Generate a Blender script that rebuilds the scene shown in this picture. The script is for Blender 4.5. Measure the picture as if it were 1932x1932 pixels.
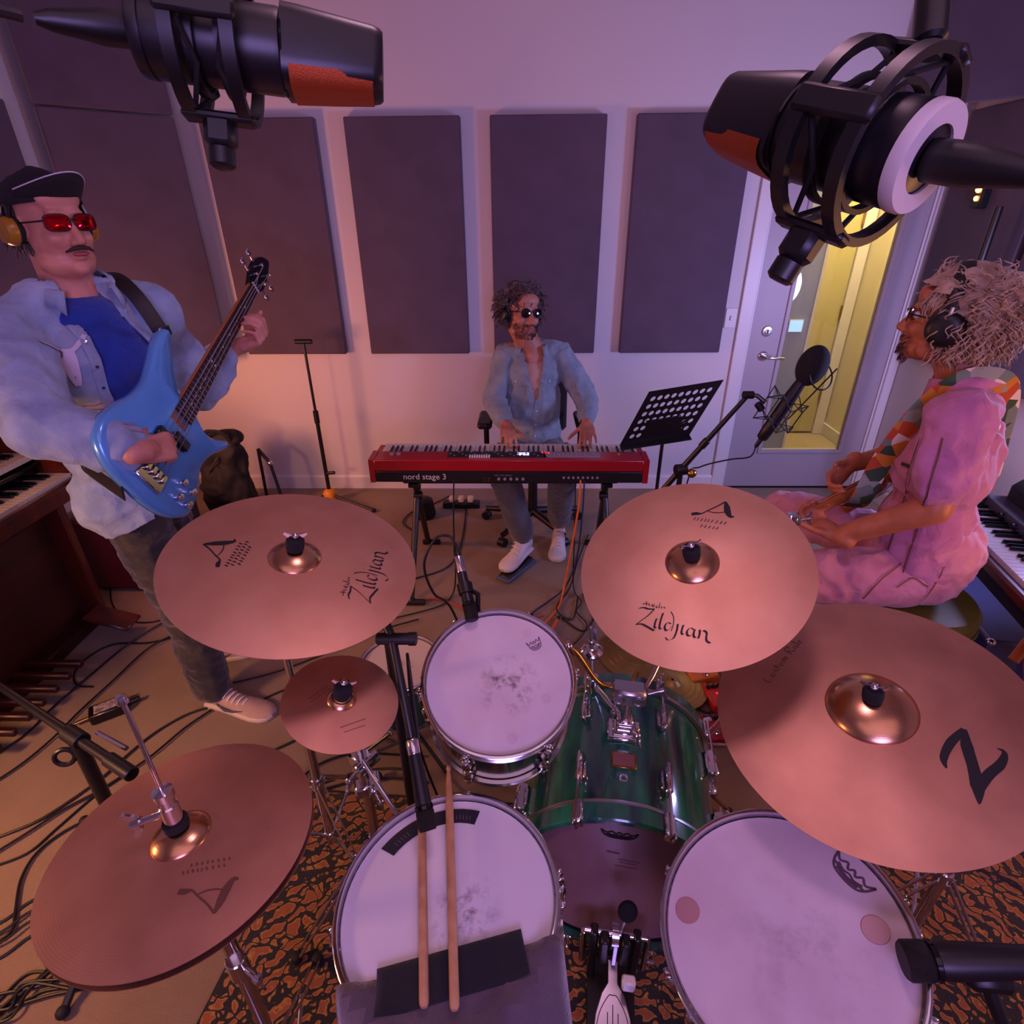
import bpy, bmesh, math, random
from mathutils import Vector, Matrix, Quaternion, noise
R = math.radians
rnd = random.Random(7)
scene = bpy.context.scene
for o in list(bpy.data.objects): bpy.data.objects.remove(o)
COL = scene.collection

# ---------------------------------------------------------------- camera
def make_camera():
    pitch, roll, yaw = 0.485772, -0.008451, -0.021134
    f = Vector((math.sin(yaw)*math.cos(pitch), math.cos(yaw)*math.cos(pitch), -math.sin(pitch)))
    rt = Vector((math.cos(yaw), -math.sin(yaw), 0)); up = rt.cross(f)
    c, s = math.cos(roll), math.sin(roll)
    r2 = c*rt + s*up; u2 = -s*rt + c*up
    cam = bpy.data.cameras.new('camera'); o = bpy.data.objects.new('camera', cam)
    cam.sensor_width = 36; cam.sensor_fit = 'HORIZONTAL'; cam.lens = 36*1080/1932; cam.clip_start = 0.02; cam.clip_end = 60
    m = Matrix((r2, u2, -f)).transposed().to_4x4(); m.translation = (0, 0, 1.723)
    o.matrix_world = m; COL.objects.link(o); scene.camera = o
make_camera()

# ---------------------------------------------------------------- world, lamps, exposure
scene.view_settings.view_transform = 'Standard'; scene.view_settings.look = 'None'
scene.view_settings.gamma = 1; scene.view_settings.use_curve_mapping = False
scene.view_settings.exposure = 0.0
w = bpy.data.worlds.new('world'); scene.world = w; w.use_nodes = True
w.node_tree.nodes['Background'].inputs[0].default_value = (.05, .035, .06, 1)
w.node_tree.nodes['Background'].inputs[1].default_value = 0.2
def area(name, loc, aim, size, col, power, spread=180, sy=None):
    l = bpy.data.lights.new(name, 'AREA'); l.energy = power; l.color = col; l.spread = R(spread)
    l.shape = 'RECTANGLE' if sy else 'DISK'; l.size = size
    if sy: l.size_y = sy
    o = bpy.data.objects.new(name, l); COL.objects.link(o); o.location = loc
    o.rotation_euler = (Vector(aim)-Vector(loc)).to_track_quat('-Z', 'Y').to_euler(); return o
# ceiling lamp over the kit, LED wash lamps in the room, lamp by the organ, lamp by the electric piano, added rear fill, corridor lamp
area('ceiling_lamp', (0.12, 0.85, 2.84), (0.12, 0.86, 0), .40, (0.97, 0.5, 0.74), 6.5)
area('violet_wash', (0.2, -.3, 2.84), (0.2, 0.3, 0), 2.6, (0.88, 0.48, 0.62), 15, sy=2.2)
area('blue_wash', (2.2, 2.0, 1.15), (0.4, 3.4, 1.1), .4, (0.4, 0.42, 1), 28)
area('orange_wash', (-2.17, 2.32, 1.0), (0, 3.4, 1.1), .4, (1, 0.34, 0.2), 24)
area('organ_lamp', (-1.95, 0.30, 1.25), (-1.35, 1.15, .1), .3, (1, 0.46, 0.2), 15, spread=130)
area('piano_lamp', (2.05, .55, 1.0), (1.2, 1.6, .75), .25, (1, 0.42, 0.16), 10)
area('rear_fill', (0.3, -1.7, 1.9), (0.2, 2.5, .9), 1.2, (0.52, 0.34, 1), 40)  # unseen fill added behind the camera, violet light towards the panels
area('corridor_lamp', (2.3, 4.15, 2.62), (2.3, 4.2, 0), .35, (1, 0.78, 0.38), 38)

# ---------------------------------------------------------------- mesh builder
def basis(z, x=None):
    z = Vector(z).normalized()
    x = Vector(x) if x is not None else (Vector((1, 0, 0)) if abs(z.x) < .8 else Vector((0, 1, 0)))
    x = (x - z*x.dot(z)).normalized(); y = z.cross(x)
    return Matrix((x, y, z)).transposed().to_4x4()
def frame(loc, z=(0, 0, 1), x=None):
    m = basis(z, x); m.translation = loc; return m
class MB:
    def __init__(s): s.v = []; s.f = []; s.mi = []
    def add(s, vs, fs, M=None, mi=0):
        b = len(s.v)
        s.v += [tuple(M @ Vector(p)) if M is not None else tuple(p) for p in vs]
        s.f += [tuple(i+b for i in f) for f in fs]; s.mi += [mi]*len(fs); return s
    def box(s, c, d, M=None, bev=0, mi=0):
        hx, hy, hz = d[0]/2, d[1]/2, d[2]/2; cx, cy, cz = c; b = min(bev, hx*.9, hy*.9, hz*.9)
        if b <= 0:
            vs = [(cx+x*hx, cy+y*hy, cz+z*hz) for x in (-1, 1) for y in (-1, 1) for z in (-1, 1)]
            return s.add(vs, [(0, 1, 3, 2), (4, 6, 7, 5), (0, 4, 5, 1), (2, 3, 7, 6), (0, 2, 6, 4), (1, 5, 7, 3)], M, mi)
        vs = []; ix = {}
        for x in (-1, 1):
            for y in (-1, 1):
                for z in (-1, 1):
                    for a in range(3):
                        ix[x, y, z, a] = len(vs)
                        vs.append((cx+x*(hx-(0 if a == 0 else b)), cy+y*(hy-(0 if a == 1 else b)), cz+z*(hz-(0 if a == 2 else b))))
        fs = []; S = (-1, 1)
        for x in S: fs.append([ix[x, -1, -1, 0], ix[x, 1, -1, 0], ix[x, 1, 1, 0], ix[x, -1, 1, 0]][::x])
        for y in S: fs.append([ix[-1, y, -1, 1], ix[1, y, -1, 1], ix[1, y, 1, 1], ix[-1, y, 1, 1]][::-y])
        for z in S: fs.append([ix[-1, -1, z, 2], ix[1, -1, z, 2], ix[1, 1, z, 2], ix[-1, 1, z, 2]][::z])
        for x in S:
            for y in S:
                fs.append([ix[x, y, -1, 0], ix[x, y, -1, 1], ix[x, y, 1, 1], ix[x, y, 1, 0]][::x*y])
                for z in S:
                    fs.append([ix[x, y, z, 0], ix[x, y, z, 1], ix[x, y, z, 2]][::x*y*z])
        for x in S:
            for z in S: fs.append([ix[x, -1, z, 2], ix[x, -1, z, 0], ix[x, 1, z, 0], ix[x, 1, z, 2]][::x*z])
        for y in S:
            for z in S: fs.append([ix[-1, y, z, 1], ix[-1, y, z, 2], ix[1, y, z, 2], ix[1, y, z, 1]][::y*z])
        return s.add(vs, fs, M, mi)
    def lathe(s, prof, seg=32, M=None, closed=False, mi=0, cap=True):
        vs = []; fs = []; n = len(prof); rings = []
        for r, z in prof:
            if r < 1e-7: rings.append([len(vs)]); vs.append((0, 0, z))
            else:
                rings.append(list(range(len(vs), len(vs)+seg)))
                vs += [(r*math.cos(2*math.pi*k/seg), r*math.sin(2*math.pi*k/seg), z) for k in range(seg)]
        for i in range(n if closed else n-1):
            a, b = rings[i], rings[(i+1) % n]
            for k in range(seg):
                k2 = (k+1) % seg
                if len(a) == 1 and len(b) == 1: continue
                if len(a) == 1: fs.append((a[0], b[k2], b[k]))
                elif len(b) == 1: fs.append((a[k], a[k2], b[0]))
                else: fs.append((a[k], a[k2], b[k2], b[k]))
        if cap and not closed:
            if len(rings[0]) > 1: fs.append(tuple(rings[0][::-1]))
            if len(rings[-1]) > 1: fs.append(tuple(rings[-1]))
        return s.add(vs, fs, M, mi)
    def cyl(s, a, b, r, r2=None, seg=16, mi=0):
        a, b = Vector(a), Vector(b); L = (b-a).length
        return s.lathe([(r, 0), (r if r2 is None else r2, L)], seg, frame(a, b-a), mi=mi)
    def rod(s, a, b, r, seg=14, bev=.002, mi=0):
        a, b = Vector(a), Vector(b); L = (b-a).length; e = min(bev, r*.5, L*.3)
        return s.lathe([(r-e, 0), (r, e), (r, L-e), (r-e, L)], seg, frame(a, b-a), mi=mi)
    def tube(s, pts, r, seg=10, closed=False, cap=True, flat=None, mi=0):
        pts = [Vector(p) for p in pts]; n = len(pts)
        rs = r if isinstance(r, (list, tuple)) else [r]*n
        T = []
        for i in range(n):
            if closed: t = pts[(i+1) % n]-pts[i-1]
            else: t = pts[min(i+1, n-1)]-pts[max(i-1, 0)]
            T.append(t.normalized() if t.length > 1e-9 else Vector((0, 0, 1)))
        x = Vector((1, 0, 0)) if abs(T[0].x) < .8 else Vector((0, 1, 0))
        if flat is not None: x = Vector(flat[0])
        vs = []; fs = []
        for i in range(n):
            x = (x - T[i]*x.dot(T[i])).normalized(); y = T[i].cross(x)
            for k in range(seg):
                a = 2*math.pi*k/seg; cx, cy = math.cos(a)*rs[i], math.sin(a)*rs[i]
                if flat is not None: cy *= flat[1]
                vs.append(pts[i]+x*cx+y*cy)
        for i in range(n if closed else n-1):
            j = (i+1) % n
            for k in range(seg):
                k2 = (k+1) % seg; fs.append((i*seg+k, i*seg+k2, j*seg+k2, j*seg+k))
        if cap and not closed:
            fs.append(tuple(range(seg))[::-1]); fs.append(tuple((n-1)*seg+k for k in range(seg)))
        return s.add(vs, fs, None, mi)
    def prism(s, poly, z0, z1, M=None, mi=0, bev=0):
        n = len(poly)
        if bev > 0:
            cen = Vector((sum(p[0] for p in poly)/n, sum(p[1] for p in poly)/n))
            def ins(d):
                out = []
                for i in range(n):
                    a, p, c = Vector(poly[i-1]), Vector(poly[i]), Vector(poly[(i+1) % n])
                    e1, e2 = (p-a), (c-p)
                    n1 = Vector((-e1.y, e1.x)).normalized() if e1.length else Vector((0, 0)); n2 = Vector((-e2.y, e2.x)).normalized() if e2.length else n1
                    m = (n1+n2); m = m.normalized() if m.length > 1e-6 else n1
                    out.append(p + m*d)
                return out
            A = sum(poly[i][0]*poly[(i+1) % n][1]-poly[(i+1) % n][0]*poly[i][1] for i in range(n))
            q = ins(bev if A > 0 else -bev)
            rings = [([tuple(p) for p in q], z0), (poly, z0+bev), (poly, z1-bev), ([tuple(p) for p in q], z1)]
        else: rings = [(poly, z0), (poly, z1)]
        A = sum(poly[i][0]*poly[(i+1) % n][1]-poly[(i+1) % n][0]*poly[i][1] for i in range(n)); d = 1 if A > 0 else -1
        vs = [(p[0], p[1], z) for pl, z in rings for p in pl]; fs = [tuple(range(n))[::-d], tuple((len(rings)-1)*n+k for k in range(n))[::d]]
        for j in range(len(rings)-1):
            for k in range(n):
                k2 = (k+1) % n; fs.append((j*n+k, j*n+k2, (j+1)*n+k2, (j+1)*n+k)[::d])
        return s.add(vs, fs, M, mi)
    def ell(s, c, rad, M=None, seg=16, ring=10, mi=0):
        vs = [(0, 0, rad[2])]; fs = []
        for i in range(1, ring):
            t = math.pi*i/ring
            vs += [(rad[0]*math.sin(t)*math.cos(2*math.pi*k/seg), rad[1]*math.sin(t)*math.sin(2*math.pi*k/seg), rad[2]*math.cos(t)) for k in range(seg)]
        vs.append((0, 0, -rad[2])); e = len(vs)-1
        for k in range(seg):
            k2 = (k+1) % seg; fs.append((0, 1+k, 1+k2)); fs.append((e, e-seg+k2, e-seg+k))
            for i in range(ring-2):
                a = 1+i*seg; fs.append((a+k, a+seg+k, a+seg+k2, a+k2))
        m = Matrix.Translation(Vector(c)) @ (M.to_3x3().to_4x4() if M is not None else Matrix())
        return s.add(vs, fs, m, mi)
    def torus(s, c, n, rr, r, seg=32, sub=8, mi=0, a0=0, a1=360, x=None):
        M = frame(c, n, x); full = abs(a1-a0) >= 360
        k = seg; pts = [M @ Vector((rr*math.cos(R(a0+(a1-a0)*i/k)), rr*math.sin(R(a0+(a1-a0)*i/k)), 0)) for i in range(k if full else k+1)]
        return s.tube(pts, r, sub, closed=full, mi=mi)
    def build(s, name, mat, parent=None, local=False, smooth=True, ang=40):
        me = bpy.data.meshes.new(name); vs = s.v
        if parent is not None and not local:
            mi = MW[parent.name].inverted(); vs = [tuple(mi @ Vector(p)) for p in vs]
        me.from_pydata(vs, [], s.f); me.update()
        for m in (mat if isinstance(mat, (list, tuple)) else [mat]): me.materials.append(MAT(m))
        if any(s.mi): me.polygons.foreach_set('material_index', s.mi)
        if smooth and len(me.polygons):
            me.polygons.foreach_set('use_smooth', [True]*len(me.polygons)); me.set_sharp_from_angle(angle=R(ang))
        return link(name, me, parent)
MW = {}
def link(name, me, parent=None, M=None):
    o = bpy.data.objects.new(name, me); COL.objects.link(o)
    if parent is not None: o.parent = parent; MW[o.name] = MW[parent.name] @ (M or Matrix())
    else: MW[o.name] = M or Matrix()
    if M is not None: o.matrix_basis = M
    return o
def tag(o, label, cat, group=None, kind=None):
    o['label'] = label; o['category'] = cat
    if group: o['group'] = group
    if kind: o['kind'] = kind
    return o
def thing(name, label, cat, M=None, group=None):
    if M is None: M = Matrix()
    elif not isinstance(M, Matrix): M = Matrix.Translation(Vector(M))
    o = bpy.data.objects.new(name, None); COL.objects.link(o); o.empty_display_size = .05
    o.matrix_basis = M; MW[o.name] = M.copy(); return tag(o, label, cat, group)
def struct(o): o['kind'] = 'structure'; return o
def lerp(a, b, t): return Vector(a)*(1-t)+Vector(b)*t
def spline(pts, n=8):
    P = [Vector(p) for p in pts]; out = []
    for i in range(len(P)-1):
        p0, p1, p2, p3 = P[max(i-1, 0)], P[i], P[i+1], P[min(i+2, len(P)-1)]
        for k in range(n):
            t = k/n
            out.append(.5*((2*p1)+(p2-p0)*t+(2*p0-5*p1+4*p2-p3)*t*t+(3*p1-p0-3*p2+p3)*t**3))
    out.append(P[-1]); return out

# ---------------------------------------------------------------- materials
_M = {}
def MAT(n):
    if isinstance(n, bpy.types.Material): return n
    return _M[n]
def rgb(h):  # sRGB hex to linear
    c = [int(h[i:i+2], 16)/255 for i in (0, 2, 4)]
    return tuple(((x+.055)/1.055)**2.4 if x > .04045 else x/12.92 for x in c)+(1,)
def mat(name, col, rough=.5, metal=0, col2=None, scale=20, bump=0, bscale=None, coat=0, detail=4, mapping=None, spec=.5, emit=None, estr=0, sheen=0, trans=0, aniso=0, mixpos=(.35, .65), sss=0, dist=.002, alpha=1):
    m = bpy.data.materials.new(name); m.use_nodes = True; nt = m.node_tree; b = nt.nodes['Principled BSDF']
    c = rgb(col) if isinstance(col, str) else tuple(col)+(1,)
    I = b.inputs; I['Base Color'].default_value = c; I['Roughness'].default_value = rough; I['Metallic'].default_value = metal
    I['Specular IOR Level'].default_value = spec; I['Coat Weight'].default_value = coat; I['Coat Roughness'].default_value = .08
    I['Sheen Weight'].default_value = sheen; I['Transmission Weight'].default_value = trans; I['Anisotropic'].default_value = aniso; I['Alpha'].default_value = alpha
    if sss: I['Subsurface Weight'].default_value = sss; I['Subsurface Radius'].default_value = (.02, .008, .004)
    if emit: I['Emission Color'].default_value = rgb(emit); I['Emission Strength'].default_value = estr
    if col2 or bump:
        tc = nt.nodes.new('ShaderNodeTexCoord'); mp = nt.nodes.new('ShaderNodeMapping'); nt.links.new(tc.outputs['Object'], mp.inputs[0])
        if mapping: mp.inputs['Scale'].default_value = mapping
    if col2:
        n = nt.nodes.new('ShaderNodeTexNoise'); n.inputs['Scale'].default_value = scale; n.inputs['Detail'].default_value = detail
        nt.links.new(mp.outputs[0], n.inputs['Vector'])
        r = nt.nodes.new('ShaderNodeValToRGB'); r.color_ramp.elements[0].position, r.color_ramp.elements[1].position = mixpos
        r.color_ramp.elements[0].color = c; r.color_ramp.elements[1].color = rgb(col2) if isinstance(col2, str) else tuple(col2)+(1,)
        nt.links.new(n.outputs['Fac'], r.inputs[0]); nt.links.new(r.outputs[0], I['Base Color'])
    if bump:
        n2 = nt.nodes.new('ShaderNodeTexNoise'); n2.inputs['Scale'].default_value = bscale or scale; n2.inputs['Detail'].default_value = 3
        nt.links.new(mp.outputs[0], n2.inputs['Vector'])
        bp = nt.nodes.new('ShaderNodeBump'); bp.inputs['Strength'].default_value = bump; bp.inputs['Distance'].default_value = dist
        nt.links.new(n2.outputs['Fac'], bp.inputs['Height']); nt.links.new(bp.outputs[0], I['Normal'])
    _M[name] = m; return m
def N(m, t, **kw):
    n = m.node_tree.nodes.new(t)
    for k, v in kw.items():
        if k in n.inputs: n.inputs[k].default_value = v
        else: setattr(n, k, v)
    return n
def L(m, a, b): m.node_tree.links.new(a, b)
mat('wall_paint', 'cfc8c8', .75, bump=.08, bscale=180)
mat('ceiling_paint', 'b9b2b4', .85)
mat('trim_paint', 'd6d0d0', .4)
mat('carpet', '82684f', .97, col2='8e735a', scale=4, detail=8, bump=.9, bscale=420, sheen=.2, dist=.004)
mat('panel_fabric', '56495a', .95, col2='504352', scale=6, bump=.35, bscale=700, sheen=.15)
mat('door_paint', 'a89aa0', .45)
mat('glass', 'ffffff', .02, trans=1, spec=.5)
mat('corridor_paint', 'dcd2b4', .7); mat('corridor_door', 'b8ae7c', .6); mat('corridor_floor', '9a8a70', .8, bump=.5, bscale=200)
mat('chrome', 'd6d4d8', .13, 1); mat('satin_metal', 'b8b4ba', .3, 1); mat('brass', 'b08a4a', .25, 1)
mat('black_plastic', '0c0b0e', .42); mat('black_metal', '0b0a0d', .36, spec=.6); mat('rubber', '0a090b', .75); mat('black_gloss', '08070a', .15)
mat('felt', '141216', .95, bump=.5, bscale=300); mat('red_felt', '8a1a22', .9)
mat('grill', '1c1714', .5, .5, bump=.9, bscale=900)
mat('black_cloth', '151219', .95, bump=.4, bscale=300, sheen=.2)
mat('white_plastic', 'd8d4d2', .3); mat('ivory_key', 'd9d3c8', .25, coat=.3); mat('ebony_key', '0a090b', .25)
mat('amber_plastic', 'd98a10', .4)
mat('cable', '0d0b0e', .5); mat('orange_cable', 'd8641a', .45); mat('blue_cable', '1c1c48', .5); mat('red_cable', 'b02a1a', .45)
mat('stick_wood', 'c09268', .5, col2='a87850', scale=30, mapping=(1, 1, .05))
# ================================================================ SETTING
XL, XR, YB, YF, ZC = -2.28, 2.34, 3.63, -1.9, 2.92
DX0, DX1, DZ = 1.375, 2.285, 2.08            # door opening
def slab(name, mat_, c, d, bev=0): return struct(MB().box(c, d, bev=bev).build(name, mat_, None, smooth=False))
slab('floor', 'carpet', ((XL+XR)/2, (YB+YF)/2, -.05), (XR-XL+.4, YB-YF+.4, .1))
slab('ceiling', 'ceiling_paint', ((XL+XR)/2, (YB+YF)/2, ZC+.05), (XR-XL+.4, YB-YF+.4, .1))
wb = MB(); t = .12
wb.box(((XL-.2+DX0)/2, YB+t/2, ZC/2), (DX0-XL+.2, t, ZC)); wb.box(((DX1+XR+.2)/2, YB+t/2, ZC/2), (XR+.2-DX1, t, ZC)); wb.box(((DX0+DX1)/2, YB+t/2, (DZ+ZC)/2), (DX1-DX0, t, ZC-DZ))
struct(wb.build('wall_back', 'wall_paint', smooth=False))
slab('wall_left', 'wall_paint', (XL-t/2, (YB+YF)/2, ZC/2), (t, YB-YF, ZC))
slab('wall_right', 'wall_paint', (XR+t/2, (YB+YF)/2, ZC/2), (t, YB-YF, ZC))
slab('wall_front', 'wall_paint', ((XL+XR)/2, YF-t/2, ZC/2), (XR-XL+.2, t, ZC))
def baseboard(name, a, b, nrm):
    a, b = Vector(a), Vector(b); Lg = (b-a).length; M = frame(a, (0, 0, 1), b-a)
    sgn = 1 if (M.to_3x3() @ Vector((0, 1, 0))).dot(Vector(nrm)) > 0 else -1
    prof = [(0, 0), (.014*sgn, 0), (.014*sgn, .085), (.008*sgn, .1), (0, .1)]
    vs = [(x, p[0], p[1]) for x in (0, Lg) for p in prof]; n = len(prof)
    fs = [(i, (i+1) % n, n+(i+1) % n, n+i) for i in range(n)]+[tuple(range(n))[::-1], tuple(range(n, 2*n))]
    struct(MB().add(vs, fs, M).build(name, 'trim_paint', smooth=False))
baseboard('baseboard_back', (XL, YB, 0), (DX0-.075, YB, 0), (0, -1, 0))
baseboard('baseboard_left', (XL, YF, 0), (XL, YB, 0), (1, 0, 0))
baseboard('baseboard_right', (XR, YB, 0), (XR, YF, 0), (-1, 0, 0))
# door casing
tr = MB()
for x0, x1, z0, z1 in ((DX0-.075, DX0+.004, 0, DZ+.075), (DX1-.004, min(DX1+.05, XR), 0, DZ+.075)):
    tr.box(((x0+x1)/2, YB-.009, (z0+z1)/2), (x1-x0, .018, z1-z0), bev=.004)
tr.box(((DX0+DX1)/2, YB-.009, DZ+.036), (DX1-DX0, .018, .072), bev=.004)
for x in (DX0+.008, DX1-.008): tr.box((x, YB+.06, DZ/2), (.016, .12, DZ))
tr.box(((DX0+DX1)/2, YB+.06, DZ-.008), (DX1-DX0, .12, .016))
struct(tr.build('trim_1', 'trim_paint', smooth=False))
# door: slab with tall glass light
dr = struct(link('door_1', None)); GX0, GX1, GZ0, GZ1 = 1.60, 2.125, .275, 1.86; yd = YB+.028; dt = .044
ds = MB(); dx0, dx1 = DX0+.018, DX1-.018
for (a, b, c, d) in ((dx0, GX0, .012, DZ-.02), (GX1, dx1, .012, DZ-.02), (GX0, GX1, .012, GZ0), (GX0, GX1, GZ1, DZ-.02)):
    ds.box(((a+b)/2, yd, (c+d)/2), (b-a, dt, d-c))
ds.build('door_slab', 'door_paint', dr, smooth=False)
gf = MB(); q = .02
for (a, b, c, d) in ((GX0-q, GX0+.006, GZ0-q, GZ1+q), (GX1-.006, GX1+q, GZ0-q, GZ1+q), (GX0, GX1, GZ0-q, GZ0+.006), (GX0, GX1, GZ1-.006, GZ1+q)):
    gf.box(((a+b)/2, yd-.024, (c+d)/2), (b-a, .016, d-c), bev=.004)
gf.build('glazing_bead', 'door_paint', dr, smooth=False)
MB().box(((GX0+GX1)/2, yd, (GZ0+GZ1)/2), (GX1-GX0, .005, GZ1-GZ0)).build('pane', 'glass', dr, smooth=False)
hx, hz, hy = 1.495, .905, yd-dt/2
hd = MB().lathe([(.0, .012), (.024, .012), (.031, .006), (.032, 0)], 24, frame((hx, hy, hz), (0, -1, 0))).rod((hx, hy, hz), (hx, hy-.05, hz), .01)
hd.tube(spline([(hx, hy-.048, hz), (hx+.02, hy-.056, hz), (hx+.06, hy-.056, hz-.002), (hx+.11, hy-.052, hz-.006)]), .0085, 10)
hd.build('door_handle', 'chrome', dr)
db = MB().lathe([(.0, .018), (.012, .018), (.014, .012), (.028, .01), (.033, .002), (.033, 0)], 28, frame((hx-.004, hy, 1.055), (0, -1, 0))).build('deadbolt', 'satin_metal', dr)
MB().box((hx-.004, hy-.024, 1.055), (.006, .012, .022), bev=.002).build('thumb_turn', 'satin_metal', db)
MB().box(((DX0+DX1)/2, YB+.05, .006), (DX1-DX0-.04, .1, .012)).build('threshold', 'black_metal', dr, smooth=False)
# corridor beyond the door
cy1 = 4.76
slab('floor_corridor', 'corridor_floor', (1.9, (YB+.12+cy1)/2, -.05), (2.0, cy1-YB-.12, .1))
slab('ceiling_corridor', 'corridor_paint', (1.9, (YB+.12+cy1)/2, 2.75), (2.0, cy1-YB-.12, .1))
slab('wall_corridor_right', 'corridor_paint', (2.625, (YB+.12+cy1)/2, 1.35), (.1, cy1-YB-.12, 2.7))
slab('wall_corridor_left', 'corridor_paint', (1.05, (YB+.12+cy1)/2, 1.35), (.1, cy1-YB-.12, 2.7))
slab('wall_corridor_end', 'corridor_paint', (1.9, cy1+.05, 1.35), (2.0, .1, 2.7))
mat('stub_shade_paint', '8f97a8', .6); slab('wall_corridor_stub', 'stub_shade_paint', (1.565, 4.29, 1.35), (.93, .10, 2.7))  # blue-grey paint puts this wall's shade and reflected blue into its colour
slab('trim_2', 'trim_paint', (2.034, 4.29, 1.35), (.016, .11, 2.7))  # pale strip paints the stub's end face as lit
bb = MB(); bb.box((2.567, (YB+.12+cy1)/2, .05), (.014, cy1-YB-.12, .1), bev=.003); struct(bb.build('baseboard_corridor', 'trim_paint', smooth=False))
d2 = struct(link('door_2', None)); yy = cy1-.016
MB().box((2.09, yy, 1.02), (.78, .03, 2.0)).build('door_slab', 'corridor_door', d2, smooth=False)
m_ = MB(); m_.box((2.525, yy-.012, 1.05), (.08, .045, 2.1), bev=.004); m_.box((1.66, yy-.012, 1.05), (.08, .045, 2.1), bev=.004); m_.box((2.09, yy-.012, 2.07), (.95, .045, .075), bev=.004); m_.build('door_frame', 'trim_paint', d2, smooth=False)
for z in (.35, 1.0, 1.65): MB().rod((2.478, yy-.022, z-.05), (2.478, yy-.022, z+.05), .008, 8).build('hinge', 'brass', d2)
mat('reflection_blue', '9ec4ff', .5, emit='86b8ff', estr=1.2)
ws = thing('reflection_panel', 'small pale blue glowing panel standing in for a reflection in the door glass', 'reflection', (1.93, 4.24, .98)); MB().box((1.93, 4.235, .98), (.10, .010, .085), bev=.002).build('reflection_case', 'white_plastic', ws); MB().box((1.93, 4.2293, .98), (.09, .001, .075)).build('reflection_face', 'reflection_blue', ws, smooth=False)  # glowing panel added in place of a blue reflection in the glass
# ---------------------------------------------------------------- acoustic panels
def panel(cx, cy, z0, wdt, hgt, nrm, label, th=.05, group='fabric acoustic panels'):
    nrm = Vector(nrm).normalized(); x = Vector((0, 0, 1)).cross(nrm)
    M = frame((cx, cy, z0), nrm, x)   # local x along wall, y up
    t_ = thing('acoustic_panel', label, 'acoustic panel', M, group)
    MB().box((0, hgt/2, -th/2), (wdt, hgt, th), bev=.006).build('fabric_face', 'panel_fabric', t_, local=True)
    MB().box((0, hgt/2, -th+.0005), (wdt-.04, hgt-.04, .004)).build('backing', 'black_plastic', t_, local=True, smooth=False)
    return t_
PX0, PW, PG, PZ, PH = -1.7046, .61, .1552, .939, 1.22
for i, lb in enumerate(('dark acoustic panel on back wall, leftmost of four, behind the bass headstock', 'dark acoustic panel on back wall, second of four from the left', 'dark acoustic panel on back wall directly behind the keyboard player', 'dark acoustic panel on back wall, rightmost of four, beside the door')):
    panel(PX0+PW/2+i*(PW+PG), YB-.054, PZ, PW, PH, (0, -1, 0), lb)
cn = Vector((1, -1, 0)).normalized(); cc = Vector((-1.985, 3.285))
panel(cc.x, cc.y, PZ-.02, .58, 1.235, cn, 'tall dark acoustic panel set diagonally across the left corner, lower of two', group='corner acoustic panels')
panel(cc.x, cc.y, PZ+1.222, .58, .70, cn, 'dark acoustic panel set diagonally across the left corner, upper of two', group='corner acoustic panels')
panel(XL+.054, 2.96-.305, PZ, .61, 1.22, (1, 0, 0), 'dark acoustic panel on the left wall behind the bassist')
panel(XR-.054, 3.26, PZ, .62, 1.215, (-1, 0, 0), 'dark acoustic panel on the right wall, lower one next to the door', group='right wall acoustic panels')
panel(2.095, 3.375, PZ+1.222, .56, .70, (-1, -1, 0), 'dark acoustic panel set diagonally across the right corner above the door', group='right wall acoustic panels')
panel(XR-.054, 2.60, PZ, .62, 1.215, (-1, 0, 0), 'dark acoustic panel on the right wall above the electric piano', group='right wall acoustic panels')
# light switch
ls = thing('light_switch', 'small white light switch plate on the wall beside the door', 'light switch', (1.255, YB, 1.135))
MB().box((1.255, YB-.004, 1.135), (.07, .008, .115), bev=.003).build('plate', 'trim_paint', ls)
MB().box((1.255, YB-.011, 1.135), (.012, .012, .026), bev=.002).build('toggle', 'white_plastic', ls)
# ================================================================ DRUM KIT MATERIALS
def cymbal_mat(name, c1, c2, rough):
    m = mat(name, c1, rough, 1, col2=c2, scale=7, detail=6, mixpos=(.3, .7), aniso=.0)
    nt = m.node_tree; b = nt.nodes['Principled BSDF']; tc = N(m, 'ShaderNodeTexCoord')
    wv = N(m, 'ShaderNodeTexWave', wave_type='RINGS', rings_direction='Z'); wv.inputs['Scale'].default_value = 95; wv.inputs['Distortion'].default_value = .6; wv.inputs['Detail'].default_value = 3
    bp = N(m, 'ShaderNodeBump'); bp.inputs['Strength'].default_value = .05; bp.inputs['Distance'].default_value = .0005
    L(m, tc.outputs['Object'], wv.inputs['Vector']); L(m, wv.outputs['Fac'], bp.inputs['Height']); L(m, bp.outputs[0], b.inputs['Normal'])
    n = N(m, 'ShaderNodeTexNoise'); n.inputs['Scale'].default_value = 5; n.inputs['Detail'].default_value = 8
    r = N(m, 'ShaderNodeMapRange'); r.inputs['To Min'].default_value = rough-.07; r.inputs['To Max'].default_value = rough+.12
    L(m, tc.outputs['Object'], n.inputs['Vector']); L(m, n.outputs['Fac'], r.inputs['Value']); L(m, r.outputs[0], b.inputs['Roughness'])
    t = N(m, 'ShaderNodeTangent', direction_type='RADIAL', axis='Z'); L(m, t.outputs[0], b.inputs['Tangent'])
cymbal_mat('bronze', 'e6b698', 'd49e80', .50); cymbal_mat('bronze_worn', 'd8a488', 'b88670', .48); cymbal_mat('bell_bronze', 'd8aa80', 'c8946c', .22)
mat('ink', '120e14', .6); mat('faint_ink', '6e4a3c', .5, .5); mat('grey_ink', '5c4654', .7)
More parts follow.
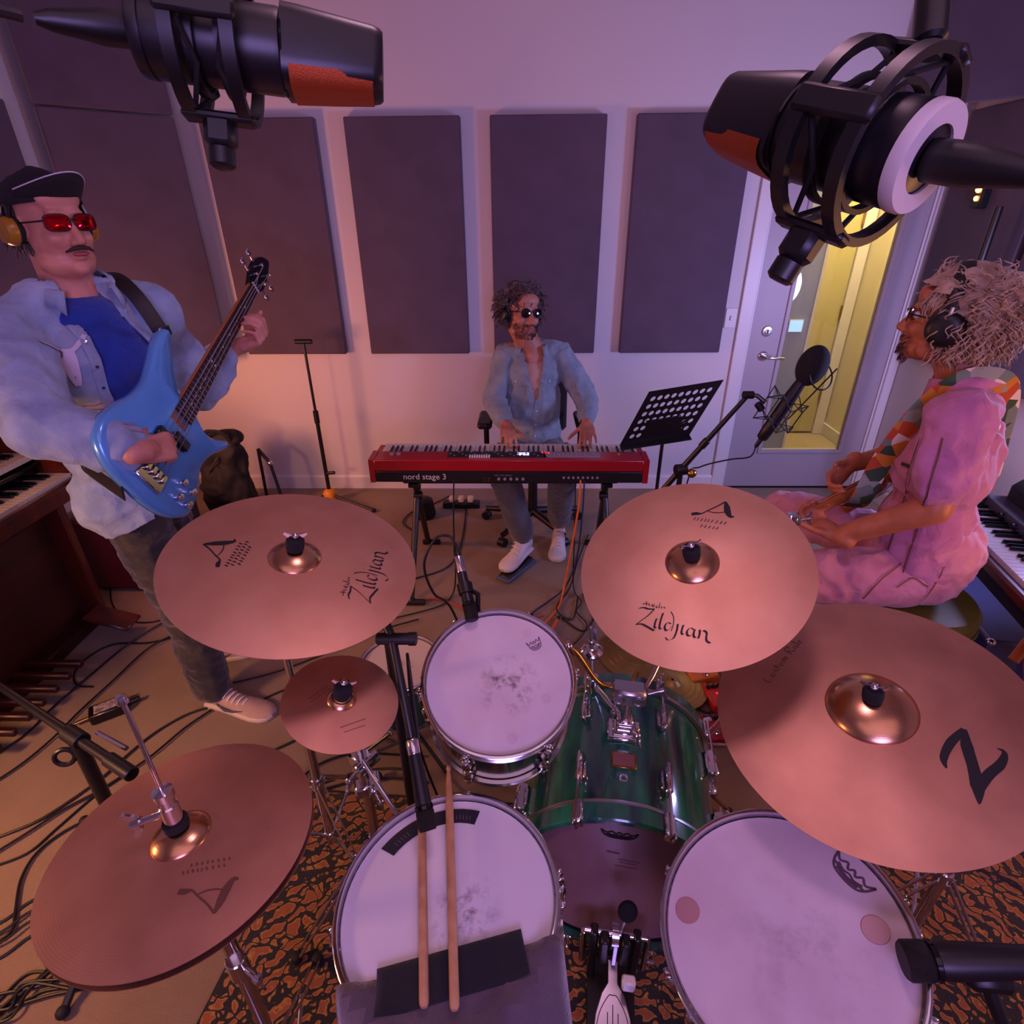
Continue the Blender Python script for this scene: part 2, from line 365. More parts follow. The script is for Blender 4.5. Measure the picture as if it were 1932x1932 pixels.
def head_mat(name, c1, c2, smudge=None):
    m = mat(name, c1, .55, col2=c2, scale=6, detail=6, bump=.05, bscale=500, spec=.35, sss=0)
    if smudge:
        b = m.node_tree.nodes['Principled BSDF']; src = b.inputs['Base Color'].links[0].from_socket
        tc = N(m, 'ShaderNodeTexCoord'); mp = N(m, 'ShaderNodeMapping'); mp.inputs['Location'].default_value = (-smudge[0], -smudge[1], 0); L(m, tc.outputs['Object'], mp.inputs[0])
        ln = N(m, 'ShaderNodeVectorMath', operation='LENGTH'); L(m, mp.outputs[0], ln.inputs[0])
        fall = N(m, 'ShaderNodeMapRange'); fall.inputs['From Min'].default_value = smudge[2]; fall.inputs['From Max'].default_value = .005; L(m, ln.outputs['Value'], fall.inputs['Value'])
        n = N(m, 'ShaderNodeTexNoise'); n.inputs['Scale'].default_value = smudge[3]; n.inputs['Detail'].default_value = 6; n.inputs['Roughness'].default_value = .65; L(m, tc.outputs['Object'], n.inputs['Vector'])
        th = N(m, 'ShaderNodeMapRange'); th.inputs['From Min'].default_value = .47; th.inputs['From Max'].default_value = .68; L(m, n.outputs['Fac'], th.inputs['Value'])
        mu = N(m, 'ShaderNodeMath', operation='MULTIPLY'); L(m, fall.outputs[0], mu.inputs[0]); L(m, th.outputs[0], mu.inputs[1])
        m2 = N(m, 'ShaderNodeMath', operation='MULTIPLY'); m2.inputs[1].default_value = smudge[4]; L(m, mu.outputs[0], m2.inputs[0])
        mx = N(m, 'ShaderNodeMix', data_type='RGBA'); L(m, m2.outputs[0], mx.inputs['Factor']); L(m, src, mx.inputs['A']); mx.inputs['B'].default_value = rgb('3a2c34'); L(m, mx.outputs['Result'], b.inputs['Base Color'])
head_mat('snare_head', 'd6d2d8', 'cfcad2', (.03, -.02, .07, 55, .9)); head_mat('tom_head', 'd2c8cc', 'c8b8bc', (.02, -.01, .075, 38, 1.3)); head_mat('floor_tom_head', 'cfc2c6', 'c4b0b6', (.02, -.03, .13, 22, .35)); head_mat('small_drum_head', 'd8c8b8', 'cdb8a4', (0, -.02, .06, 30, 1))
mat('batter_film', '8a6c74', .35, col2='7c5c66', scale=4)
m = mat('green_lacquer', '123a44', .16, coat=1, col2='2a8a60', scale=7, detail=7, mapping=(2.6, 2.6, .45), mixpos=(.38, .68))
mat('dark_green_lacquer', '0a1c1c', .18, coat=.8, col2='123630', scale=8, mapping=(2, 2, .5)); mat('steel_shell', 'b9b6bd', .18, 1)
mat('worn_sticker', '9a6a66', .5); mat('rug_base', '1a0f08', .95)

# ---------------------------------------------------------------- printed marks
def cym_z(r, Rr, bell, hb, hbell):
    z = hb*(1-(r/Rr)**2)
    if r < bell: z += hbell*(1-(r/bell)**2)**.75
    return z
def ribbon(mb, pts, wid, zf, nib=None, n=6):
    """flat painted stroke following a surface z = zf(x, y); wid scalar or per-point; nib = fixed pen angle"""
    P = [Vector((p[0], p[1], 0)) for p in pts]; P = spline(P, n) if len(P) > 2 else P
    W = wid if isinstance(wid, (list, tuple)) else [wid]*len(pts)
    k = len(P); ws = [W[min(int(i*(len(W)-1)/(k-1)), len(W)-2)]*(1-((i*(len(W)-1)/(k-1)) % 1 if i < k-1 else 1))+W[min(int(i*(len(W)-1)/(k-1))+1, len(W)-1)]*((i*(len(W)-1)/(k-1)) % 1 if i < k-1 else 1) if len(W) > 1 else W[0] for i in range(k)]
    vs = []
    for i in range(k):
        t = P[min(i+1, k-1)]-P[max(i-1, 0)]; t = t.normalized() if t.length else Vector((1, 0, 0))
        o = Vector((-t.y, t.x, 0))*ws[i]/2
        if nib is not None: o = Vector((math.cos(nib), math.sin(nib), 0))*ws[i]/2 + Vector((-t.y, t.x, 0))*ws[i]*.12
        for s_ in (1, -1):
            q = P[i]+o*s_; vs.append((q.x, q.y, zf(q.x, q.y)))
    mb.add(vs, [(2*i, 2*i+1, 2*i+3, 2*i+2) for i in range(k-1)])
ZIL = [  # strokes of the signature word mark, x-height about 0.5
    [(-.08, .90), (.12, .99), (.34, .97), (.60, 1.02)], [(.60, 1.02), (.40, .62), (.16, .28), (-.02, .02)], [(-.02, .02), (.22, .10), (.5, .02), (.82, -.10)],
    [(.80, .56), (.78, .3), (.80, .08), (.88, .06)], [(1.02, .92), (.99, .5), (1.01, .12), (1.10, .07)],
    [(1.46, .44), (1.32, .48), (1.22, .26), (1.30, .06), (1.44, .14), (1.52, .34)], [(1.34, 1.08), (1.50, .82), (1.56, .46), (1.54, .08)],
    [(1.74, .52), (1.76, .2), (1.70, -.22), (1.50, -.40), (1.36, -.30)], [(1.98, .54), (1.96, .24), (1.99, .08), (2.07, .07)],
    [(2.44, .42), (2.30, .48), (2.18, .26), (2.26, .06), (2.42, .16), (2.48, .44)], [(2.48, .46), (2.47, .2), (2.52, .07), (2.60, .08)],
    [(2.68, .50), (2.71, .28), (2.69, .04)], [(2.70, .34), (2.84, .50), (2.98, .42), (3.00, .18), (3.06, .02), (3.20, -.02)],
    [(.80, .76), (.83, .80)], [(1.73, .74), (1.76, .78)], [(1.97, .76), (2.0, .80)],
    # small word above
    [(.05, 1.12), (.16, 1.34), (.22, 1.14)], [(.02, 1.20), (.26, 1.22)], [(.30, 1.28), (.36, 1.14), (.42, 1.28)], [(.46, 1.20), (.56, 1.24), (.50, 1.30), (.46, 1.18), (.58, 1.14)], [(.74, 1.24), (.64, 1.22), (.68, 1.13), (.78, 1.16)], [(.78, 1.42), (.79, 1.14)], [(.88, 1.26), (.89, 1.13)], [(1.06, 1.28), (.97, 1.24), (1.05, 1.19), (.97, 1.13)]]
AMK = [([(-.02, .0), (.12, .06), (.26, .08), (.40, .30), (.62, .62), (.80, .95)], [.10, .12, .04, .035, .04, .05]), ([(.80, .95), (.88, .62), (.95, .30), (1.06, .03), (1.16, .06)], [.05, .17, .19, .10, .03]), ([(.38, .26), (.56, .20), (.74, .22), (.90, .30)], [.02, .03, .03, .02])]
ZMK = None
def lettering(o, u, v, strokes, w, nib, zf, up=None):
    """strokes in text units mapped: origin o, advance vector u, up vector v"""
    mb = MB(); u, v = Vector(u), Vector(v); o = Vector(o); sc = u.length
    for s_ in strokes:
        pts, ww = (s_ if isinstance(s_, tuple) else (s_, None))
        pp = [o+u*p[0]+v*p[1] for p in pts]
        if ww: ribbon(mb, pp, [x*sc for x in ww], zf)
        else:
            small = pts[0][1] > 1.05 and len(pts) > 2 or (pts[0][1] > 1.11)
            ribbon(mb, pp, w*sc*(.45 if small else 1), zf, nib)
    return mb
def textlines(o, u, v, rows, zf):
    """rows of tiny printed words: (x0, y, length)"""
    mb = MB(); r2 = random.Random(3)
    for x0, y, ln, h in rows:
        x = x0
        while x < x0+ln:
            w_ = r2.uniform(.05, .10)
            for q in (0, 1): ribbon(mb, [Vector(o)+Vector(u)*(x+q*w_*.5)+Vector(v)*(y-h*.5*(1-q)), Vector(o)+Vector(u)*(x+w_*.45)+Vector(v)*(y+h*.5*(1 if q == 0 else r2.uniform(-.4, .6)))], Vector(u).length*.028, zf)
            x += w_+.03
    return mb

# ---------------------------------------------------------------- cymbals
def cymbal(name, label, c, n, Rr, bell, hb, hbell, m_, cat='cymbal', flip=False, group=None):
    M = frame(c, n); t_ = thing(name, label, cat, M, group)
    prof = []; th = .0011; rs = [.006]+[bell*k/9 for k in range(1, 9)]+[bell*.97, bell, bell*1.03, bell*1.12]+[bell*1.12+(Rr-bell*1.12)*k/14 for k in range(1, 15)]
    rs = [r for r in rs if r >= .006]
    top = [(r, cym_z(r, Rr, bell, hb, hbell)) for r in rs]
    if flip: top = [(r, -z) for r, z in top]
    prof = top+[(r, z-th) for r, z in reversed(top)]
    if flip: prof = [(r, z) for r, z in reversed(prof)]
    nb = next(i for i, p_ in enumerate(top) if p_[0] >= bell*.999); tb, to = top[:nb+1], top[nb:]
    for nm_, tt_, mm_ in (('bell', tb, 'bell_bronze'), ('bow', to, m_)):
        pr = tt_+[(r, z-th) for r, z in reversed(tt_)]
        MB().lathe(pr[::-1] if flip else pr, 96, closed=True).build(nm_, mm_, t_, local=True, ang=60)
    zf = lambda x, y: cym_z(math.hypot(x, y), Rr, bell, hb, hbell)+.0005
    return t_, M, zf
CYM = {}
lc, ML, zf = cymbal('crash_cymbal', 'large bronze crash cymbal at left, in front of the bassist, with black script print', (-.432, .907, 1.133), (.234, -.112, .966), .2286, .048, .017, .018, 'bronze')
lettering((-.1165, -.056), (0, .068), (-.052, .0), AMK, 1, None, zf).build('logo_mark', 'ink', lc, local=True, smooth=False)
textlines((-.102, -.052), (0.0, .075), (-.02, 0), [(0, .1, .95, .35), (.05, -.35, .9, .35), (.1, -.85, .75, .35)], zf).build('small_print', 'ink', lc, local=True, smooth=False)
lettering((.160, -.074), (0.0, .0465), (-.043, .0), ZIL, .075, R(140), zf).build('logo_lettering', 'ink', lc, local=True, smooth=False)
CYM['lc'] = (ML, .017+.018)
rc, MR, zf = cymbal('crash_cymbal', 'large bronze crash cymbal right of centre with black script print facing the camera', (.327, .932, 1.112), (-.25, -.351, .903), .216, .050, .017, .019, 'bronze')
lettering((.022, .119), (.066, -.020), (.019, .041), AMK, 1, None, zf).build('logo_mark', 'ink', rc, local=True, smooth=False)
textlines((.024, .106), (.064, -.027), (.01, .02), [(0, .0, .9, .4), (.25, -.75, .5, .35)], zf).build('small_print', 'grey_ink', rc, local=True, smooth=False)
lettering((-.1205, -.114), (.0375, -.0160), (.0135, .034), ZIL, .085, R(20), zf).build('logo_lettering', 'ink', rc, local=True, smooth=False)
CYM['rc'] = (MR, .036)
rd, MD, zf = cymbal('ride_cymbal', 'very large bronze ride cymbal at right with a bold black letter print', (.613, .738, .934), (-.263, -.162, .951), .254, .071, .018, .026, 'bronze_worn')
mb = MB()
ribbon(mb, [(.0585, -.1165), (.0630, -.1000), (.0860, -.0770), (.1160, -.0590)], [.002, .011, .013, .010], zf)
ribbon(mb, [(.1165, -.0580), (.1050, -.0850), (.0960, -.1170), (.0860, -.1470), (.0745, -.1715)], [.006, .017, .016, .019, .002], zf)
ribbon(mb, [(.0800, -.1560), (.1080, -.1330), (.1330, -.1190), (.1475, -.1060), (.1500, -.0980), (.1440, -.0935)], [.012, .014, .013, .009, .005, .001], zf)
mb.build('logo_mark', 'ink', rd, local=True, smooth=False)
CUS = [[(.35, .85), (.12, .8), (.0, .45), (.1, .1), (.36, .2)], [(.5, .5), (.48, .15), (.6, .1), (.68, .5)], [(.95, .52), (.8, .42), (.95, .2), (.8, .08)], [(1.12, .8), (1.1, .1)], [(1.02, .5), (1.25, .52)], [(1.42, .48), (1.3, .3), (1.42, .1), (1.54, .3), (1.42, .48)], [(1.66, .08), (1.68, .5), (1.8, .42), (1.8, .1)], [(1.8, .42), (1.93, .48), (1.95, .1)],
       [(2.3, .1), (2.34, .95)], [(2.34, .95), (2.6, .9), (2.56, .6), (2.36, .55), (2.62, .1)], [(2.78, .5), (2.76, .1)], [(3.08, .46), (2.92, .42), (2.94, .12), (3.1, .14)], [(3.1, .95), (3.1, .1)], [(3.25, .3), (3.42, .34), (3.34, .5), (3.24, .3), (3.32, .1), (3.45, .14)]]
lettering((-.143, .079), (.0265, .0240), (-.013, .0165), CUS, .05, R(60), zf).build('model_lettering', 'faint_ink', rd, local=True, smooth=False)
CYM['rd'] = (MD, .044)
sp, MS, zf = cymbal('splash_cymbal', 'small dark bronze splash cymbal below the left crash', (-.325, .744, .946), (.264, -.13, .956), .1016, .026, .008, .012, 'bronze_worn')
mb = MB(); [ribbon(mb, [(-.055+.006*i, -.012-.004*i), (-.03+.006*i, .022-.004*i)], .0012, zf) for i in range(2)]; ribbon(mb, [(.012, -.055), (.05, -.03)], .0015, zf); ribbon(mb, [(.02, -.062), (.052, -.042)], .0012, zf); mb.build('faded_print', 'faint_ink', sp, local=True, smooth=False)
CYM['sp'] = (MS, .020)
hn = Vector((-.041, .049, .998)); hc = Vector((-.488, .500, .922))
hh, MH, zf = cymbal('hi_hat_cymbal', 'bronze top hi-hat cymbal at lower left with a worn print', hc, hn, .178, .040, .014, .016, 'bronze_worn')
lettering((.040, -.078), (.060, .017), (.010, -.040), AMK, 1, None, zf).build('worn_logo', 'faint_ink', hh, local=True, smooth=False)
textlines((.032, -.055), (.060, .013), (0, -.01), [(0, 0, .9, .5), (.1, -.9, .8, .5)], zf).build('worn_print', 'faint_ink', hh, local=True, smooth=False)
cymbal('hi_hat_cymbal', 'bottom hi-hat cymbal, only its edge showing under the top hi-hat', hc-hn*.012, hn, .178, .040, .014, .016, 'bronze_worn', flip=True)

# ---------------------------------------------------------------- stands
def wing_nut(mb, p, n, x, s=1):
    M = frame(p, n, x); mb.lathe([(.0065*s, 0), (.0065*s, .009*s), (.004*s, .011*s)], 12, M)
    for d in (1, -1):
        mb.prism([(d*.004*s, .001*s), (d*.012*s, .002*s), (d*.021*s, .011*s), (d*.019*s, .015*s), (d*.013*s, .012*s), (d*.005*s, .009*s)], -.0016*s, .0016*s, M @ Matrix.Rotation(R(90), 4, 'X'))
def wing_screw(mb, p, n, s=1):
    n = Vector(n).normalized(); p = Vector(p); mb.rod(p, p+n*.03*s, .004*s, 10); wing_nut(mb, p+n*.022*s, n, (0, 0, 1), s)
def cymbal_top(t_, key, x=(1, 0, 0)):
    M, h = CYM[key]; n = (M.to_3x3() @ Vector((0, 0, 1))); c = M.translation; a = c+n*(h-.03)
    MB().rod(a, c+n*(h+.040), .0038, 10).build('threaded_rod', 'chrome', t_)
    MB().lathe([(.0052, 0), (.017, 0), (.018, .003), (.018, .007), (.0052, .008)], 20, frame(c+n*(h-.011), n)).build('lower_felt', 'felt', t_)
    MB().lathe([(.0045, 0), (.0155, 0), (.0165, .004), (.0165, .020), (.014, .024), (.0045, .024)], 24, frame(c+n*(h+.0015), n)).build('felt_sleeve', 'felt', t_)
    mb = MB(); wing_nut(mb, c+n*(h+.0262), n, x); mb.build('wing_nut', 'chrome', t_)
    return a
def tripod(t_, base, z_top, r, legs, m_='chrome', rl=.0095, a0=30, foot='rubber'):
    b = Vector(base)
    for k in range(3):
        a = R(a0+120*k); d = Vector((math.cos(a), math.sin(a), 0)); e = b+d*r; e.z = .024; s_ = Vector((b.x, b.y, z_top))+d*.018
        sd = Vector((-d.y, d.x, 0))
        mb = MB()
        for q in (-.009, .009): mb.tube([s_+sd*q, e+sd*q*.8], rl*.55, 8, flat=((0, 0, 1), .45))
        br = lerp(s_, e, .52); mb.tube([br, Vector((b.x, b.y, z_top*.35))+d*.016], rl*.5, 8)
        lg = mb.build('leg', m_, t_)
        MB().lathe([(.004, -.012), (.013, -.010), (.015, .0), (.012, .014), (.005, .018)], 12, frame(e, (0, 0, 1))).build('rubber_foot', foot, lg)
    MB().rod((b.x, b.y, z_top-.02), (b.x, b.y, z_top+.025), .017, 14).build('leg_collar', m_, t_)
    MB().rod((b.x, b.y, z_top*.35-.015), (b.x, b.y, z_top*.35+.015), .016, 14).build('brace_collar', m_, t_)
def cymbal_stand(label, key, base, ztop, x=(1, 0, 0), a0=30):
    t_ = thing('cymbal_stand', label, 'cymbal stand', (base[0], base[1], 0), 'chrome cymbal stands')
    a = cymbal_top(t_, key, x); b = Vector((base[0], base[1], 0)); top = b+Vector((0, 0, ztop))
    tripod(t_, b, .34, .27, 3, a0=a0)
    MB().rod(b+Vector((0, 0, .08)), b+Vector((0, 0, .62)), .0127, 16).build('lower_tube', 'chrome', t_)
    MB().rod(b+Vector((0, 0, .60)), top, .0095, 14).build('upper_tube', 'chrome', t_)
    mb = MB().rod(b+Vector((0, 0, .585)), b+Vector((0, 0, .635)), .0175, 16); wing_screw(mb, b+Vector((.014, 0, .61)), (1, -.4, 0)); mb.build('height_clamp', 'chrome', t_)
    mb = MB().rod(top-Vector((0, 0, .03)), top+Vector((0, 0, .02)), .0155, 14).rod(top+Vector((-.022, 0, .0)), top+Vector((.022, 0, 0)), .014, 14); wing_screw(mb, top+Vector((.018, 0, 0)), (1, 0, .2)); mb.build('tilter', 'chrome', t_)
    MB().rod(top, a, .0075, 12).build('boom_arm', 'chrome', t_)
    return t_
cymbal_stand('chrome tripod stand carrying the left crash cymbal', 'lc', (-.56, 1.03), .98, (1, .3, 0), 75)
cymbal_stand('chrome tripod stand carrying the crash cymbal right of centre', 'rc', (.72, 1.36), .98, (1, .25, 0), 80)
cymbal_stand('chrome tripod stand carrying the large ride cymbal', 'rd', (.98, .80), .80, (.8, -.5, 0), 60)
# splash stand: short arm and stacked clamps
ss = thing('splash_stand', 'chrome stand with stacked clamps and wing screws under the splash cymbal', 'cymbal stand', (-.375, .90, 0))
a = cymbal_top(ss, 'sp', (1, .1, 0)); pb = Vector((-.375, .90, 0))
tripod(ss, pb, .30, .25, 3, a0=95)
MB().rod(pb+Vector((0, 0, .06)), pb+Vector((0, 0, .56)), .0127, 16).build('lower_tube', 'chrome', ss)
MB().rod(pb+Vector((0, 0, .55)), pb+Vector((0, 0, .78)), .0095, 14).build('upper_tube', 'chrome', ss)
MB().rod(pb+Vector((0, 0, .76)), a, .007, 12).build('boom_arm', 'chrome', ss)
for z, rot in ((.50, 20), (.60, -35), (.70, 10)):
    M = Matrix.Translation(pb+Vector((0, 0, z))) @ Matrix.Rotation(R(rot), 4, 'Z')
    mb = MB().box((0, 0, 0), (.052, .036, .036), M, bev=.005).rod(M @ Vector((.02, -.03, 0)), M @ Vector((.02, .03, 0)), .016, 14); wing_screw(mb, M @ Vector((.02, -.028, 0)), M.to_3x3() @ Vector((.3, -1, .25)), 1.15); mb.build('clamp', 'chrome', ss)
MB().rod(pb+Vector((.012, -.02, .62)), Vector((-.20, .74, .46)), .006, 10).build('side_rod', 'chrome', ss)

# hi-hat stand
hs = thing('hi_hat_stand', 'chrome hi-hat stand with a long thin pull rod and clutch', 'hi-hat stand', (hc.x, hc.y, 0))
hb = Vector((hc.x+.01, hc.y-.012, 0))
top = hc+hn*.26
MB().rod(hb+Vector((0, 0, .08)), hc-hn*.055, .012, 14).build('tube', 'chrome', hs)
MB().rod(hc-hn*.06, top, .0032, 10).build('pull_rod', 'chrome', hs)
MB().lathe([(.0, .012), (.006, .011), (.0075, .004), (.0068, 0)], 12, frame(top, hn)).build('rod_tip', 'chrome', hs)
MB().lathe([(.011, 0), (.028, .012), (.029, .018), (.011, .018)], 24, frame(hc-hn*.068, hn)).build('cup_seat', 'black_plastic', hs)
MB().lathe([(.005, 0), (.0165, 0), (.0165, .012), (.005, .012)], 20, frame(hc+hn*.0325, hn)).build('clutch_felt', 'felt', hs)
mb = MB().lathe([(.0045, 0), (.0125, 0), (.0125, .03), (.0105, .032), (.0105, .044), (.0135, .046), (.0135, .058), (.0045, .06)], 20, frame(hc+hn*.045, hn))
wing_screw(mb, hc+hn*.062+Vector((-.01, -.004, 0)), (-1, -.35, -.15), 1.25); mb.build('clutch', 'chrome', hs)
tripod(hs, hb, .27, .27, 3, a0=100)
mb = MB(); wing_screw(mb, hb+Vector((.012, -.004, .60)), (1, -.5, 0), 1.2); mb.rod(hb+Vector((0, 0, .575)), hb+Vector((0, 0, .625)), .017); mb.build('height_clamp', 'chrome', hs)
fb = MB().prism([(-.04, 0), (.04, 0), (.034, .25), (-.034, .25)], 0, .008, frame((hb.x, hb.y-.31, .03), (0, -.28, 1), (1, 0, 0)), bev=.002); fb.build('footboard', 'satin_metal', hs)

# ---------------------------------------------------------------- drums
def drum(name, label, c, n, Rr, depth, lugs, head_m, shell_m, a0=0, x=None, cat='drum'):
    M = frame(c, n, x); t_ = thing(name, label, cat, M); Rs = Rr-.0105
    MB().lathe([(Rs-.004, -.018), (Rs, -.018), (Rs, -depth+.012), (Rs-.004, -depth+.012)], 64, closed=True).build('shell', shell_m, t_, local=True, ang=30)
    for nm, s_, z0 in (('rim', 1, 0), ('bottom_rim', -1, -depth)):
        pr = [(Rr-.0075, 0), (Rr-.0035, .0), (Rr-.0005, -.0018), (Rr-.0005, -.0045), (Rr-.0045, -.006), (Rr-.0052, -.022), (Rr-.0005, -.024), (Rr-.0005, -.027), (Rr-.0085, -.027), (Rr-.0085, -.006)]
        pr = [(r, z0+z*s_) for r, z in pr]
        if s_ < 0: pr = pr[::-1]
        MB().lathe(pr[::-1], 72, closed=True).build(nm, 'chrome', t_, local=True, ang=50)
    MB().lathe([(0, -.0115), (Rr-.022, -.0115), (Rr-.0125, -.012), (Rr-.0095, -.017), (Rr-.0095, -.019), (0, -.019)], 64).build('head', head_m, t_, local=True)
    MB().lathe([(0, -depth+.018), (Rr-.0095, -depth+.018), (Rr-.0125, -depth+.012), (0, -depth+.0115)], 48).build('bottom_head', 'white_plastic', t_, local=True)
    for k in range(lugs):
        a = R(a0+360*k/lugs); ca, sa = math.cos(a), math.sin(a); Mk = Matrix.Rotation(a, 4, 'Z')
        for s_, z0 in ((1, 0), (-1, -depth)):
            mb = MB().rod((ca*(Rr+.004), sa*(Rr+.004), z0-.004*s_), (ca*(Rr+.004), sa*(Rr+.004), z0-.062*s_), .0030, 8)
            mb.box((Rr+.003, 0, z0-.0255*s_), (.013, .015, .005), Mk, bev=.001)
            mb.lathe([(.0052, 0), (.0058, .003), (.004, .007), (.004, .011), (0, .011)], 10, frame((ca*(Rr+.004), sa*(Rr+.004), z0-.023*s_ if s_ > 0 else z0+.023), (0, 0, s_)))
            mb.build('tension_rod', 'chrome', t_, local=True)
        mb = MB(); hz = min(.05, depth*.22)
        for z0 in ((-.045-hz/2, -depth+.045+hz/2) if depth > .17 else (-depth/2,)):
            mb.box((Rs+.011, 0, z0), (.022, .02, hz), Mk, bev=.006)
        mb.build('lug', 'chrome', t_, local=True)
    return t_, M
def crown_mark(t_, o, u, v, m_, z):
    mb = MB(); zf = lambda x, y: z; o, u, v = Vector(o), Vector(u), Vector(v)
    P = lambda a, b: o+u*a+v*b
    for s_ in ([(0, .95), (.08, .3), (.22, -.1), (.5, -.22), (.78, -.1), (.92, .3), (1, .95)], [(0, .95), (.16, .55), (.30, .80), (.40, .48), (.5, .75), (.60, .48), (.70, .80), (.84, .55), (1, .95)], [(.12, .25), (.5, .05), (.88, .25)], [(.18, .38), (.35, .22), (.5, .3), (.65, .2), (.82, .38)], [(.22, .05), (.5, -.08), (.78, .05)]):
        ribbon(mb, [P(*p) for p in s_], u.length*.055, zf)
    mb.build('printed_crown', m_, t_, local=True, smooth=False)
sn, MN = drum('snare_drum', 'chrome snare drum with a white head in the lower middle, sticks laid across it', (-.124, .535, .724), (-.083, -.045, .996), .187, .142, 10, 'snare_head', 'steel_shell', 12)
tm, MT = drum('rack_tom', 'green rack tom with a smudged worn white head above the bass drum', (-.049, .889, .865), (.03, -.404, .914), .1625, .215, 6, 'tom_head', 'dark_green_lacquer', -112)
crown_mark(tm, (.066, .066), (.028, .016), (-.010, .019), 'grey_ink', -.0112)
mb = MB(); [mb.lathe([(0, 0), (.0105, 0), (.0105, .0006), (0, .0006)], 20, Matrix.Translation((x, y, -.0114))) for x, y in ((.030, -.118), (.098, -.038), (-.02, -.01), (.06, .108))]; mb.build('gel_marks', 'floor_tom_head', tm, local=True)
ft, MF = drum('floor_tom', 'floor tom with a pale head and two round gel dots at lower right', (.402, .484, .738), (-.296, -.152, .943), .187, .37, 8, 'floor_tom_head', 'green_lacquer', 10)
crown_mark(ft, (.104, .098), (.030, -.060), (.022, .010), 'grey_ink', -.0112)
mat('gel_dot', 'a8797a', .35)
for x, y in ((-.1375, .0440), (.130, -.004)): MB().lathe([(0, .0014), (.0185, .0013), (.0195, 0), (0, 0)], 28, Matrix.Translation((x, y, -.0115))).build('gel_dot', 'gel_dot', ft, local=True)
for k in range(3):
    a = R(50+120*k); p = MF @ Vector((math.cos(a)*.192, math.sin(a)*.192, -.22)); q = MF @ Vector((math.cos(a)*.192, math.sin(a)*.192, -.40))
    d = (q-p).normalized(); e = p+d*((p.z-.03)/-d.z)
    lg = MB().rod(p-d*.09, e, .005, 10).build('leg', 'chrome', ft)
    MB().lathe([(.006, .02), (.011, .012), (.013, -.026), (0, -.029)], 12, frame(e, (0, 0, 1))).build('rubber_foot', 'rubber', lg)
    MB().box((0, 0, 0), (.026, .03, .05), frame(p, MF.to_3x3() @ Vector((0, 0, 1)), MF.to_3x3() @ Vector((math.cos(a), math.sin(a), 0))), bev=.005).build('leg_bracket', 'chrome', ft)
sd, MSD = drum('side_drum', 'small green drum with a warm-lit head behind the splash cymbal', (-.405, 1.44, .405), (0, -.02, 1), .137, .20, 6, 'small_drum_head', 'green_lacquer', 20)
sst = thing('drum_stand', 'low black stand holding the small green drum', 'drum stand', (-.405, 1.44, 0))
for k in range(3):
    a = R(80+120*k); d = Vector((math.cos(a), math.sin(a), 0)); b = Vector((-.405, 1.44, 0)); MB().tube([b+d*.02+Vector((0, 0, .12)), b+d*.12+Vector((0, 0, .19)), b+d*.155+Vector((0, 0, .2)), b+d*.158+Vector((0, 0, .235))], .005, 8).build('arm', 'black_metal', sst)
    MB().tube([b+d*.02+Vector((0, 0, .12)), b+d*.19+Vector((0, 0, .012))], .007, 8).build('leg', 'black_metal', sst)
MB().rod((-.405, 1.44, .02), (-.405, 1.44, .15), .012).build('column', 'black_metal', sst)

# snare stand
st = thing('snare_stand', 'chrome basket stand under the snare drum', 'snare stand', (-.12, .54, 0)); b = Vector((-.115, .545, 0))
tripod(st, b, .26, .25, 3, a0=0); MB().rod(b+Vector((0, 0, .06)), b+Vector((0, 0, .53)), .0125).build('column', 'chrome', st)
for k in range(3):
    a = R(25+120*k); p0 = MN @ Vector((0, 0, -.185)); p1 = MN @ Vector((math.cos(a)*.19, math.sin(a)*.19, -.172)); p2 = MN @ Vector((math.cos(a)*.205, math.sin(a)*.205, -.15)); p3 = MN @ Vector((math.cos(a)*.2, math.sin(a)*.2, -.118))
    ar = MB().tube([p0, p1], .007, 8, flat=((0, 0, 1), .5)).build('basket_arm', 'chrome', st); MB().tube([p1, p2, p3], .0085, 8).build('rubber_tip', 'rubber', ar)
MB().rod(MN @ Vector((0, 0, -.20)), MN @ Vector((0, 0, -.17)), .022).build('basket_hub', 'chrome', st)

# bass drum
by = R(9.0); bax = Vector((math.sin(by), math.cos(by), 0)); bc = Vector((.228, .838, .285))
MBD = frame(bc, bax, (math.cos(by), -math.sin(by), 0))   # local z = axis away from the player, y = world down
bd = thing('bass_drum', 'glossy green bass drum with chrome lugs and a worn pink-grey batter head', 'drum', MBD); Lb = .357
MB().lathe([(.246, -.005), (.25, -.005), (.25, Lb+.005), (.246, Lb+.005)], 96, closed=True).build('shell', 'green_lacquer', bd, local=True, ang=30)
for z0, s_ in ((0, -1), (Lb, 1)):
    hp = MB().lathe([(.247, z0+.004*s_), (.2625, z0+.004*s_), (.2625, z0+.046*s_), (.259, z0+.049*s_), (.247, z0+.049*s_)][::-s_], 96, closed=True).build('hoop', 'green_lacquer', bd, local=True, ang=30)
    MB().lathe([(.2515, z0-.001*s_), (.263, z0-.001*s_), (.2640, z0+.002*s_), (.2640, z0+.008*s_), (.2515, z0+.008*s_)][::-s_], 96, closed=True).build('metal_edge', 'satin_metal', hp, local=True, ang=30)
MB().lathe([(0, -.030), (.236, -.030), (.2405, -.031), (.246, -.026), (.246, -.02), (0, -.022)][::-1], 80).build('batter_head', 'batter_film', bd, local=True)
MB().lathe([(.2385, -.0318), (.2468, -.034), (.2468, -.020), (.2385, -.0300)][::-1], 80, closed=True).build('head_collar', 'black_plastic', bd, local=True)
MB().lathe([(0, Lb+.022), (.246, Lb+.02), (.246, Lb+.026), (.2405, Lb+.031), (0, Lb+.030)], 64).build('front_head', 'white_plastic', bd, local=True)
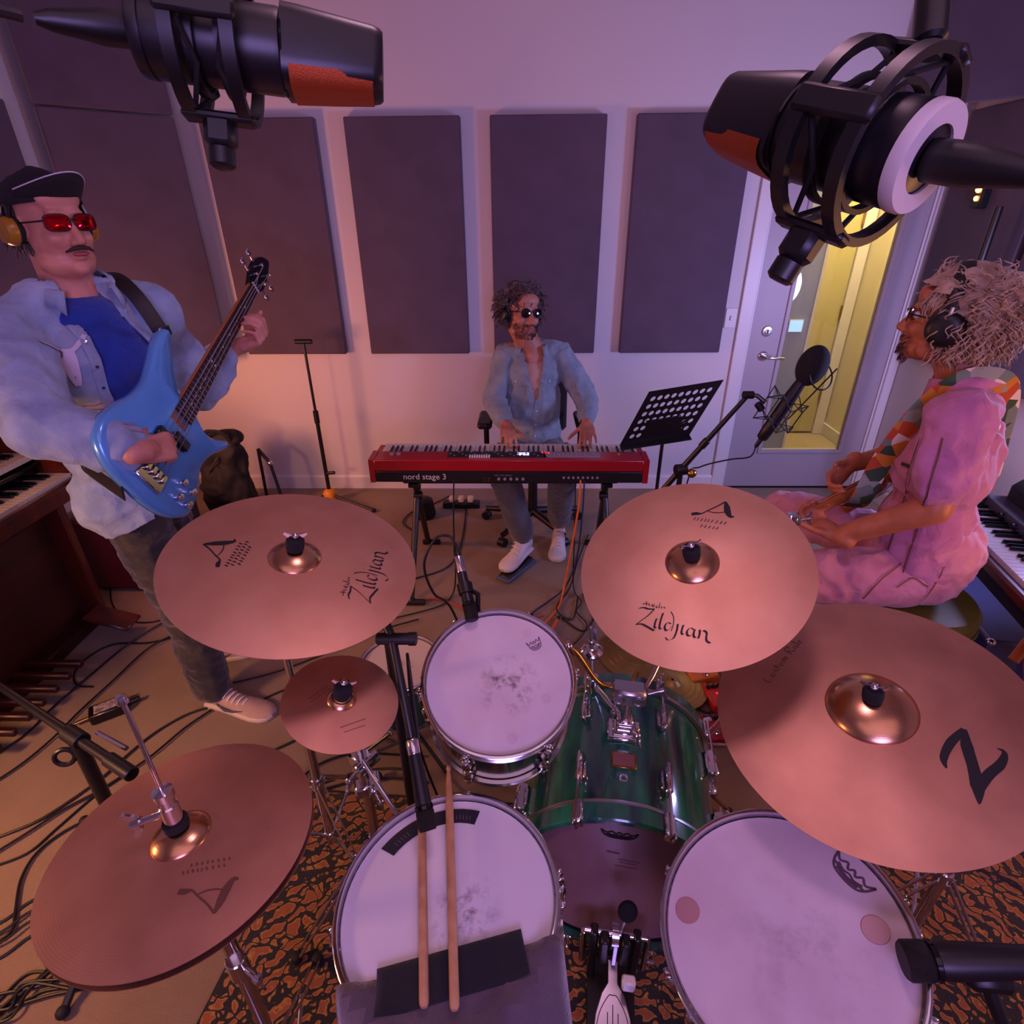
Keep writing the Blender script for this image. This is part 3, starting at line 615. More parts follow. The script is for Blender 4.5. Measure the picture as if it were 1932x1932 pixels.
for k in range(8):
    Mk = Matrix.Rotation(R(22.5+45*k), 4, 'Z')
    for s_, z0, zc in ((-1, 0, .085), (1, Lb, Lb-.085)):
        mb = MB().box((.2655, 0, z0+.028*s_), (.010, .026, .056), Mk, bev=.004).box((.257, 0, z0+.053*s_), (.024, .02, .008), Mk, bev=.003); mb.build('claw', 'chrome', bd, local=True)
        tr = MB().rod(Mk @ Vector((.2745, 0, z0+.062*s_)), Mk @ Vector((.2745, 0, zc)), .0034, 8).box((.2745, 0, z0+.066*s_), (.026, .007, .016), Mk, bev=.003).build('tension_rod', 'chrome', bd, local=True)
        lg = MB().box((.2665, 0, zc), (.033, .017, .085), Mk, bev=.007).box((.2575, 0, zc), (.018, .025, .055), Mk, bev=.006).build('lug', 'chrome', bd, local=True)
crown_mark(bd, (-.045, -.176), (.083, 0), (0, -.022), 'ink', -.0306)
mb = MB(); zf = lambda x, y: -.0306
for yy_, x0, ln in ((-.118, -.028, .03), (-.095, .0, .05), (-.085, .005, .04), (-.07, -.005, .05)): ribbon(mb, [(x0, yy_), (x0+ln, yy_+.002)], .003 if yy_ > -.11 else .006, zf)
mb.build('faint_print', 'grey_ink', bd, local=True, smooth=False)
bt = frame(MBD @ Vector((0, -.2505, .118)), (0, 0, 1), (math.cos(by), -math.sin(by), 0))
mb = MB().box((0, 0, .0005), (.062, .045, .003), bt, bev=.001); bg = mb.build('badge', 'brass', bd); mb = MB().box((0, 0, .0023), (.052, .035, .001), bt); mb.build('badge_print', 'worn_sticker', bg, smooth=False)
mb = MB().torus(MBD @ Vector((0, -.2503, .068)), (0, 0, 1), .0085, .0028, 20, 6); mb.build('vent', 'chrome', bd)
for s_ in (-1, 1):
    p = MBD @ Vector((s_*.245, .03, .30)); q = MBD @ Vector((s_*.37, .255, .40)); sp_ = MB().rod(p, q, .0075, 10).build('spur', 'chrome', bd); MB().ell(q, (.012, .012, .012), seg=10, ring=6).build('spur_tip', 'rubber', sp_)
    MB().box((0, 0, 0), (.05, .03, .06), frame(MBD @ Vector((s_*.258, .03, .30)), bax, (s_*.97, 0, .2)), bev=.008).build('spur_bracket', 'chrome', bd)
MB().box((.2685, 0, 0), (.004, .06, .17), MBD @ Matrix.Translation((0, 0, .07)) @ Matrix.Rotation(R(-12), 4, 'Z'), bev=.001).build('tape_strip', 'trim_paint', bd)
# tom holder
th = thing('tom_holder', 'chrome tom holder with plate, post, block and bent arms on the bass drum', 'drum hardware', MBD @ Vector((0, -.25, .2)))
pl = frame(MBD @ Vector((0, -.250, .205)), (0, 0, 1), (math.cos(by), -math.sin(by), 0))
MB().box((0, 0, .005), (.084, .066, .010), pl, bev=.004).box((0, 0, .013), (.058, .045, .012), pl, bev=.004).build('base_plate', 'chrome', th)
MB().rod(pl @ Vector((0, 0, .01)), pl @ Vector((0, 0, .135)), .0135).build('post', 'chrome', th)
mb = MB().box((0, 0, .034), (.044, .04, .044), pl, bev=.007).rod(pl @ Vector((-.02, -.024, .034)), pl @ Vector((.02, -.024, .034)), .009); wing_screw(mb, pl @ Vector((.012, -.022, .036)), (.4, -1, .4), 1.3); mb.build('post_clamp', 'chrome', th)
mb = MB().box((0, 0, .135), (.085, .05, .05), pl, bev=.008)
for x in (-.022, .024): mb.torus(pl @ Vector((x, -.0255, .135)), pl.to_3x3() @ Vector((0, 1, 0)), .012, .003, 18, 6)
wing_screw(mb, pl @ Vector((.045, 0, .14)), (1, .1, .25), 1.3); wing_screw(mb, pl @ Vector((-.03, -.02, .118)), (-.3, -1, -.1), 1.1); mb.build('block', 'satin_metal', th)
tmb = MT @ Vector((.1, .115, -.10))
MB().tube(spline([pl @ Vector((.02, .06, .15)), pl @ Vector((.0, .02, .15)), pl @ Vector((-.07, -.01, .165)), (tmb+Vector((.07, .02, -.02))), tmb]), .0062, 12).build('tom_arm', 'brass', th)
tb = frame(MT @ Vector((.115, .105, -.1)), (0, 0, 1), (MT.to_3x3() @ Vector((.115, .105, 0))))
mb = MB().box((.012, 0, 0), (.03, .04, .05), tb, bev=.006); wing_screw(mb, tb @ Vector((.03, -.012, .01)), (.4, -.6, .5), 1.1); mb.build('tom_bracket', 'chrome', th)
MB().tube(spline([pl @ Vector((.03, .0, .135)), pl @ Vector((.06, .05, .16)), pl @ Vector((.09, .12, .2))]), .0062, 12).build('spare_arm', 'chrome', th)
# bare accessory arm with cup washer and wing nut
aa = thing('accessory_arm', 'bare chrome cymbal arm with cup washer and wing nut beside the rack tom', 'drum hardware', (.168, 1.16, .42)); p0 = Vector((.196, 1.19, .555)); p1 = Vector((.176, 1.165, .775)); n_ = (p1-p0).normalized()
MB().rod(p0, p1, .005, 10).build('rod', 'chrome', aa); MB().tube([Vector((.30, 1.02, .52)), Vector((.25, 1.1, .545)), p0], .0075, 10).build('arm', 'chrome', aa)
MB().lathe([(.0055, 0), (.019, .002), (.02, .012), (.0055, .014)], 20, frame(p0+n_*.115, n_)).build('felt_washer', 'felt', aa)
MB().lathe([(.0055, 0), (.029, .0), (.030, .004), (.022, .014), (.010, .020), (.0055, .02)], 24, frame(p0+n_*.131, n_)).build('cup_washer', 'chrome', aa)
mb = MB(); M_ = frame(p0+n_*.165, n_, (1, .4, 0)); mb.lathe([(.0055, -.012), (.009, -.012), (.009, .006), (.0055, .008)], 14, M_); mb.prism([(.003, 0), (.012, .004), (.013, .045), (.007, .056), (.001, .045)], -.003, .003, M_ @ Matrix.Rotation(R(90), 4, 'X')); mb.build('wing_nut', 'chrome', aa)
MB().rod(p0-n_*.03, p0+n_*.03, .016).build('joint', 'chrome', aa)

# kick pedal
kp = thing('kick_pedal', 'bass drum pedal with a silver footboard and black frame on the rug', 'drum pedal', (.2, .62, 0)); KM = frame((.205, .60, .014), (0, 0, 1), (math.cos(by), -math.sin(by), 0)) @ Matrix.Rotation(R(2), 4, 'Z')
MB().box((0, .02, .006), (.115, .30, .008), KM, bev=.002).build('base_plate', 'black_metal', kp)
bo = frame(KM @ Vector((0, -.135, .03)), KM.to_3x3() @ Vector((0, -.22, 1)), KM.to_3x3() @ Vector((1, 0, 0)))
outl = [(-.030, 0), (.030, 0), (.044, .04), (.046, .11), (.040, .165), (.026, .205), (.012, .225), (.012, .27), (-.012, .27), (-.012, .225), (-.026, .205), (-.040, .165), (-.046, .11), (-.044, .04)]
bo_ = MB().prism(outl, 0, .008, bo, bev=.002).build('footboard', 'satin_metal', kp)
mat('pedal_line', '2a2430', .5)
mb = MB(); zf = lambda x, y: .0085
ribbon(mb, [(-.034, .03), (-.040, .10), (-.033, .16), (-.012, .198), (0, .202), (.012, .198), (.033, .16), (.040, .10), (.034, .03), (0, .015), (-.034, .03)], .002, zf)
for x in (-.012, 0, .012): ribbon(mb, [(x, .15-abs(x)), (x, .185-abs(x)*1.2)], .0022, zf); ribbon(mb, [(x, .035+abs(x)*.5), (x, .06)], .0022, zf)
PRL = [[(0, 0), (.06, .5), (.08, .98)], [(.08, .98), (.4, .95), (.36, .55), (.06, .5)], [(.5, .25), (.7, .3), (.62, .48), (.48, .25), (.56, .02), (.74, .1)], [(1.05, .42), (.86, .42), (.84, .08), (1.0, .1), (1.06, .4), (1.12, .04)], [(1.24, .02), (1.26, .46)], [(1.26, .34), (1.42, .48)], [(1.55, .98), (1.52, .2), (1.62, .03)]]
for s_ in PRL: ribbon(mb, [(-.030+.036*p[0], .092+.024*p[1]) for p in s_], .0030, zf)
MBx = MB(); MBx.add(mb.v, mb.f, bo); MBx.build('printed_name', 'pedal_line', bo_, smooth=False)
for x in (-.05, .05): MB().box((x, .135, .105), (.018, .03, .20), KM, bev=.004).build('upright', 'black_metal', kp)
MB().rod(KM @ Vector((-.075, .135, .195)), KM @ Vector((.075, .135, .195)), .007).build('axle', 'chrome', kp)
for x in (-.026, .022): MB().box((x, .118, .165), (.02, .03, .09), KM, bev=.004).build('cam', 'black_plastic', kp)
MB().lathe([(.012, -.008), (.026, -.008), (.026, .008), (.012, .008)], 24, frame(KM @ Vector((-.002, .135, .195)), KM.to_3x3() @ Vector((1, 0, 0))), closed=True).build('sprocket', 'chrome', kp)
MB().box((0, .113, .155), (.012, .006, .10), KM, bev=.002).build('chain', 'satin_metal', kp)
be = KM @ Vector((.012, .10, .36)); MB().rod(KM @ Vector((.012, .135, .195)), be, .0035, 8).build('beater_shaft', 'chrome', kp)
MB().box((.03, .06, .15), (.03, .022, .035), KM, bev=.004).build('counterweight', 'white_plastic', kp)
MB().ell(be, (.022, .018, .03), seg=14, ring=8).build('beater', 'felt', kp)
MB().box((0, .19, .03), (.075, .04, .04), KM, bev=.006).build('hoop_clamp', 'black_metal', kp)
mb = MB(); wing_screw(mb, KM @ Vector((.066, .15, .06)), (1, -.2, .3), 1.2); mb.build('side_screw', 'chrome', kp)
for x in (-.075, .075): MB().tube([KM @ Vector((x, .135, .19)), KM @ Vector((x, .135, .06))], .007, 10).build('spring', 'chrome', kp)

# ---------------------------------------------------------------- things lying on the snare
tp = thing('muffling_tape', 'curved black strip of gel tape along the far edge of the snare head', 'tape', MN)
mb = MB(); arc = [(R(146-a)) for a in range(0, 78, 6)]; po = [(.158*math.cos(a)+.0, .158*math.sin(a)+.0) for a in arc]; pi = [(.128*math.cos(a), .128*math.sin(a)+.004) for a in arc]
mb.prism(po+pi[::-1], -.0112, -.0095); mb.build('strip', 'black_cloth', tp, local=True, smooth=False)
mb = MB(); zf = lambda x, y: -.0091
for a in (132, 84):
    for k in range(5): 
        q = R(a+k*2.6-5); ribbon(mb, [(.137*math.cos(q), .137*math.sin(q)), (.146*math.cos(q+.012), .146*math.sin(q+.012))], .0016, zf)
mb.build('strip_print', 'grey_ink', tp, local=True, smooth=False)
ct = thing('grey_cloth', 'grey-mauve cloth draped over the near rim of the snare drum', 'cloth', MN); mat('grey_cloth', '5c4c58', .95, col2='4c3e4a', scale=14, bump=.6, bscale=160, sheen=.4)
nx, ny = 26, 14; vs = []; fs = []
for j in range(ny+1):
    for i in range(nx+1):
        u, v = i/nx, j/ny; x = -.150+.335*u+.02*v*(u-.3); yt = -.118+.060*u; y = yt-.26*v
        rr = math.hypot(x, y); z = -.0085 if rr < .158 else .0045
        if rr > .158 and rr < .176: z = -.0085+.013*(rr-.158)/.018
        if rr > .194: z = .0045-(rr-.194)*1.6; y = y+(rr-.194)*.62
        vs.append((x, y, z+.0016*noise.noise((x*26, y*22, 1))))
for j in range(ny):
    for i in range(nx): a_ = j*(nx+1)+i; fs.append((a_, a_+nx+1, a_+nx+2, a_+1))
co = MB().add(vs, fs).build('cloth_sheet', 'grey_cloth', ct, local=True); md = co.modifiers.new('thick', 'SOLIDIFY'); md.thickness = .002; md.offset = 1
bp = thing('black_pad', 'black rectangular felt strip lying on the grey cloth and snare head', 'pad', MN)
Q = [(-.0966, -.0954), (.1222, -.0468), (.1365, -.1095), (-.0839, -.1579)]; nx, ny = 16, 5; vs = []; fs = []
for j in range(ny+1):
    for i in range(nx+1):
        u, v = i/nx, j/ny; p = lerp(lerp(Q[0], Q[1], u), lerp(Q[3], Q[2], u), v); rr = p.length
        z = -.0045 if rr < .158 else min(.0095, -.0045+.0140*(rr-.158)/.018)
        vs.append((p.x, p.y, z+.0004*noise.noise((p.x*30, p.y*30, 4))))
for j in range(ny):
    for i in range(nx): a_ = j*(nx+1)+i; fs.append((a_, a_+nx+1, a_+nx+2, a_+1))
co = MB().add(vs, fs).build('felt_sheet', 'black_cloth', bp, local=True); md = co.modifiers.new('thick', 'SOLIDIFY'); md.thickness = .0018; md.offset = -1
def drumstick(label, butt, tip):
    butt, tip = Vector(butt), Vector(tip); t_ = thing('drumstick', label, 'drumstick', butt, 'pair of drumsticks'); M = frame(butt, tip-butt); Lk = (tip-butt).length
    MB().lathe([(0, 0), (.0045, .0008), (.0068, .005), (.0073, .012), (.0073, Lk*.76), (.0066, Lk*.84), (.0046, Lk*.935), (.0032, Lk*.966)], 16, M, cap=False).build('shaft', 'stick_wood', t_)
    MB().lathe([(.0032, Lk*.966), (.0044, Lk*.976), (.0050, Lk*.985), (.0040, Lk*.995), (0, Lk)], 14, M, cap=False).build('tip', 'stick_wood', t_)
drumstick('wooden drumstick on the snare, left one of the pair, partly under the snare microphone', MN @ Vector((-.013, -.150, .0125)), MN @ Vector((-.079, .245, .0085)))
drumstick('wooden drumstick on the snare, right one of the pair, tip past the rim', MN @ Vector((.031, -.154, .0125)), MN @ Vector((-.023, .238, .0090)))

# ---------------------------------------------------------------- rug
m = mat('rug', '2a1608', .95, sheen=.3, bump=.8, bscale=260, dist=.004); b_ = m.node_tree.nodes['Principled BSDF']
tc = N(m, 'ShaderNodeTexCoord'); n1 = N(m, 'ShaderNodeTexNoise'); n1.inputs['Scale'].default_value = 9; n1.inputs['Detail'].default_value = 2; L(m, tc.outputs['Object'], n1.inputs['Vector'])
mx = N(m, 'ShaderNodeMix', data_type='VECTOR'); mx.inputs['Factor'].default_value = .13; L(m, tc.outputs['Object'], mx.inputs['A']); L(m, n1.outputs['Color'], mx.inputs['B'])
vo = N(m, 'ShaderNodeTexVoronoi', feature='DISTANCE_TO_EDGE'); vo.inputs['Scale'].default_value = 24; L(m, mx.outputs['Result'], vo.inputs['Vector'])
wv = N(m, 'ShaderNodeTexWave', wave_type='RINGS', rings_direction='SPHERICAL'); wv.inputs['Scale'].default_value = 9; wv.inputs['Distortion'].default_value = 9; wv.inputs['Detail'].default_value = 2; wv.inputs['Detail Scale'].default_value = 2.4; L(m, tc.outputs['Object'], wv.inputs['Vector'])
ml = N(m, 'ShaderNodeMath', operation='MULTIPLY'); L(m, wv.outputs['Fac'], ml.inputs[0]); r0 = N(m, 'ShaderNodeMapRange'); r0.inputs['From Max'].default_value = .16; L(m, vo.outputs['Distance'], r0.inputs['Value']); L(m, r0.outputs[0], ml.inputs[1])
cr = N(m, 'ShaderNodeValToRGB'); cr.color_ramp.elements[0].position = .20; cr.color_ramp.elements[0].color = rgb('120a06'); cr.color_ramp.elements[1].position = .38; cr.color_ramp.elements[1].color = rgb('a87428'); e = cr.color_ramp.elements.new(.75); e.color = rgb('8a4a20')
L(m, ml.outputs[0], cr.inputs[0]); L(m, cr.outputs[0], b_.inputs['Base Color'])
rg = thing('rug', 'black and gold scroll-patterned rug under the drum kit', 'rug', (0, 0, 0))
cor = [(-.98, -.9), (1.58, -.9), (1.60, 1.10), (-.69, 1.245)]
MB().prism(cor, .001, .011, bev=.003).build('pile', 'rug', rg)
mb = MB().tube([(x*1.002, y*1.002, .007) for x, y in cor], .006, 6, closed=True); mb.build('bound_edge', 'black_cloth', rg)
# ================================================================ MICROPHONES
mat('orange_lit_mesh', 'b5522a', .45, .7, bump=.9, bscale=1500, dist=.0006); mat('mic_paint', '131016', .38); mat('warm_lit_ring', 'cfc4bc', .4)
def condenser(label, tip, back, down, stand_pts, lab_mount, lab_stand, cable, lab_cable, r=.0245, ring=.5, ringm='mic_paint'):
    """side-address condenser in a shock mount on a boom"""
    tip, back = Vector(tip), Vector(back); ax = (tip-back).normalized(); Lm = (tip-back).length
    M = frame(back, ax, Vector(down))          # local z to the grille end, local x to the address side (down)
    t_ = thing('condenser_microphone', label, 'microphone', M)
    gl = Lm*.42
    MB().lathe([(0, 0), (r*.7, 0), (r*.96, .004), (r, .010), (r, Lm-gl-.004), (r*.96, Lm-gl)], 40).build('body', 'mic_paint', t_, local=True)
    # wedge grille: flattened tapered shell
    def sect(z, a, b): return [(a*math.copysign(abs(math.cos(q))**.55, math.cos(q)), b*math.copysign(abs(math.sin(q))**.55, math.sin(q)), z) for q in [2*math.pi*k/28 for k in range(28)]]
    zs = [(Lm-gl, r*1.0, r*.98), (Lm-gl*.85, r*.99, r*.95), (Lm-gl*.1, r*.80, r*.86), (Lm-.002, r*.76, r*.80), (Lm, r*.70, r*.72)]
    vs = [p for z, a, b in zs for p in sect(z, a, b)]; fs = [(i*28+k, i*28+(k+1) % 28, (i+1)*28+(k+1) % 28, (i+1)*28+k) for i in range(len(zs)-1) for k in range(28)]+[tuple(range(28))[::-1], tuple(len(vs)-28+k for k in range(28))]
    MB().add(vs, fs).build('grille_frame', 'mic_paint', t_, local=True)
    # mesh window on the address side, copper colour stands in for orange light
    vs = []; zz = [Lm-gl*.93, Lm-gl*.5, Lm-gl*.1]; sc = [1.02, .93, .83]
    for z, s_ in zip(zz, sc):
        for k in range(-4, 5):
            q = R(k*17); vs.append((r*s_*math.copysign(abs(math.cos(q))**.55, math.cos(q))+.0006, r*s_*.97*math.copysign(abs(math.sin(q))**.55, math.sin(q)), z))
    MB().add(vs, [(i*9+k, i*9+k+1, (i+1)*9+k+1, (i+1)*9+k) for i in range(2) for k in range(8)]).build('grille_mesh', 'orange_lit_mesh', t_, local=True)
    MB().lathe([(r*.62, -.0015), (r*.98, -.0015), (r*1.02, .001), (r*1.02, .006), (r*.62, .007)], 40, closed=True).build('base_ring', ringm, t_, local=True)
    MB().torus((0, 0, Lm-gl), (0, 0, 1), r*.995, .0012, 40, 6).build('seam_ring', 'black_gloss', t_, local=True)
    # shock mount
    sm = thing('shock_mount', lab_mount, 'shock mount', M); zc = (Lm-gl)*ring; Rr = r*1.75
    inn = r*1.13
    for dz in (-.017, .017):
        MB().lathe([(Rr-.003, zc+dz-.004), (Rr+.002, zc+dz-.004), (Rr+.002, zc+dz+.004), (Rr-.003, zc+dz+.004)], 40, closed=True).build('outer_ring', 'black_plastic', sm, local=True)
        MB().lathe([(inn, zc+dz*.55-.003), (inn+.003, zc+dz*.55-.003), (inn+.003, zc+dz*.55+.003), (inn, zc+dz*.55+.003)], 36, closed=True).build('inner_ring', 'black_plastic', sm, local=True)
    for k in range(4):
        a = R(45+90*k); d = Vector((math.cos(a), math.sin(a), 0)); a2 = R(90*k); d2 = Vector((math.cos(a2), math.sin(a2), 0))
        MB().box((Rr+.001, 0, zc), (.006, .013, .046), Matrix.Rotation(a2, 4, 'Z'), bev=.002).build('bridge', 'black_plastic', sm, local=True)
        for dz in (-.015, .015): MB().tube([d2*(Rr-.002)+Vector((0, 0, zc+dz)), d*(inn+.003)+Vector((0, 0, zc+dz*.4)), Vector((math.cos(a2+R(90)), math.sin(a2+R(90)), 0))*(Rr-.002)+Vector((0, 0, zc+dz))], .0017, 6).build('elastic', 'rubber', sm, local=True)
    MB().box((Rr+.010, 0, zc), (.02, .016, .020), bev=.004).lathe([(.0045, 0), (.0085, .002), (.0085, .012), (.006, .014)], 14, frame((Rr+.018, 0, zc), (1, 0, 0))).build('clamp_knob', 'black_plastic', sm, local=True)
    # swivel to boom
    up = M @ Vector((-Rr-.004, 0, zc)); p = [Vector(q) for q in stand_pts]
    MB().rod(up, p[0], .008, 12).rod(p[0]-Vector((.0, 0, .018)), p[0]+Vector((0, 0, .018)), .0135, 14).build('swivel', 'black_metal', sm)
    bs = thing('boom_stand', lab_stand, 'microphone stand', (p[2].x, p[2].y, 0))
    MB().rod(p[0], p[1], .0075, 12).build('boom_arm', 'black_metal', bs); MB().rod(Vector((p[2].x, p[2].y, .03)), p[2], .0125, 14).build('column', 'black_metal', bs)
    MB().rod(p[2]-Vector((.03, 0, 0)), p[2]+Vector((.03, 0, 0)), .018, 14).build('boom_clutch', 'black_plastic', bs)
    for k in range(3):
        a = R(40+120*k); b = Vector((p[2].x, p[2].y, 0)); d = Vector((math.cos(a), math.sin(a), 0)); MB().tube([b+Vector((0, 0, .14)), b+d*.3+Vector((0, 0, .012))], .009, 8).build('leg', 'black_metal', bs)
    # plug and cable
    cb = thing('microphone_cable', lab_cable, 'cable', cable[0]); q = [Vector(c) for c in cable]
    pl_ = MB().lathe([(.0075, 0), (.0100, .002), (.0100, .022), (.0085, .03), (.0060, .048), (.0032, .056)], 16, frame(q[0], q[1]-q[0])); pl_.build('plug', 'black_plastic', cb)
    MB().tube(spline(q[1:]), .0031, 8).build('cord', 'cable', cb)
condenser('black condenser microphone hanging at upper left, orange light painted in copper under its grille', (-.098, .497, 1.811), (-.247, .468, 1.826), (.05, -.25, -1),
    [(-.188, .495, 1.925), (-1.35, -.25, 2.2), (-1.35, -.25, 2.2)], 'black shock mount cradle around the upper left overhead microphone', 'black boom stand reaching in to the upper left microphone',
    [(-.247, .468, 1.8265), (-.296, .430, 1.826), (-.33, .38, 1.832), (-.42, .2, 1.86), (-.6, -.1, 1.8)], 'black cable plugged into the upper left overhead microphone')
condenser('black condenser microphone at upper right close to the camera, warm light painted as a pale ring at its base', (.134, .456, 1.777), (.206, .346, 1.744), (-.25, -.30, -1),
    [(.215, .425, 1.90), (1.3, -.2, 2.2), (1.3, -.2, 2.2)], 'black shock mount rings around the upper right overhead microphone', 'black boom stand reaching in to the upper right microphone',
    [(.206, .346, 1.744), (.237, .300, 1.734), (.265, .25, 1.728), (.36, .05, 1.70), (.6, -.3, 1.6)], 'black cable plugged into the upper right overhead microphone', r=.0255, ring=.45, ringm='warm_lit_ring')  # pale ring paints the warm light on the back cap

def dynamic_mic(name, label, head, tail, r, m_ring='chrome', fat=1.0):
    head, tail = Vector(head), Vector(tail); ax = (tail-head).normalized(); Lm = (tail-head).length; M = frame(head, ax); t_ = thing(name, label, 'microphone', M)
    MB().lathe([(0, 0), (r*.88, 0), (r, .004), (r, .030), (r*.93, .033)], 28).build('grille', 'grill', t_, local=True)
    MB().lathe([(r*.93, .033), (r*1.02, .034), (r*1.02, .040), (r*.9, .042)], 28).build('collar_ring', 'black_gloss', t_, local=True)
    MB().lathe([(r*.9, .042), (r*.86*fat, .06), (r*.72*fat, Lm*.78), (r*.70*fat, Lm-.026)], 28).build('body', 'mic_paint', t_, local=True)
    MB().lathe([(r*.71*fat, Lm-.026), (r*.73*fat, Lm-.025), (r*.73*fat, Lm-.002), (r*.68*fat, Lm), (0, Lm)], 24).build('tail_sleeve', m_ring, t_, local=True)
    return t_, ax
h, tl = Vector((-.163, .617, .772)), Vector((-.2035, .733, .862))
dynamic_mic('snare_microphone', 'dark stick microphone aimed at the snare head, silver band at its tail', h, tl, .0160)
ax = (tl-h).normalized()
ms = thing('microphone_stand', 'black boom stand with clutch knob holding the snare microphone', 'microphone stand', (-.30, .93, 0)); ct_ = Vector((-.249, .850, 1.0)); bt_ = Vector((-.283, .90, 1.048))
MB().tube([tl+ax*.004, lerp(tl, ct_, .35), ct_, bt_], .0088, 10).build('boom_arm', 'black_metal', ms)
MB().rod(ct_-Vector((.03, .0, .0)), ct_+Vector((.034, .0, .0)), .0115).lathe([(.006, 0), (.013, .002), (.013, .016), (.008, .018)], 14, frame(ct_+Vector((.03, 0, 0)), (1, 0, 0))).build('clutch_knob', 'black_plastic', ms)
MB().rod(Vector((-.262, .868, .03)), Vector((-.262, .868, .985)), .0095, 12).build('column', 'black_metal', ms)
MB().lathe([(.10, .0), (.10, .014), (.02, .03), (.012, .05)], 28, frame((-.262, .868, .012), (0, 0, 1))).build('round_base', 'black_metal', ms)
cbl = thing('microphone_cable', 'black cable running along the boom of the snare microphone', 'cable', tl); MB().tube(spline([tl+ax*.002+Vector((.013, 0, 0)), lerp(tl, ct_, .4)+Vector((.018, 0, -.01)), ct_+Vector((.02, .02, -.06)), Vector((-.25, .95, .6)), Vector((-.22, 1.05, .2)), Vector((-.25, 1.3, .006)), Vector((-.5, 1.9, .006))]), .0032, 8).build('cord', 'cable', cbl)
h, tl = Vector((-.110, 1.000, .925)), Vector((-.148, 1.116, 1.012))
tmx, ax = dynamic_mic('tom_microphone', 'stick microphone with a long silver tail aimed at the rack tom', h, tl, .0150)
MB().lathe([(.0112, 0), (.0118, .002), (.0118, .038), (.010, .040)], 24, frame(tl-ax*.036, ax)).build('silver_plug', 'chrome', tmx)
tcl = thing('microphone_clip', 'black rim clip holding the rack tom microphone', 'microphone clip', MT @ Vector((-.06, .152, 0)))
MB().tube([MT @ Vector((-.052, .162, -.02)), MT @ Vector((-.052, .185, .02)), lerp(h, tl, .5)+Vector((.0, .014, -.006))], .006, 8).build('bracket', 'black_plastic', tcl)
MB().lathe([(.0145, -.012), (.0175, -.012), (.0175, .012), (.0145, .012)], 20, frame(lerp(h, tl, .5), ax), closed=True).build('holder', 'black_plastic', tcl)
cbl = thing('microphone_cable', 'black cable looping up and over from the rack tom microphone', 'cable', tl)
MB().lathe([(.0085, 0), (.0095, .004), (.008, .02), (.0045, .034)], 14, frame(tl, ax)).build('plug', 'black_plastic', cbl)
MB().tube(spline([tl+ax*.03, tl+ax*.055+Vector((-.008, .0, .002)), tl+Vector((-.055, .03, .035)), tl+Vector((-.085, .02, -.03)), tl+Vector((-.07, .03, -.12)), tl+Vector((-.03, .06, -.2)), tl+Vector((.03, .1, -.5)), Vector((-.1, 1.5, .006)), Vector((-.35, 1.9, .006))]), .0032, 8).build('cord', 'cable', cbl)
h, tl = Vector((.527, .420, .800)), Vector((.715, .405, .835))
dynamic_mic('floor_tom_microphone', 'chunky black microphone pointing in over the floor tom from the right edge', h, tl, .0245, 'black_gloss', 1.1)
fs_ = thing('microphone_stand', 'short black stand and clip holding the floor tom microphone', 'microphone stand', (.72, .36, 0))
MB().tube([lerp(h, tl, .55)+Vector((0, 0, -.022)), Vector((.66, .36, .72)), Vector((.72, .35, .60))], .0095, 10).build('boom_arm', 'black_metal', fs_)
MB().box((0, 0, 0), (.06, .05, .028), frame(lerp(h, tl, .56)+Vector((0, 0, -.022)), (0, 0, 1), tl-h), bev=.008).build('clip', 'black_plastic', fs_)
MB().rod((.72, .35, .03), (.72, .35, .62), .011, 12).build('column', 'black_metal', fs_); MB().rod((.69, .35, .60), (.75, .35, .60), .016).build('clutch', 'black_plastic', fs_)
MB().lathe([(.11, .0), (.11, .014), (.02, .03), (.012, .05)], 28, frame((.72, .35, .012), (0, 0, 1))).build('round_base', 'black_metal', fs_)

# vocal microphone with shock mount on a boom stand
vm = thing('vocal_microphone', 'long black vocal microphone with a round foam windscreen in front of the guitarist', 'microphone', (1.05, 2.1, 1.2)); fc, lo = Vector((1.049, 2.10, 1.215)), Vector((.930, 2.125, .925)); ax = (fc-lo).normalized()
MB().ell(fc-ax*.0, (.052, .055, .075), frame((0, 0, 0), Vector((.22, -.1, 1))), 24, 16).build('foam_windscreen', 'felt', vm)
MB().lathe([(0, 0), (.016, 0), (.021, .006), (.0235, .05), (.0235, (fc-lo).length*.62), (.019, (fc-lo).length*.8), (.019, (fc-lo).length)], 24, frame(lo, ax)).build('body', 'mic_paint', vm)
MB().torus(fc+Vector((.025, -.03, -.03)), Vector((.3, -.8, .4)), .05, .003, 32, 6).build('wire_ring', 'black_metal', vm)
MB().tube([fc+Vector((.07, -.04, .0)), lo+ax*.1+Vector((.03, -.03, 0))], .003, 6).build('wire_arm', 'black_metal', vm)
vs_ = thing('shock_mount', 'spidery wire shock mount around the vocal microphone', 'shock mount', lerp(fc, lo, .6)); cm = lerp(fc, lo, .60); Mx = frame(cm, ax, Vector((0, -1, .2)))
for dz in (-.045, .045):
    sq = [Mx @ Vector((.075*math.cos(R(45*k)), .075*math.sin(R(45*k)), dz+(.02 if k % 2 else -.02))) for k in range(8)]
    MB().tube(sq, .0026, 6, closed=True).build('wire_frame', 'black_metal', vs_)
    for k in range(8): MB().tube([sq[k], Mx @ Vector((.026*math.cos(R(45*k+30)), .026*math.sin(R(45*k+30)), dz))], .0016, 5).build('elastic', 'rubber', vs_)
    MB().torus(Mx @ Vector((0, 0, dz)), ax, .0262, .003, 24, 6).build('inner_ring', 'black_metal', vs_)
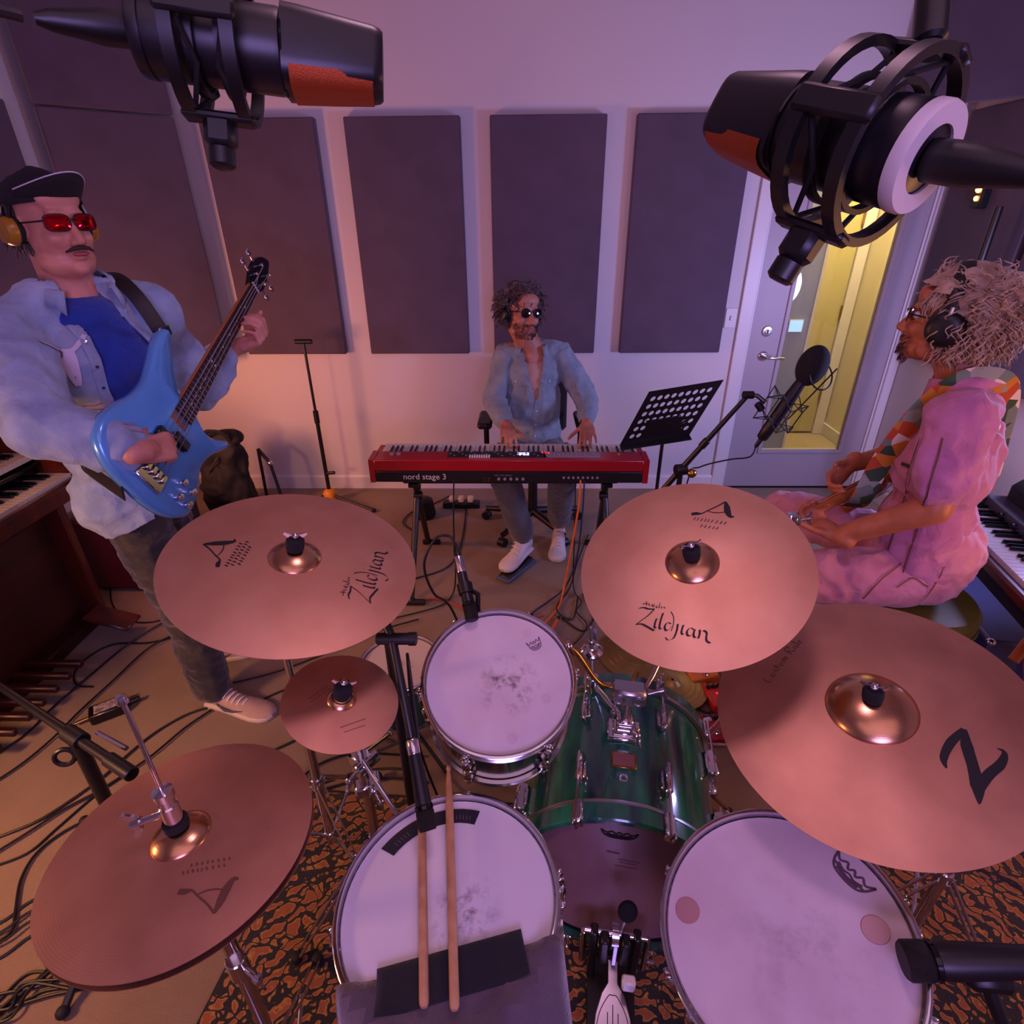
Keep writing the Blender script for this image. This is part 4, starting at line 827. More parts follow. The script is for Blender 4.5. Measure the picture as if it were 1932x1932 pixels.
for k in range(4): a = R(90*k); MB().tube([Mx @ Vector((.075*math.cos(a), .075*math.sin(a), -.065)), Mx @ Vector((.075*math.cos(a), .075*math.sin(a), .025))], .0026, 6).build('wire_post', 'black_metal', vs_)
bt_, ck, tlb = Vector((.858, 2.15, 1.093)), Vector((.664, 2.22, .755)), Vector((.50, 2.265, .47))
MB().tube([cm-Vector((.06, -.01, -.03)), bt_+Vector((.03, -.01, .0)), bt_], .0085, 8).build('swivel_arm', 'black_metal', vs_)
mb = MB().rod(bt_-Vector((.02, 0, 0)), bt_+Vector((.02, .0, .0)), .015).rod(bt_+Vector((.03, -.025, -.025)), bt_+Vector((.05, -.03, -.05)), .014); mb.build('swivel_knob', 'black_plastic', vs_)
vb = thing('boom_stand', 'black boom stand for the vocal microphone crossing in front of the music stand', 'microphone stand', (ck.x, ck.y, 0))
MB().tube([tlb, ck, bt_], [.0125, .0125, .0085], 10).build('boom_arm', 'black_metal', vb); MB().rod(lerp(ck, bt_, .32), lerp(ck, bt_, .42), .0155).build('boom_collar', 'black_plastic', vb)
MB().rod((ck.x, ck.y, .05), ck, .0115, 12).build('column', 'black_metal', vb)
MB().rod(ck-Vector((.025, .01, 0)), ck+Vector((.02, .0, 0)), .024, 16).build('boom_clutch', 'black_plastic', vb); MB().ell(ck+Vector((.038, -.03, -.005)), (.02, .02, .02), seg=14, ring=8).build('clutch_knob', 'brass', vb)  # brass on the clutch knob stands in for gold light falling on it
MB().rod(lerp(tlb, ck, .0)-(ck-tlb).normalized()*.05, lerp(tlb, ck, .12), .02).build('counterweight', 'black_metal', vb)
for k in range(3):
    a = R(60+120*k); b = Vector((ck.x, ck.y, 0)); d = Vector((math.cos(a), math.sin(a), 0)); lg = MB().tube([b+Vector((0, 0, .14)), b+d*.30+Vector((0, 0, .012))], .009, 8).build('leg', 'black_metal', vb)
vc = thing('microphone_cable', 'thin black cable drooping from the vocal microphone to its boom stand', 'cable', lo)
MB().lathe([(.0085, 0), (.0095, .004), (.008, .03), (.0045, .04)], 14, frame(lo, -ax)).build('plug', 'black_plastic', vc)
MB().tube(spline([lo-ax*.035, lo+Vector((-.03, .0, -.075)), lo+Vector((-.10, .03, -.10)), Vector((.74, 2.21, .77)), Vector((.70, 2.215, .72)), Vector((.675, 2.19, .4)), Vector((.70, 2.1, .006)), Vector((.55, 1.75, .006)), Vector((.3, 1.6, .006))]), .0032, 8).build('cord', 'cable', vc)

# boom stand at left edge
lb = thing('boom_stand', 'black boom stand at the left edge behind the hi-hat, boom pointing right', 'microphone stand', (-1.02, .86, 0)); A_, C_, B_ = Vector((-1.40, 1.13, .56)), Vector((-1.12, .985, .565)), Vector((-.905, .875, .57))
MB().tube([A_+(A_-C_)*.8, A_, C_, B_], [.010, .010, .0125, .0125], 12).build('boom_arm', 'black_metal', lb)
MB().rod(C_-Vector((.03, -.015, 0)), C_+Vector((.03, -.015, .0)), .021).rod(C_+Vector((0, 0, -.04)), C_+Vector((0, 0, .0)), .018).build('boom_clutch', 'black_plastic', lb)
MB().rod(lerp(C_, B_, .6), B_, .017).build('counterweight', 'black_metal', lb); mb = MB().tube([lerp(C_, B_, .32)+Vector((0, .03, .02)), lerp(C_, B_, .8)+Vector((.0, .035, .02))], .006, 8); mb.build('lever', 'chrome', lb)
MB().rod((C_.x+.01, C_.y-.02, .05), C_, .017, 14).build('column', 'black_metal', lb)
MB().torus(C_+Vector((-.03, -.02, -.05)), (.3, -.9, .2), .022, .006, 20, 8).build('knob_ring', 'black_plastic', lb)
for k in range(3):
    a = R(150+120*k); b = Vector((C_.x+.01, C_.y-.02, 0)); d = Vector((math.cos(a), math.sin(a), 0)); lg = MB().tube([b+Vector((0, 0, .15)), b+d*.32+Vector((0, 0, .016))], .010, 8).build('leg', 'black_metal', lb); MB().ell(b+d*.325+Vector((0, 0, .016)), (.016, .016, .015), seg=12, ring=8).build('rubber_foot', 'rubber', lg)
# straight stand by the back wall
bs = thing('microphone_stand', 'straight black stand by the back wall with an amber hub at its foot', 'microphone stand', (-1.275, 3.38, 0)); b = Vector((-1.275, 3.38, 0))
MB().rod(b+Vector((0, 0, .05)), b+Vector((0, 0, .60)), .0125, 12).build('lower_tube', 'black_metal', bs); MB().rod(b+Vector((0, 0, .58)), b+Vector((0, 0, 1.05)), .0085, 12).build('upper_tube', 'black_metal', bs)
MB().rod(b+Vector((0, 0, .56)), b+Vector((0, 0, .64)), .0165).build('height_clutch', 'black_plastic', bs); MB().rod(b+Vector((-.05, 0, 1.055)), b+Vector((.05, 0, 1.055)), .014).build('top_bar', 'black_plastic', bs)
mb = MB().rod(b+Vector((0, 0, .22)), b+Vector((.06, -.01, .23)), .011); mb.build('tie_knob', 'black_plastic', bs)
MB().lathe([(.02, .0), (.042, .012), (.044, .055), (.03, .075), (.016, .085)], 24, frame(b+Vector((0, 0, .025)), (0, 0, 1))).build('hub', 'amber_plastic', bs)
for k in range(3):
    a = R(-22+120*k); d = Vector((math.cos(a), math.sin(a), 0)); d = d if abs(d.y) < .5 or d.y < 0 else Vector((d.x, .35, 0)); lg = MB().tube([b+d*.03+Vector((0, 0, .07)), b+d*(.34 if d.y < 0 or k else .2)*(1 if d.y <= 0 else .6)+Vector((0, 0, .014))], .009, 8).build('leg', 'black_metal', bs); MB().ell(b+d*(.34 if d.y < 0 or k else .2)*(1 if d.y <= 0 else .6)+Vector((0, 0, .016)), (.016, .016, .014), seg=12, ring=8).build('rubber_foot', 'rubber', lg)
# ================================================================ KEYBOARDS AND MUSIC STAND
def text_mesh(s, size, M, extr=.0):
    cu = bpy.data.curves.new('lettering', 'FONT'); cu.body = s; cu.size = size; cu.extrude = extr; cu.resolution_u = 3
    o = bpy.data.objects.new('lettering', cu); COL.objects.link(o); dg = bpy.context.evaluated_depsgraph_get(); dg.update()
    me = bpy.data.meshes.new_from_object(o.evaluated_get(dg)); mb = MB(); mb.add([v.co.copy() for v in me.vertices], [tuple(p.vertices) for p in me.polygons], M)
    bpy.data.objects.remove(o); bpy.data.meshes.remove(me); return mb
def key_mesh(name, w, l, h, m_, bev=.001, taper=0):
    mb = MB(); mb.box((0, l/2, -h/2), (w, l, h), bev=bev)
    if taper: mb.v = [(x*(1-taper) if z > -h/2 else x, (y*(1-taper*.3)+.004 if z > -h/2 else y), z) for x, y, z in mb.v]
    me = bpy.data.meshes.new(name); me.from_pydata(mb.v, [], mb.f); me.materials.append(MAT(m_)); me.update(); return me
def keyboard_keys(t_, M, n_white, width, kl=.145, wm='ivory_key', bm='ebony_key', start=5):
    """M: local x along keys to the player's right, y from the key front towards the fallboard, z up"""
    p = width/n_white; wmesh = key_mesh('white_key', p-.0012, kl, .020, wm); bmesh_ = key_mesh('black_key', p*.5, kl*.63, .022, bm, .0012, .25)
    pat = [1, 1, 0, 1, 1, 1, 0]          # black key after C D (E) F G A (B)
    for i in range(n_white):
        link('white_key', wmesh, t_, M @ Matrix.Translation(((i+.5)*p, 0, 0)))
        if pat[(i+start) % 7] and i < n_white-1: link('black_key', bmesh_, t_, M @ Matrix.Translation(((i+1)*p, kl*.37, .0115)))
mat('nord_red', '9a0f1c', .3, coat=.3); mat('nord_dark_red', '6e0a16', .4); mat('panel_black', '120d10', .45); mat('panel_grey', '8a8088', .5); mat('print_white', 'd8d4d8', .5); mat('led_red', 'ff2a30', .4, emit='ff2030', estr=2.5); mat('lcd', 'd8d8ff', .3, emit='c8c8ff', estr=1.4)
# red stage keyboard: player at +y, back panel faces the camera
W_ = 1.287; NM = Matrix.Translation((.576, 2.41, .60)) @ Matrix.Rotation(R(179.5), 4, 'Z')    # local x to the player's right (camera left), y towards the camera, z up
nk = thing('stage_keyboard', 'red 88-key stage keyboard played by the seated man', 'keyboard', NM)
def side(x0, x1): 
    pr = [(0, 0), (0, .112), (-.11, .116), (-.11, .090), (-.25, .090), (-.265, .075), (-.265, 0)]
    vs = [(x, y, z) for x in (x0, x1) for y, z in pr]; n = len(pr); fs = [(i, (i+1) % n, n+(i+1) % n, n+i) for i in range(n)]+[tuple(range(n))[::-1], tuple(range(n, 2*n))]; return vs, fs
for x0, x1 in ((0, .026), (W_-.026, W_)):
    vs, fs = side(x0, x1); MB().add(vs, fs).build('end_cheek', 'nord_red', nk, local=True, smooth=False)
mb = MB().box((W_/2, -.055, .086), (W_-.052, .110, .056), bev=.004); mb.build('top_panel', 'nord_red', nk, local=True)
MB().box((W_/2, -.13, .03), (W_-.052, .25, .06), bev=.003).build('base', 'panel_black', nk, local=True)
MB().box((W_/2, -.002, .029), (W_-.06, .006, .052), bev=.001).build('rear_panel', 'panel_black', nk, local=True)
MB().box((W_/2, -.003, .086), (W_-.052, .010, .054), bev=.003).build('rear_rail', 'nord_red', nk, local=True)
MB().box((W_/2, -.255, .055), (W_-.052, .014, .05), bev=.004).build('front_lip', 'nord_red', nk, local=True)
keyboard_keys(nk, Matrix.Translation((.03, -.25, .098)), 52, W_-.06, .135)
# control strip
MB().box((W_-.42-.17, -.066, .1145), (.46, .070, .003), bev=.001).build('control_strip_left', 'panel_black', nk, local=True); MB().box((.35, -.066, .1145), (.26, .06, .003), bev=.001).build('control_strip_right', 'panel_grey', nk, local=True)
kn = key_mesh('knob', .009, .009, .011, 'panel_black', .002); bt = key_mesh('panel_button', .008, .006, .005, 'panel_grey', .001); dr_ = key_mesh('drawbar', .007, .016, .012, 'white_plastic', .001)
for i in range(24):
    for j in range(3):
        x = W_-.80+.0185*i; link('knob' if (i+j) % 3 else 'panel_button', kn if (i+j) % 3 else bt, nk, Matrix.Translation((x, -.096+.022*j, .122 if (i+j) % 3 else .119)))
for i in range(9): link('drawbar', dr_, nk, Matrix.Translation((W_-.79-.0 + .02*i*0+ .235 + .011*i, -.045, .124)))
for i in range(12):
    for j in range(2): link('panel_button', bt, nk, Matrix.Translation((.25+.02*i, -.088+.026*j, .119)))
MB().box((.575, -.07, .1155), (.055, .03, .006), bev=.001).build('display', 'lcd', nk, local=True)
for i in range(3): MB().box((.485-.014*i, -.085, .117), (.008, .008, .004)).build('led', 'led_red', nk, local=True, smooth=False)
for x in (W_-.10, W_-.13): MB().lathe([(.0, .012), (.009, .011), (.010, 0)], 16, Matrix.Translation((x, -.06, .115))).build('wheel_knob', 'panel_grey', nk, local=True)
MB().lathe([(0, .003), (.006, .003), (.006, 0)], 12, Matrix.Translation((.13, -.075, .114))).build('indicator', 'amber_plastic', nk, local=True)
bp_ = Matrix.Translation((W_, .0022, 0)) @ Matrix.Rotation(R(180), 4, 'Z') @ Matrix.Rotation(R(90), 4, 'X')   # text plane on the rear, reading from the camera: x right, y up
text_mesh('nord stage 3', .040, bp_ @ Matrix.Translation((.155, .018, 0))).build('logo_lettering', 'print_white', nk, local=True, smooth=False)
mb = MB()
for x, y, w_, h_ in ((.535, .024, .014, .012), (.555, .024, .014, .012), (.535, .010, .014, .008), (.555, .010, .014, .008)): mb.box((x, y, .0004), (w_, h_, .0006), bp_)
mb.build('socket_print', 'brass', nk, local=True, smooth=False)
text_mesh('MIDI  USB  PEDALS', .010, bp_ @ Matrix.Translation((.58, .036, 0))).build('socket_lettering', 'panel_grey', nk, local=True, smooth=False)
for i in range(8): MB().lathe([(.003, 0), (.006, 0), (.006, .004), (.003, .004)], 12, NM @ Matrix.Translation((W_-(.90+.022*i), .0022, .030)) @ Matrix.Rotation(R(-90), 4, 'X')).build('jack_socket', 'panel_grey', nk)
for i in range(5): MB().lathe([(.003, 0), (.007, 0), (.007, .004), (.003, .004)], 12, NM @ Matrix.Translation((W_-(.60+.028*i), .0022, .022)) @ Matrix.Rotation(R(-90), 4, 'X')).build('jack_socket', 'panel_grey', nk)
# keyboard stand
ks = thing('keyboard_stand', 'black folding stand under the red keyboard', 'keyboard stand', (-.06, 2.6, 0))
for y in (2.48, 2.62): MB().box((-.06, y, .585), (1.02, .03, .026), bev=.004).build('rail', 'black_metal', ks)
for x, s_ in ((-.52, 1), (.40, -1)):
    MB().box((x, 2.55, .565), (.05, .20, .02), bev=.004).build('head_plate', 'black_metal', ks)
    for y0, y1 in ((2.50, 2.86), (2.60, 2.28)):
        lg = MB().tube([(x, y0, .56), (x-.03*s_, y1, .02)], .016, 10).build('leg', 'black_metal', ks); MB().rod((x-.06*s_, y1, .016), (x+.04*s_, y1, .016), .0155).build('foot_bar', 'rubber', lg)
    MB().rod((x-.02, 2.55, .47), (x+.02, 2.55, .47), .022).build('pivot', 'black_plastic', ks)
# music stand
ms = thing('music_stand', 'black music stand with a perforated desk next to the keyboard', 'music stand', (.70, 2.50, 0))
TL, TR, BR, BL = Vector((.552, 2.47, 1.015)), Vector((.868, 2.47, 1.067)), Vector((.790, 2.50, .822)), Vector((.451, 2.51, .750))
BR = TR+(BL-TL)*.93; xx = (TR-TL); yy_ = (TL-BL); wd, hg = xx.length, yy_.length; nz = xx.cross(yy_).normalized(); DM = frame(BL, nz, xx); yv = (DM.inverted() @ TL); sk = yv.x/yv.y
mp = lambda x, y: (x+sk*y, y)
cols, rows = 9, 6; bw, bh = .022, .02; cwid = (wd-2*bw)/cols; rhei = (yv.y-2*bh)/rows
mb = MB()
def hole_tile(mb, x0, x1, y0, y1, r, holed=True):
    n = 16; cx, cy = (x0+x1)/2, (y0+y1)/2; sqr = []; circ = []
    for k in range(n):
        a = 2*math.pi*(k+.0)/n; c_, s_ = math.cos(a), math.sin(a); f_ = 1/max(abs(c_), abs(s_))
        sqr.append((cx+c_*f_*(x1-x0)/2, cy+s_*f_*(y1-y0)/2)); circ.append((cx+c_*r, cy+s_*r))
    if not holed: mb.prism([mp(*p) for p in ((x0, y0), (x1, y0), (x1, y1), (x0, y1))], -.001, .001, DM); return
    vs = [(*mp(*p), z) for z in (-.001, .001) for p in sqr+circ]
    fs = []
    for k in range(n):
        k2 = (k+1) % n; fs.append((2*n+k, 2*n+k2, 3*n+k2, 3*n+k)); fs.append((k, n+k, n+k2, k2)); fs.append((n+k, 3*n+k, 3*n+k2, n+k2))
    mb.add(vs, fs, DM)
for i in range(cols):
    for j in range(rows): hole_tile(mb, bw+i*cwid, bw+(i+1)*cwid, bh+j*rhei, bh+(j+1)*rhei, min(cwid, rhei)*.34, not (j < 2 and 2 <= i <= 6))
for x0, x1, y0, y1 in ((0, bw, 0, yv.y), (wd-bw, wd, 0, yv.y), (bw, wd-bw, 0, bh), (bw, wd-bw, yv.y-bh, yv.y)): hole_tile(mb, x0, x1, y0, y1, 0, False)
mb.build('desk', 'black_metal', ms, smooth=False)
MB().box((wd/2, -.001, .022), (wd, .003, .05), DM, bev=.001).build('ledge', 'black_metal', ms)
cb_ = DM @ Vector((*mp(wd*.56, yv.y*.22), -.02))
for s_ in (-1, 1): MB().tube(spline([cb_+Vector((0, 0, -.05)), cb_+xx.normalized()*.055*s_+Vector((0, -.004, -.012)), DM @ Vector((*mp(wd*.56+s_*.085, yv.y*.30), -.006))]), .008, 8, flat=((0, 1, 0), .45)).build('bracket_arm', 'black_metal', ms)
MB().box((0, 0, 0), (wd*.5, .11, .008), frame(DM @ Vector((*mp(wd*.55, yv.y*.2), -.005)), nz, xx), bev=.003).build('back_plate', 'black_metal', ms)
bx = cb_+Vector((0, -.002, -.06)); MB().rod((bx.x, bx.y, .42), (bx.x, bx.y, bx.z+.03), .0085, 12).build('inner_tube', 'black_metal', ms); MB().rod((bx.x, bx.y, .06), (bx.x, bx.y, .45), .0125, 12).build('outer_tube', 'black_metal', ms); MB().rod((bx.x, bx.y, .43), (bx.x, bx.y, .48), .018).build('height_clutch', 'black_plastic', ms)
for k in range(3):
    a = R(30+120*k); d = Vector((math.cos(a), math.sin(a), 0)); b = Vector((bx.x, bx.y, 0)); MB().tube([b+d*.01+Vector((0, 0, .2)), b+d*.24+Vector((0, 0, .012))], .007, 8).build('leg', 'black_metal', ms)

# ---------------------------------------------------------------- two-manual organ by the left wall
mat('walnut', '5a1c0e', .35, coat=.3, col2='3c1008', scale=5, detail=6, mapping=(3, 3, .4)); mat('walnut_side', '3a0e08', .4, col2='2a0a06', scale=4, mapping=(1, .3, 3)); mat('key_cream', 'e0cda8', .3, coat=.2)
og = thing('organ', 'dark wooden two-manual organ behind the bassist at the left', 'organ', (-2.05, 1.5, 0)); oy0, oy1 = .95, 2.17
def obox(n, x0, x1, y0, y1, z0, z1, m_, bev=.006): return MB().box(((x0+x1)/2, (y0+y1)/2, (z0+z1)/2), (x1-x0, y1-y0, z1-z0), bev=bev).build(n, m_, og)
obox('knee_panel', -2.12, -2.06, oy0, oy1, .02, .70, 'walnut_side'); obox('back', -2.26, -2.22, oy0, oy1, .02, 1.16, 'walnut_side')
for y in (oy0, oy1-.04): obox('end_panel', -2.26, -1.98, y, y+.04, .0, 1.02, 'walnut')
for y in (oy0, oy1-.05): obox('cheek', -2.05, -1.84, y, y+.05, .66, .90, 'walnut')
obox('key_bed', -2.24, -1.835, oy0, oy1, .69, .74, 'walnut'); obox('front_rail', -1.85, -1.815, oy0-.01, oy1+.01, .70, .772, 'walnut', .01); obox('upper_bed', -2.22, -1.96, oy0+.05, oy1-.05, .815, .84, 'black_gloss'); obox('music_shelf', -2.24, -2.06, oy0, oy1, 1.0, 1.03, 'walnut'); obox('stop_panel', -2.14, -2.11, oy0+.05, oy1-.05, .88, 1.0, 'walnut'); obox('fall_strip', -1.995, -1.985, oy0+.05, oy1-.05, .775, .84, 'black_gloss')
OM = lambda x, z: MW[og.name].inverted() @ Matrix.Translation((x, oy0+.055, z)) @ Matrix.Rotation(R(90), 4, 'Z')
keyboard_keys(og, OM(-1.85, .785), 48, oy1-oy0-.11, .135, 'key_cream'); keyboard_keys(og, OM(-1.965, .872), 48, oy1-oy0-.11, .13, 'key_cream')
obox('plinth', -2.14, -2.0, oy0, oy1, .0, .06, 'walnut_side')
for i in range(7): MB().box((-1.97+.0, 1.35+.07*i, .075), (.30, .026, .03), bev=.006).build('bass_pedal', 'walnut_side', og)
MB().box((0, 0, 0), (.20, .11, .018), Matrix.Translation((-1.88, 2.06, .085)) @ Matrix.Rotation(R(18), 4, 'Y'), bev=.006).build('expression_pedal', 'walnut', og)
pp = thing('papers', 'sheets of paper lying on top of the organ', 'paper', (-2.1, 1.95, 1.031)); MB().box((-2.13, 1.93, 1.0335), (.16, .24, .004), bev=.001).build('sheet_stack', 'trim_paint', pp)

# ---------------------------------------------------------------- electric piano by the right wall
mat('tolex', '17151c', .7, bump=.5, bscale=300); mat('silver_lid', '5c5664', .35, .3, col2='4a4452', scale=5); mat('case_metal', '7a7488', .4, .6)
EM = Matrix.Translation((1.50, 1.56, 0)) @ Matrix.Rotation(R(-11), 4, 'Z') @ Matrix.Rotation(R(-90), 4, 'Z')  # local x: to the player's right (-y world), y: away from player (+x)
ep = thing('electric_piano', 'long black electric piano at right behind the guitarist, keys towards the room', 'electric piano', EM)
def ebox(n, c, d, m_, bev=.006): return MB().box(c, d, bev=bev).build(n, m_, ep, local=True)
ebox('body', (.12, .28, .66), (1.16, .54, .09), 'tolex', .01); ebox('key_slip', (.12, .005, .695), (1.12, .03, .04), 'walnut', .008)
for x in (-.44, .68): ebox('cheek', (x, .09, .73), (.04, .2, .07), 'tolex', .01)
ebox('name_rail', (.12, .19, .745), (1.10, .07, .05), 'silver_lid', .004); ebox('lid', (.12, .38, .79), (1.14, .34, .14), 'tolex', .04)
keyboard_keys(ep, Matrix.Translation((-.42, .022, .728)), 48, 1.08, .145)
for i in range(3): MB().lathe([(.0, .016), (.010, .015), (.012, 0)], 16, frame((-.3+.08*i, .155, .745), (0, -1, .2))).build('control_knob', 'black_plastic', ep, local=True)
for x in (-.40, .62):
    for y in (.08, .48): MB().rod((x, y, .0), (x*1.02, y, .62), .014, 12).build('leg', 'chrome', ep, local=True)
for i, (nm, lb_, c, d, m_) in enumerate((('metal_box', 'shiny metal box standing on the electric piano lid', (-.30, .40, .885), (.16, .12, .05), 'case_metal'), ('small_mixer', 'dark small mixer box on the electric piano lid near the frame edge', (-.10, .38, .88), (.20, .16, .04), 'panel_black'))):
    t_ = thing(nm, lb_, 'box', EM @ Matrix.Translation((c[0], c[1], .8605))); MB().box((0, 0, d[2]/2), d, bev=.006).build('case', m_, t_, local=True)
    for k in range(4): MB().lathe([(0, .012), (.007, .011), (.008, 0)], 12, Matrix.Translation((-.05+.033*k, -.03, d[2]-.0005))).build('knob', 'chrome', t_, local=True)
# ================================================================ PEOPLE
from mathutils.bvhtree import BVHTree
V = Vector
def cap(mb, a, b, ra, rb, seg=14):
    a, b = V(a), V(b); Lk = (b-a).length
    if Lk < 1e-5: mb.ell(a, (ra, ra, ra), seg=seg, ring=8); return
    pr = [(ra*math.sin(R(t)), -ra*math.cos(R(t))) for t in (0, 30, 60, 90)]+[(rb*math.sin(R(t)), Lk+rb*math.cos(R(t))) for t in (90, 60, 30, 0)]
    pr[0] = (0, pr[0][1]); pr[-1] = (0, pr[-1][1]); mb.lathe(pr, seg, frame(a, b-a), cap=False)
def blob(mb, voxel, it=4, disp=None, fac=.5):
    """union of overlapping closed shapes -> one continuous surface (verts, faces) in world space"""
    me = bpy.data.meshes.new('tmp'); me.from_pydata(mb.v, [], mb.f); o = bpy.data.objects.new('tmp', me); COL.objects.link(o)
    m = o.modifiers.new('r', 'REMESH'); m.mode = 'VOXEL'; m.voxel_size = voxel; m.adaptivity = 0
    s_ = o.modifiers.new('s', 'SMOOTH'); s_.factor = fac; s_.iterations = it
    dg = bpy.context.evaluated_depsgraph_get(); dg.update(); e = bpy.data.meshes.new_from_object(o.evaluated_get(dg))
    bpy.data.objects.remove(o); bpy.data.meshes.remove(me)
    if disp:
        nn = [v.normal.copy() for v in e.vertices]
        for v, n in zip(e.vertices, nn): v.co = v.co+n*disp(v.co, n)
    return e
def finish(e, name, mat_, parent, M=None, cut=None, planes=(), solid=0):
    mi = (MW[parent.name] if parent is not None else M).inverted(); bm = bmesh.new(); bm.from_mesh(e)
    for co, no in planes: bmesh.ops.bisect_plane(bm, geom=bm.verts[:]+bm.edges[:]+bm.faces[:], plane_co=co, plane_no=no, clear_outer=True)
    if cut: bmesh.ops.delete(bm, geom=[f for f in bm.faces if cut(f.calc_center_median())], context='FACES')
    bm.transform(mi); bm.to_mesh(e); bm.free(); e.name = name
    for p in e.polygons: p.use_smooth = True
    for m in (mat_ if isinstance(mat_, (list, tuple)) else [mat_]): e.materials.append(MAT(m))
    o = link(name, e, parent, None if parent is not None else M)
    if solid: md = o.modifiers.new('thick', 'SOLIDIFY'); md.thickness = solid; md.offset = -1
    return o
def folds(freq=(14, 14, 5), amp=.006, seed=0):
    def fn(p, n):
        q = V((p.x*freq[0]+seed, p.y*freq[1]-seed, p.z*freq[2])); w_ = V((noise.noise(q*.6+V((5, 1, 2))), noise.noise(q*.6+V((1, 9, 4))), noise.noise(q*.6)))*.9
        r1 = 1-2*abs(noise.noise(q*.8+w_)); r2 = 1-2*abs(noise.noise(q*1.9+w_*.7+V((3, 3, 3))))
        return amp*(.75*r1+.35*r2-.45)
    return fn
def head(mb, c, f, l, u, neck):
    c, f, l, u = V(c), V(f).normalized(), V(l).normalized(), V(u).normalized(); M = Matrix((f, l, u)).transposed().to_4x4(); P = lambda a, b, d: c+f*a+l*b+u*d
    E = lambda a, b, d, r: mb.ell(P(a, b, d), r, M, 20, 14)
    E(-.014, 0, .032, (.098, .077, .090)); E(.026, 0, -.028, (.070, .064, .085)); E(.040, 0, -.088, (.047, .050, .034)); E(.072, 0, -.106, (.022, .024, .018))
    E(.082, .020, .022, (.014, .026, .011)); E(.082, -.020, .022, (.014, .026, .011)); E(.066, 0, .055, (.030, .055, .035))
    for s_ in (1, -1):
        E(.062, s_*.038, -.034, (.027, .021, .024)); E(.0, s_*.079, -.012, (.019, .008, .031)); E(.022, s_*.055, -.085, (.03, .014, .022))
        E(.102, s_*.012, -.046, (.011, .008, .008))
    cap(mb, P(.086, 0, .012), P(.113, 0, -.040), .0085, .0125); E(.090, 0, -.068, (.013, .023, .007)); E(.088, 0, -.079, (.013, .020, .0075))
    cap(mb, P(-.022, 0, -.06), neck, .058, .064)
    return P, M
def eyes_lips(parent, P, M):
    for s_ in (1, -1):
        e = MB().ell(P(.076, s_*.031, .0), (.0125, .0125, .0125), M, 14, 10).build('eye', 'white_plastic', parent); MB().ell(P(.0855, s_*.031, .0), (.0035, .0058, .0058), M, 12, 8).build('iris', 'black_gloss', e)
    MB().ell(P(.0975, 0, -.0715), (.008, .021, .0062), M, 16, 10).build('lips', 'lip', parent)
def hand(mb, w, d, n, s_, curl=(30, 40, 30), thumb=(35, 25), spread=.0, k=1.0, fc=None):
    """w wrist, d finger direction, n palm normal (closing direction), s_ towards the thumb"""
    w, d = V(w), V(d).normalized(); n = V(n); n = (n-d*n.dot(d)).normalized(); s0 = V(s_); s1 = d.cross(n)*(1 if d.cross(n).dot(s0) > 0 else -1)
    cap(mb, w-d*.03, w+d*.015, .026*k, .027*k)
    seg = [(.044, .027, .022), (.048, .030, .023), (.044, .028, .022), (.034, .021, .019)]
    for i in range(4):
        off = s1*(.030-.0195*i)*k; kn = w+d*(.088-(.0, .0, .005, .014)[i])*k+off; cap(mb, w+d*.012*k+off*.72, kn, .0135*k, .0110*k, 10)
        ang = 0; p = kn; cu = fc[i] if fc else curl; dd0 = (d+s1*spread*(1.5-i)).normalized()
        for j in range(3):
            ang += cu[j]; dd = dd0*math.cos(R(ang))+n*math.sin(R(ang)); q = p+dd*seg[i][j]*k; r0 = (.0095, .0087, .0078)[j]*k*(1 if i < 3 else .88); cap(mb, p, q, r0, r0*.9, 10); p = q
    mb.ell(w+d*.045*k+n*.006, (.042*k, .036*k, .013*k), Matrix((d, s1, n)).transposed().to_4x4(), 14, 10)
    p = w+d*.022*k+s1*.024*k+n*.006; base = (d*.62+s1*.70+n*.30).normalized(); cap(mb, w+d*.008, p, .016*k, .0135*k, 10)
    for j, (Lk, a) in enumerate(((.040, 0), (.032, thumb[0]), (.026, thumb[1]))):
        ax = base.cross(d.cross(s1)*1).normalized(); base = (base*math.cos(R(a))+(d*.8+n*.6).normalized()*math.sin(R(a))).normalized(); q = p+base*Lk*k; cap(mb, p, q, (.0125, .0108, .0098)[j]*k, (.0108, .0098, .0085)[j]*k, 10); p = q
